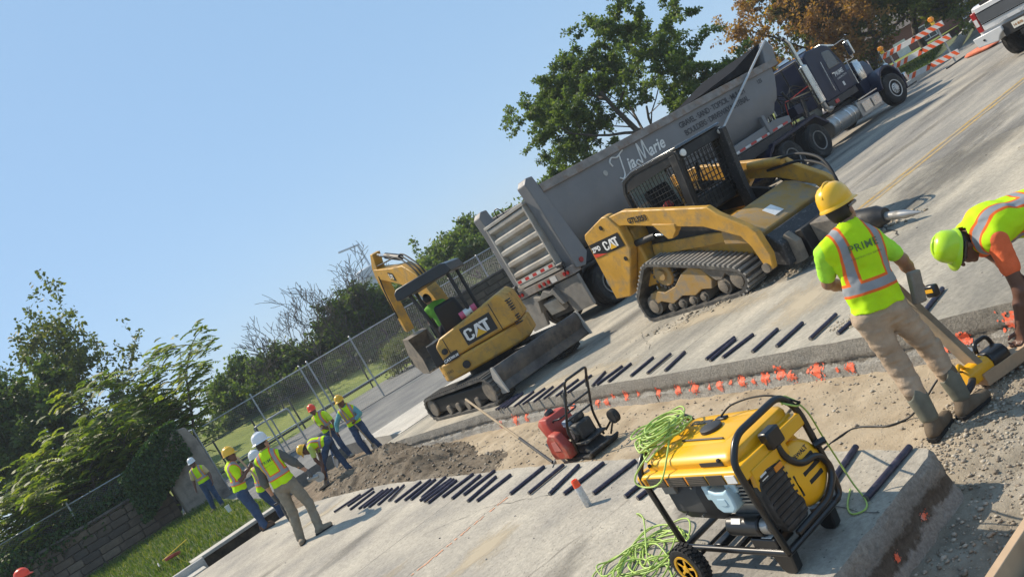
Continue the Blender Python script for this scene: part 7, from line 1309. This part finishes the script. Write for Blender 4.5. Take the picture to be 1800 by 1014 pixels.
H_y = mat('yellow_hard_hat', (.85, .47, .01), .3, var=.05, coat=.4); H_w = mat('white_hard_hat', (.74, .74, .74), .3, var=.04, coat=.3); H_o = mat('orange_red_hard_hat', (.88, .07, .025), .35, var=.05); H_g = mat('lime_hard_hat', (.48, .76, .02), .3, var=.05, coat=.3)
BLUE = (.045, .075, .14)
# ================================================================== the crew
G = 'road workers'
rw = person('worker in yellow hard hat and lettered lime vest steadying a plank, back turned', (4.47, 3.42, -.305), dict(head=(.10, .10, 1.60), neck=(.05, .04, 1.47), sL=(-.165, .02, 1.43), sR=(.155, .02, 1.36), eL=(-.185, .19, 1.20), wL=(-.02, .36, 1.06), eR=(.275, .06, 1.12), wR=(.345, .17, .93), hL=(-.14, 0, .90), hR=(.035, .01, .87), kL=(-.10, .05, .52), kR=(.155, .07, .50), aL=(-.12, -.02, .09), aR=(.15, .02, .09)),
    head=(.8, .6, -.25), skin=0, hat=H_y, shirt=(.40, .80, .06), trou=(.43, .325, .23), boot=(.15, .115, .08), bootz=.42, shaft=mat('grey_green_leather', (.15, .15, .115), .6, var=.25, sc=9, bump=.2), h=.0078, toeL=(.75, .5, 0), toeR=(.95, .25, 0), text=True, glasses=True)
# belt tools of that worker
b = MB(); b.box((.235, -.02, .93), (.10, .045, .22), (8, 14, 25)); b.build('tool_pouch', mat('grey_pouch', (.22, .19, .155), .85, var=.2, sc=10), rw, bevel=.012)
b = MB(); b.box((.335, .03, .84), (.055, .085, .085), (0, 8, 20)); tm = b.build('tape_measure', M_gblk, rw, bevel=.014); b = MB(); b.box((.335, .03, .845), (.058, .06, .025), (0, 8, 20)); b.build('tape_band', M_gy, tm)
person('worker in lime hard hat and orange shirt bending down to the saw', (5.0, 3.16, -.305), dict(head=(.065, 0, .985), neck=(.175, 0, 1.04), sL=(.205, -.17, .955), sR=(.205, .17, .98), eL=(.165, -.19, .60), wL=(.075, -.13, .36), eR=(.36, .22, .75), wR=(.33, .05, .60), hL=(.72, -.09, .93), hR=(.72, .09, .93), kL=(.50, -.12, .50), kR=(.52, .12, .50), aL=(.58, -.12, .09), aR=(.60, .12, .09)),
    head=(-.55, -.05, -.83), hup=(-.83, 0, .55), skin=1, hat=H_g, shirt=(.80, .16, .06), sleeve=.55, trou=(.10, .10, .11), h=.0078, toeL=(-1, 0, 0), toeR=(-1, 0, 0), glasses=True, palmL=(-1, 0, 0), curl=1.3, fat=1.12, hs=.84)
person('worker in white hard hat, grey long sleeves and khaki trousers, back turned', (2.35, 12.9, 0), dict(head=(.085, .03, 1.63), neck=(.07, .0, 1.49), sL=(-.115, 0, 1.43), sR=(.235, .0, 1.39), eL=(-.19, .0, 1.11), wL=(-.22, .10, .86), eR=(.36, .03, 1.14), wR=(.43, .12, .92), hL=(-.02, 0, .90), hR=(.16, 0, .90), kL=(-.06, .02, .50), kR=(.235, .02, .48), aL=(-.15, 0, .09), aR=(.19, -.02, .09)),
    head=(.5, .86, -.2), skin=2, hat=H_w, hatfull=True, shirt=(.11, .11, .10), sleeve=1.95, trou=(.235, .205, .155), boot=(.25, .20, .145), h=.013, toeL=(.2, -.9, 0), toeR=(.9, .1, 0), text=True, glove=mat('grey_glove', (.10, .10, .10), .8))
bx_, by_ = 2.46, 17.0
person('worker in yellow hard hat, lime shirt and jeans holding a stick', (bx_, by_, 0), dict(head=(.13, .0, 1.60), neck=(.07, .0, 1.47), sL=(-.08, .12, 1.42), sR=(.10, -.14, 1.38), eL=(.12, .16, 1.16), wL=(.32, .12, 1.22), eR=(.14, -.20, 1.10), wR=(.34, -.06, 1.22), hL=(-.08, .08, .88), hR=(-.04, -.10, .87), kL=(-.03, .10, .48), kR=(.02, -.12, .47), aL=(-.08, .12, .09), aR=(.06, -.14, .09)),
    head=(.95, -.1, -.3), skin=1, hat=H_y, shirt=(.52, .80, .012), sleeve=.7, trou=BLUE, boot=(.13, .07, .04), h=.016, toeL=(1, 0, 0), toeR=(1, -.1, 0))
person('worker in white hard hat crouching half hidden behind the stick holder', (2.98, 17.7, -.28), dict(head=(.12, .0, 1.52), neck=(.06, .0, 1.40), sL=(-.08, .14, 1.35), sR=(.06, -.16, 1.33), eL=(.1, .22, 1.08), wL=(.3, .15, 1.0), eR=(.12, -.24, 1.06), wR=(.32, -.1, .98), hL=(-.12, .09, .84), hR=(-.1, -.09, .84), kL=(.0, .1, .45), kR=(.04, -.12, .45), aL=(-.1, .1, .09), aR=(.0, -.12, .09)),
    head=(.85, -.1, -.5), skin=1, hat=H_w, shirt=(.52, .80, .012), trou=BLUE, h=.018, toeL=(1, 0, 0), toeR=(1, 0, 0))
person('worker in white hard hat and lime vest standing on the grass by the wall', (2.86, 26.1, .15), dict(head=(.10, -.03, 1.56), neck=(.10, .0, 1.43), sR=(-.07, -.02, 1.36), sL=(.28, 0, 1.33), eR=(-.16, .0, 1.08), wR=(-.20, -.06, .86), eL=(.36, .0, 1.06), wL=(.36, -.08, .84), hR=(.03, 0, .86), hL=(.19, 0, .86), kR=(-.0, -.02, .47), kL=(.22, -.02, .47), aR=(-.06, 0, .09), aL=(.22, 0, .09)),
    head=(.2, -1, -.1), skin=1, hat=H_w, shirt=(.55, .44, .22), trou=BLUE, h=.02, toeL=(.3, -1, 0), toeR=(-.2, -1, 0))
person('worker in orange red hard hat and lime vest shovelling by the fence', (5.66, 21.35, -.25), dict(head=(-.08, -.02, 1.58), neck=(-.04, .0, 1.46), sL=(-.19, .10, 1.40), sR=(.17, -.04, 1.36), eL=(-.02, -.16, 1.08), wL=(.16, -.18, .92), eR=(.26, -.1, 1.10), wR=(.24, -.2, .88), hL=(-.08, .04, .88), hR=(.10, -.02, .86), kL=(-.14, -.02, .48), kR=(.12, -.04, .47), aL=(-.26, 0, .09), aR=(.16, 0, .09)),
    head=(.3, -.9, -.3), skin=1, hat=H_o, shirt=(.55, .75, .05), trou=BLUE, boot=(.33, .28, .22), h=.02, toeL=(.3, -1, 0), toeR=(.7, -.8, 0))
person('worker in yellow hard hat bent double over the dirt', (4.4, 19.38, -.28), dict(head=(.05, -.04, 1.0), neck=(.18, 0, 1.06), sL=(.24, .17, 1.03), sR=(.22, -.17, 1.0), eL=(.24, .12, .72), wL=(.22, .0, .50), eR=(.18, -.18, .70), wR=(.22, -.10, .44), hL=(.60, .09, .92), hR=(.60, -.09, .90), kL=(.60, .12, .50), kR=(.26, -.14, .52), aL=(.66, .14, .09), aR=(.08, -.12, .09)),
    head=(-.5, -.3, -.8), hup=(-.8, 0, .6), skin=1, hat=H_y, shirt=(.50, .60, .15), trou=BLUE, boot=(.25, .2, .15), h=.02, toeL=(-.8, -.4, 0), toeR=(-.9, -.3, 0))
person('worker in yellow hard hat and teal sleeves leaning on a shovel', (5.64, 18.94, -.25), dict(head=(-.02, -.02, 1.50), neck=(.0, .0, 1.37), sR=(-.17, -.04, 1.28), sL=(.17, .0, 1.24), eR=(-.34, -.12, 1.12), wR=(-.40, -.2, .95), eL=(.26, -.1, 1.05), wL=(.12, -.2, .98), hR=(-.08, 0, .84), hL=(.10, 0, .82), kR=(-.10, -.06, .47), kL=(.16, -.04, .46), aR=(-.06, 0, .09), aL=(.24, .04, .09)),
    head=(-.1, -.9, -.3), skin=1, hat=H_y, shirt=(.14, .34, .36), sleeve=1.9, trou=BLUE, boot=(.30, .25, .19), h=.02, toeL=(.8, -.6, 0), toeR=(-.2, -1, 0))
person('person whose orange hard hat just shows at the bottom left corner', (-1.39, 17.75, .0), dict(head=(0, 0, 1.64), neck=(0, 0, 1.50), sL=(-.18, 0, 1.43), sR=(.18, 0, 1.43), eL=(-.24, 0, 1.14), wL=(-.25, .1, .9), eR=(.24, 0, 1.14), wR=(.25, .1, .9), hL=(-.09, 0, .9), hR=(.09, 0, .9), kL=(-.1, .02, .5), kR=(.1, .02, .5), aL=(-.1, 0, .09), aR=(.1, 0, .09)), head=(.9, .4, 0), skin=1, hat=H_o, shirt=(.5, .6, .1), h=.022)
a = R(50); hpw = lambda x, y: (7.35+x*math.cos(a)-y*math.sin(a), 14.3+x*math.sin(a)+y*math.cos(a))
px_, py_ = hpw(-.05, .36)
person('operator in a green shirt and dark cap seated under the excavator canopy', (px_, py_, 1.02), dict(head=(-.16, .06, 1.27), neck=(-.12, .04, 1.15), sL=(-.28, .08, 1.08), sR=(.08, .02, 1.08), eL=(-.36, .24, .86), wL=(-.36, .40, .78), eR=(.2, .22, .86), wR=(.2, .42, .78), hL=(-.18, .02, .58), hR=(.02, .0, .58), kL=(-.2, .42, .60), kR=(.04, .42, .60), aL=(-.2, .48, .28), aR=(.04, .48, .28)), head=(-.2, 1, -.1), skin=0, vest=False, sleeve=.6, shirt=(.14, .36, .05), trou=(.03, .03, .035), h=.02, belt=False, group=None)
c_ = bpy.data.objects
# tools held by the crew
M_ash = MATS['ash_handle']
def shovel(label, top, bot, m_blade=M_alu, name='shovel'):
    t = thing(name, label, 'shovel', bot); A, B_ = Vector((0, 0, 0)), Vector(top)-Vector(bot); d = B_.normalized(); s_ = d.orthogonal().normalized(); f_ = d.cross(s_)
    b = MB(); b.cyl(A+d*.22, B_, .018, 8); b.build('handle', M_ash, t)
    b = MB(); b.loft([[tuple(A+d*z+s_*x*w_+f_*(.012+.03*(1-abs(x)))) for x in (-1, -.5, 0, .5, 1)]+[tuple(A+d*z+s_*x*w_+f_*(.004+.03*(1-abs(x)))) for x in (1, .5, 0, -.5, -1)] for z, w_ in ((-.02, .03), (.05, .09), (.2, .115), (.27, .1), (.30, .02))]); b.build('blade', m_blade, t); return t
def cw(base, x, y, z): q = R(-31); return (base[0]+x*math.cos(q)-y*math.sin(q), base[1]+x*math.sin(q)+y*math.cos(q), base[2]+z)
shovel('shovel held blade down by the teal sleeved worker', cw((5.64, 18.94, -.25), -.05, -.2, 1.42), cw((5.64, 18.94, -.25), .22, -.22, .0))
shovel('pale bladed shovel in the hands of the orange hatted worker', cw((5.66, 21.35, -.25), .18, -.22, 1.15), cw((5.66, 21.35, -.25), -.15, -.5, .03), M_rww)
shovel('shovel of the bent over worker reaching into the dirt', cw((4.4, 19.38, -.28), .30, -.06, .95), cw((4.4, 19.38, -.28), .12, -.14, .02))
t = thing('measuring_stick', 'wooden stick held upright by the worker in jeans', 'stick', cw((bx_, by_, 0), .33, -.04, .95)); b = MB(); b.box((0, 0, .22), (.035, .02, .75), (0, -12, 0)); b.build('stick_body', M_wood, t)
t = thing('breaker_hammer', 'grey hand breaker hanging from the gloved hand by white hat', 'tool', cw((2.35, 12.9, 0), -.16, .12, .0), -31); b = MB(); b.lathe([(.015, 0), (.02, .25), (.05, .3), (.06, .5), (.05, .68), (.03, .72)], n=12); b.build('hammer_body', M_pb, t); b = MB(); b.cyl((-.12, 0, .72), (.12, 0, .72), .018, 8); b.build('handle_bar', M_gblk, t)
t = thing('handheld_grinder', 'small grey power tool held in the right hand of white hat', 'tool', cw((2.35, 12.9, 0), .44, .16, .74), -31); b = MB(); b.cyl((-.08, 0, .05), (.1, 0, .02), .04, 12); b.build('grinder_body', M_cast, t, bevel=.008); b = MB(); b.cyl((.1, -.02, .0), (.1, .0, .0), .08, 16); b.build('disc_guard', M_cast, t)
# ------------------------------------------------------------------ thin summer haze round the whole place
b = MB(); b.bx(-700, 700, -700, 700, -1.7, 43); hzo = b.build('haze', bpy.data.materials.new('summer_haze'), fix=True); stuff(hzo); hzo['label'] = 'thin pale summer haze filling the air'; hzo['category'] = 'haze'
m_ = bpy.data.materials['summer_haze']; m_.use_nodes = True; t_ = m_.node_tree; t_.nodes.remove(t_.nodes['Principled BSDF']); v_ = t_.nodes.new('ShaderNodeVolumePrincipled'); v_.inputs['Color'].default_value = (.88, .93, 1, 1); v_.inputs['Density'].default_value = .0008; t_.links.new(v_.outputs[0], t_.nodes['Material Output'].inputs['Volume'])
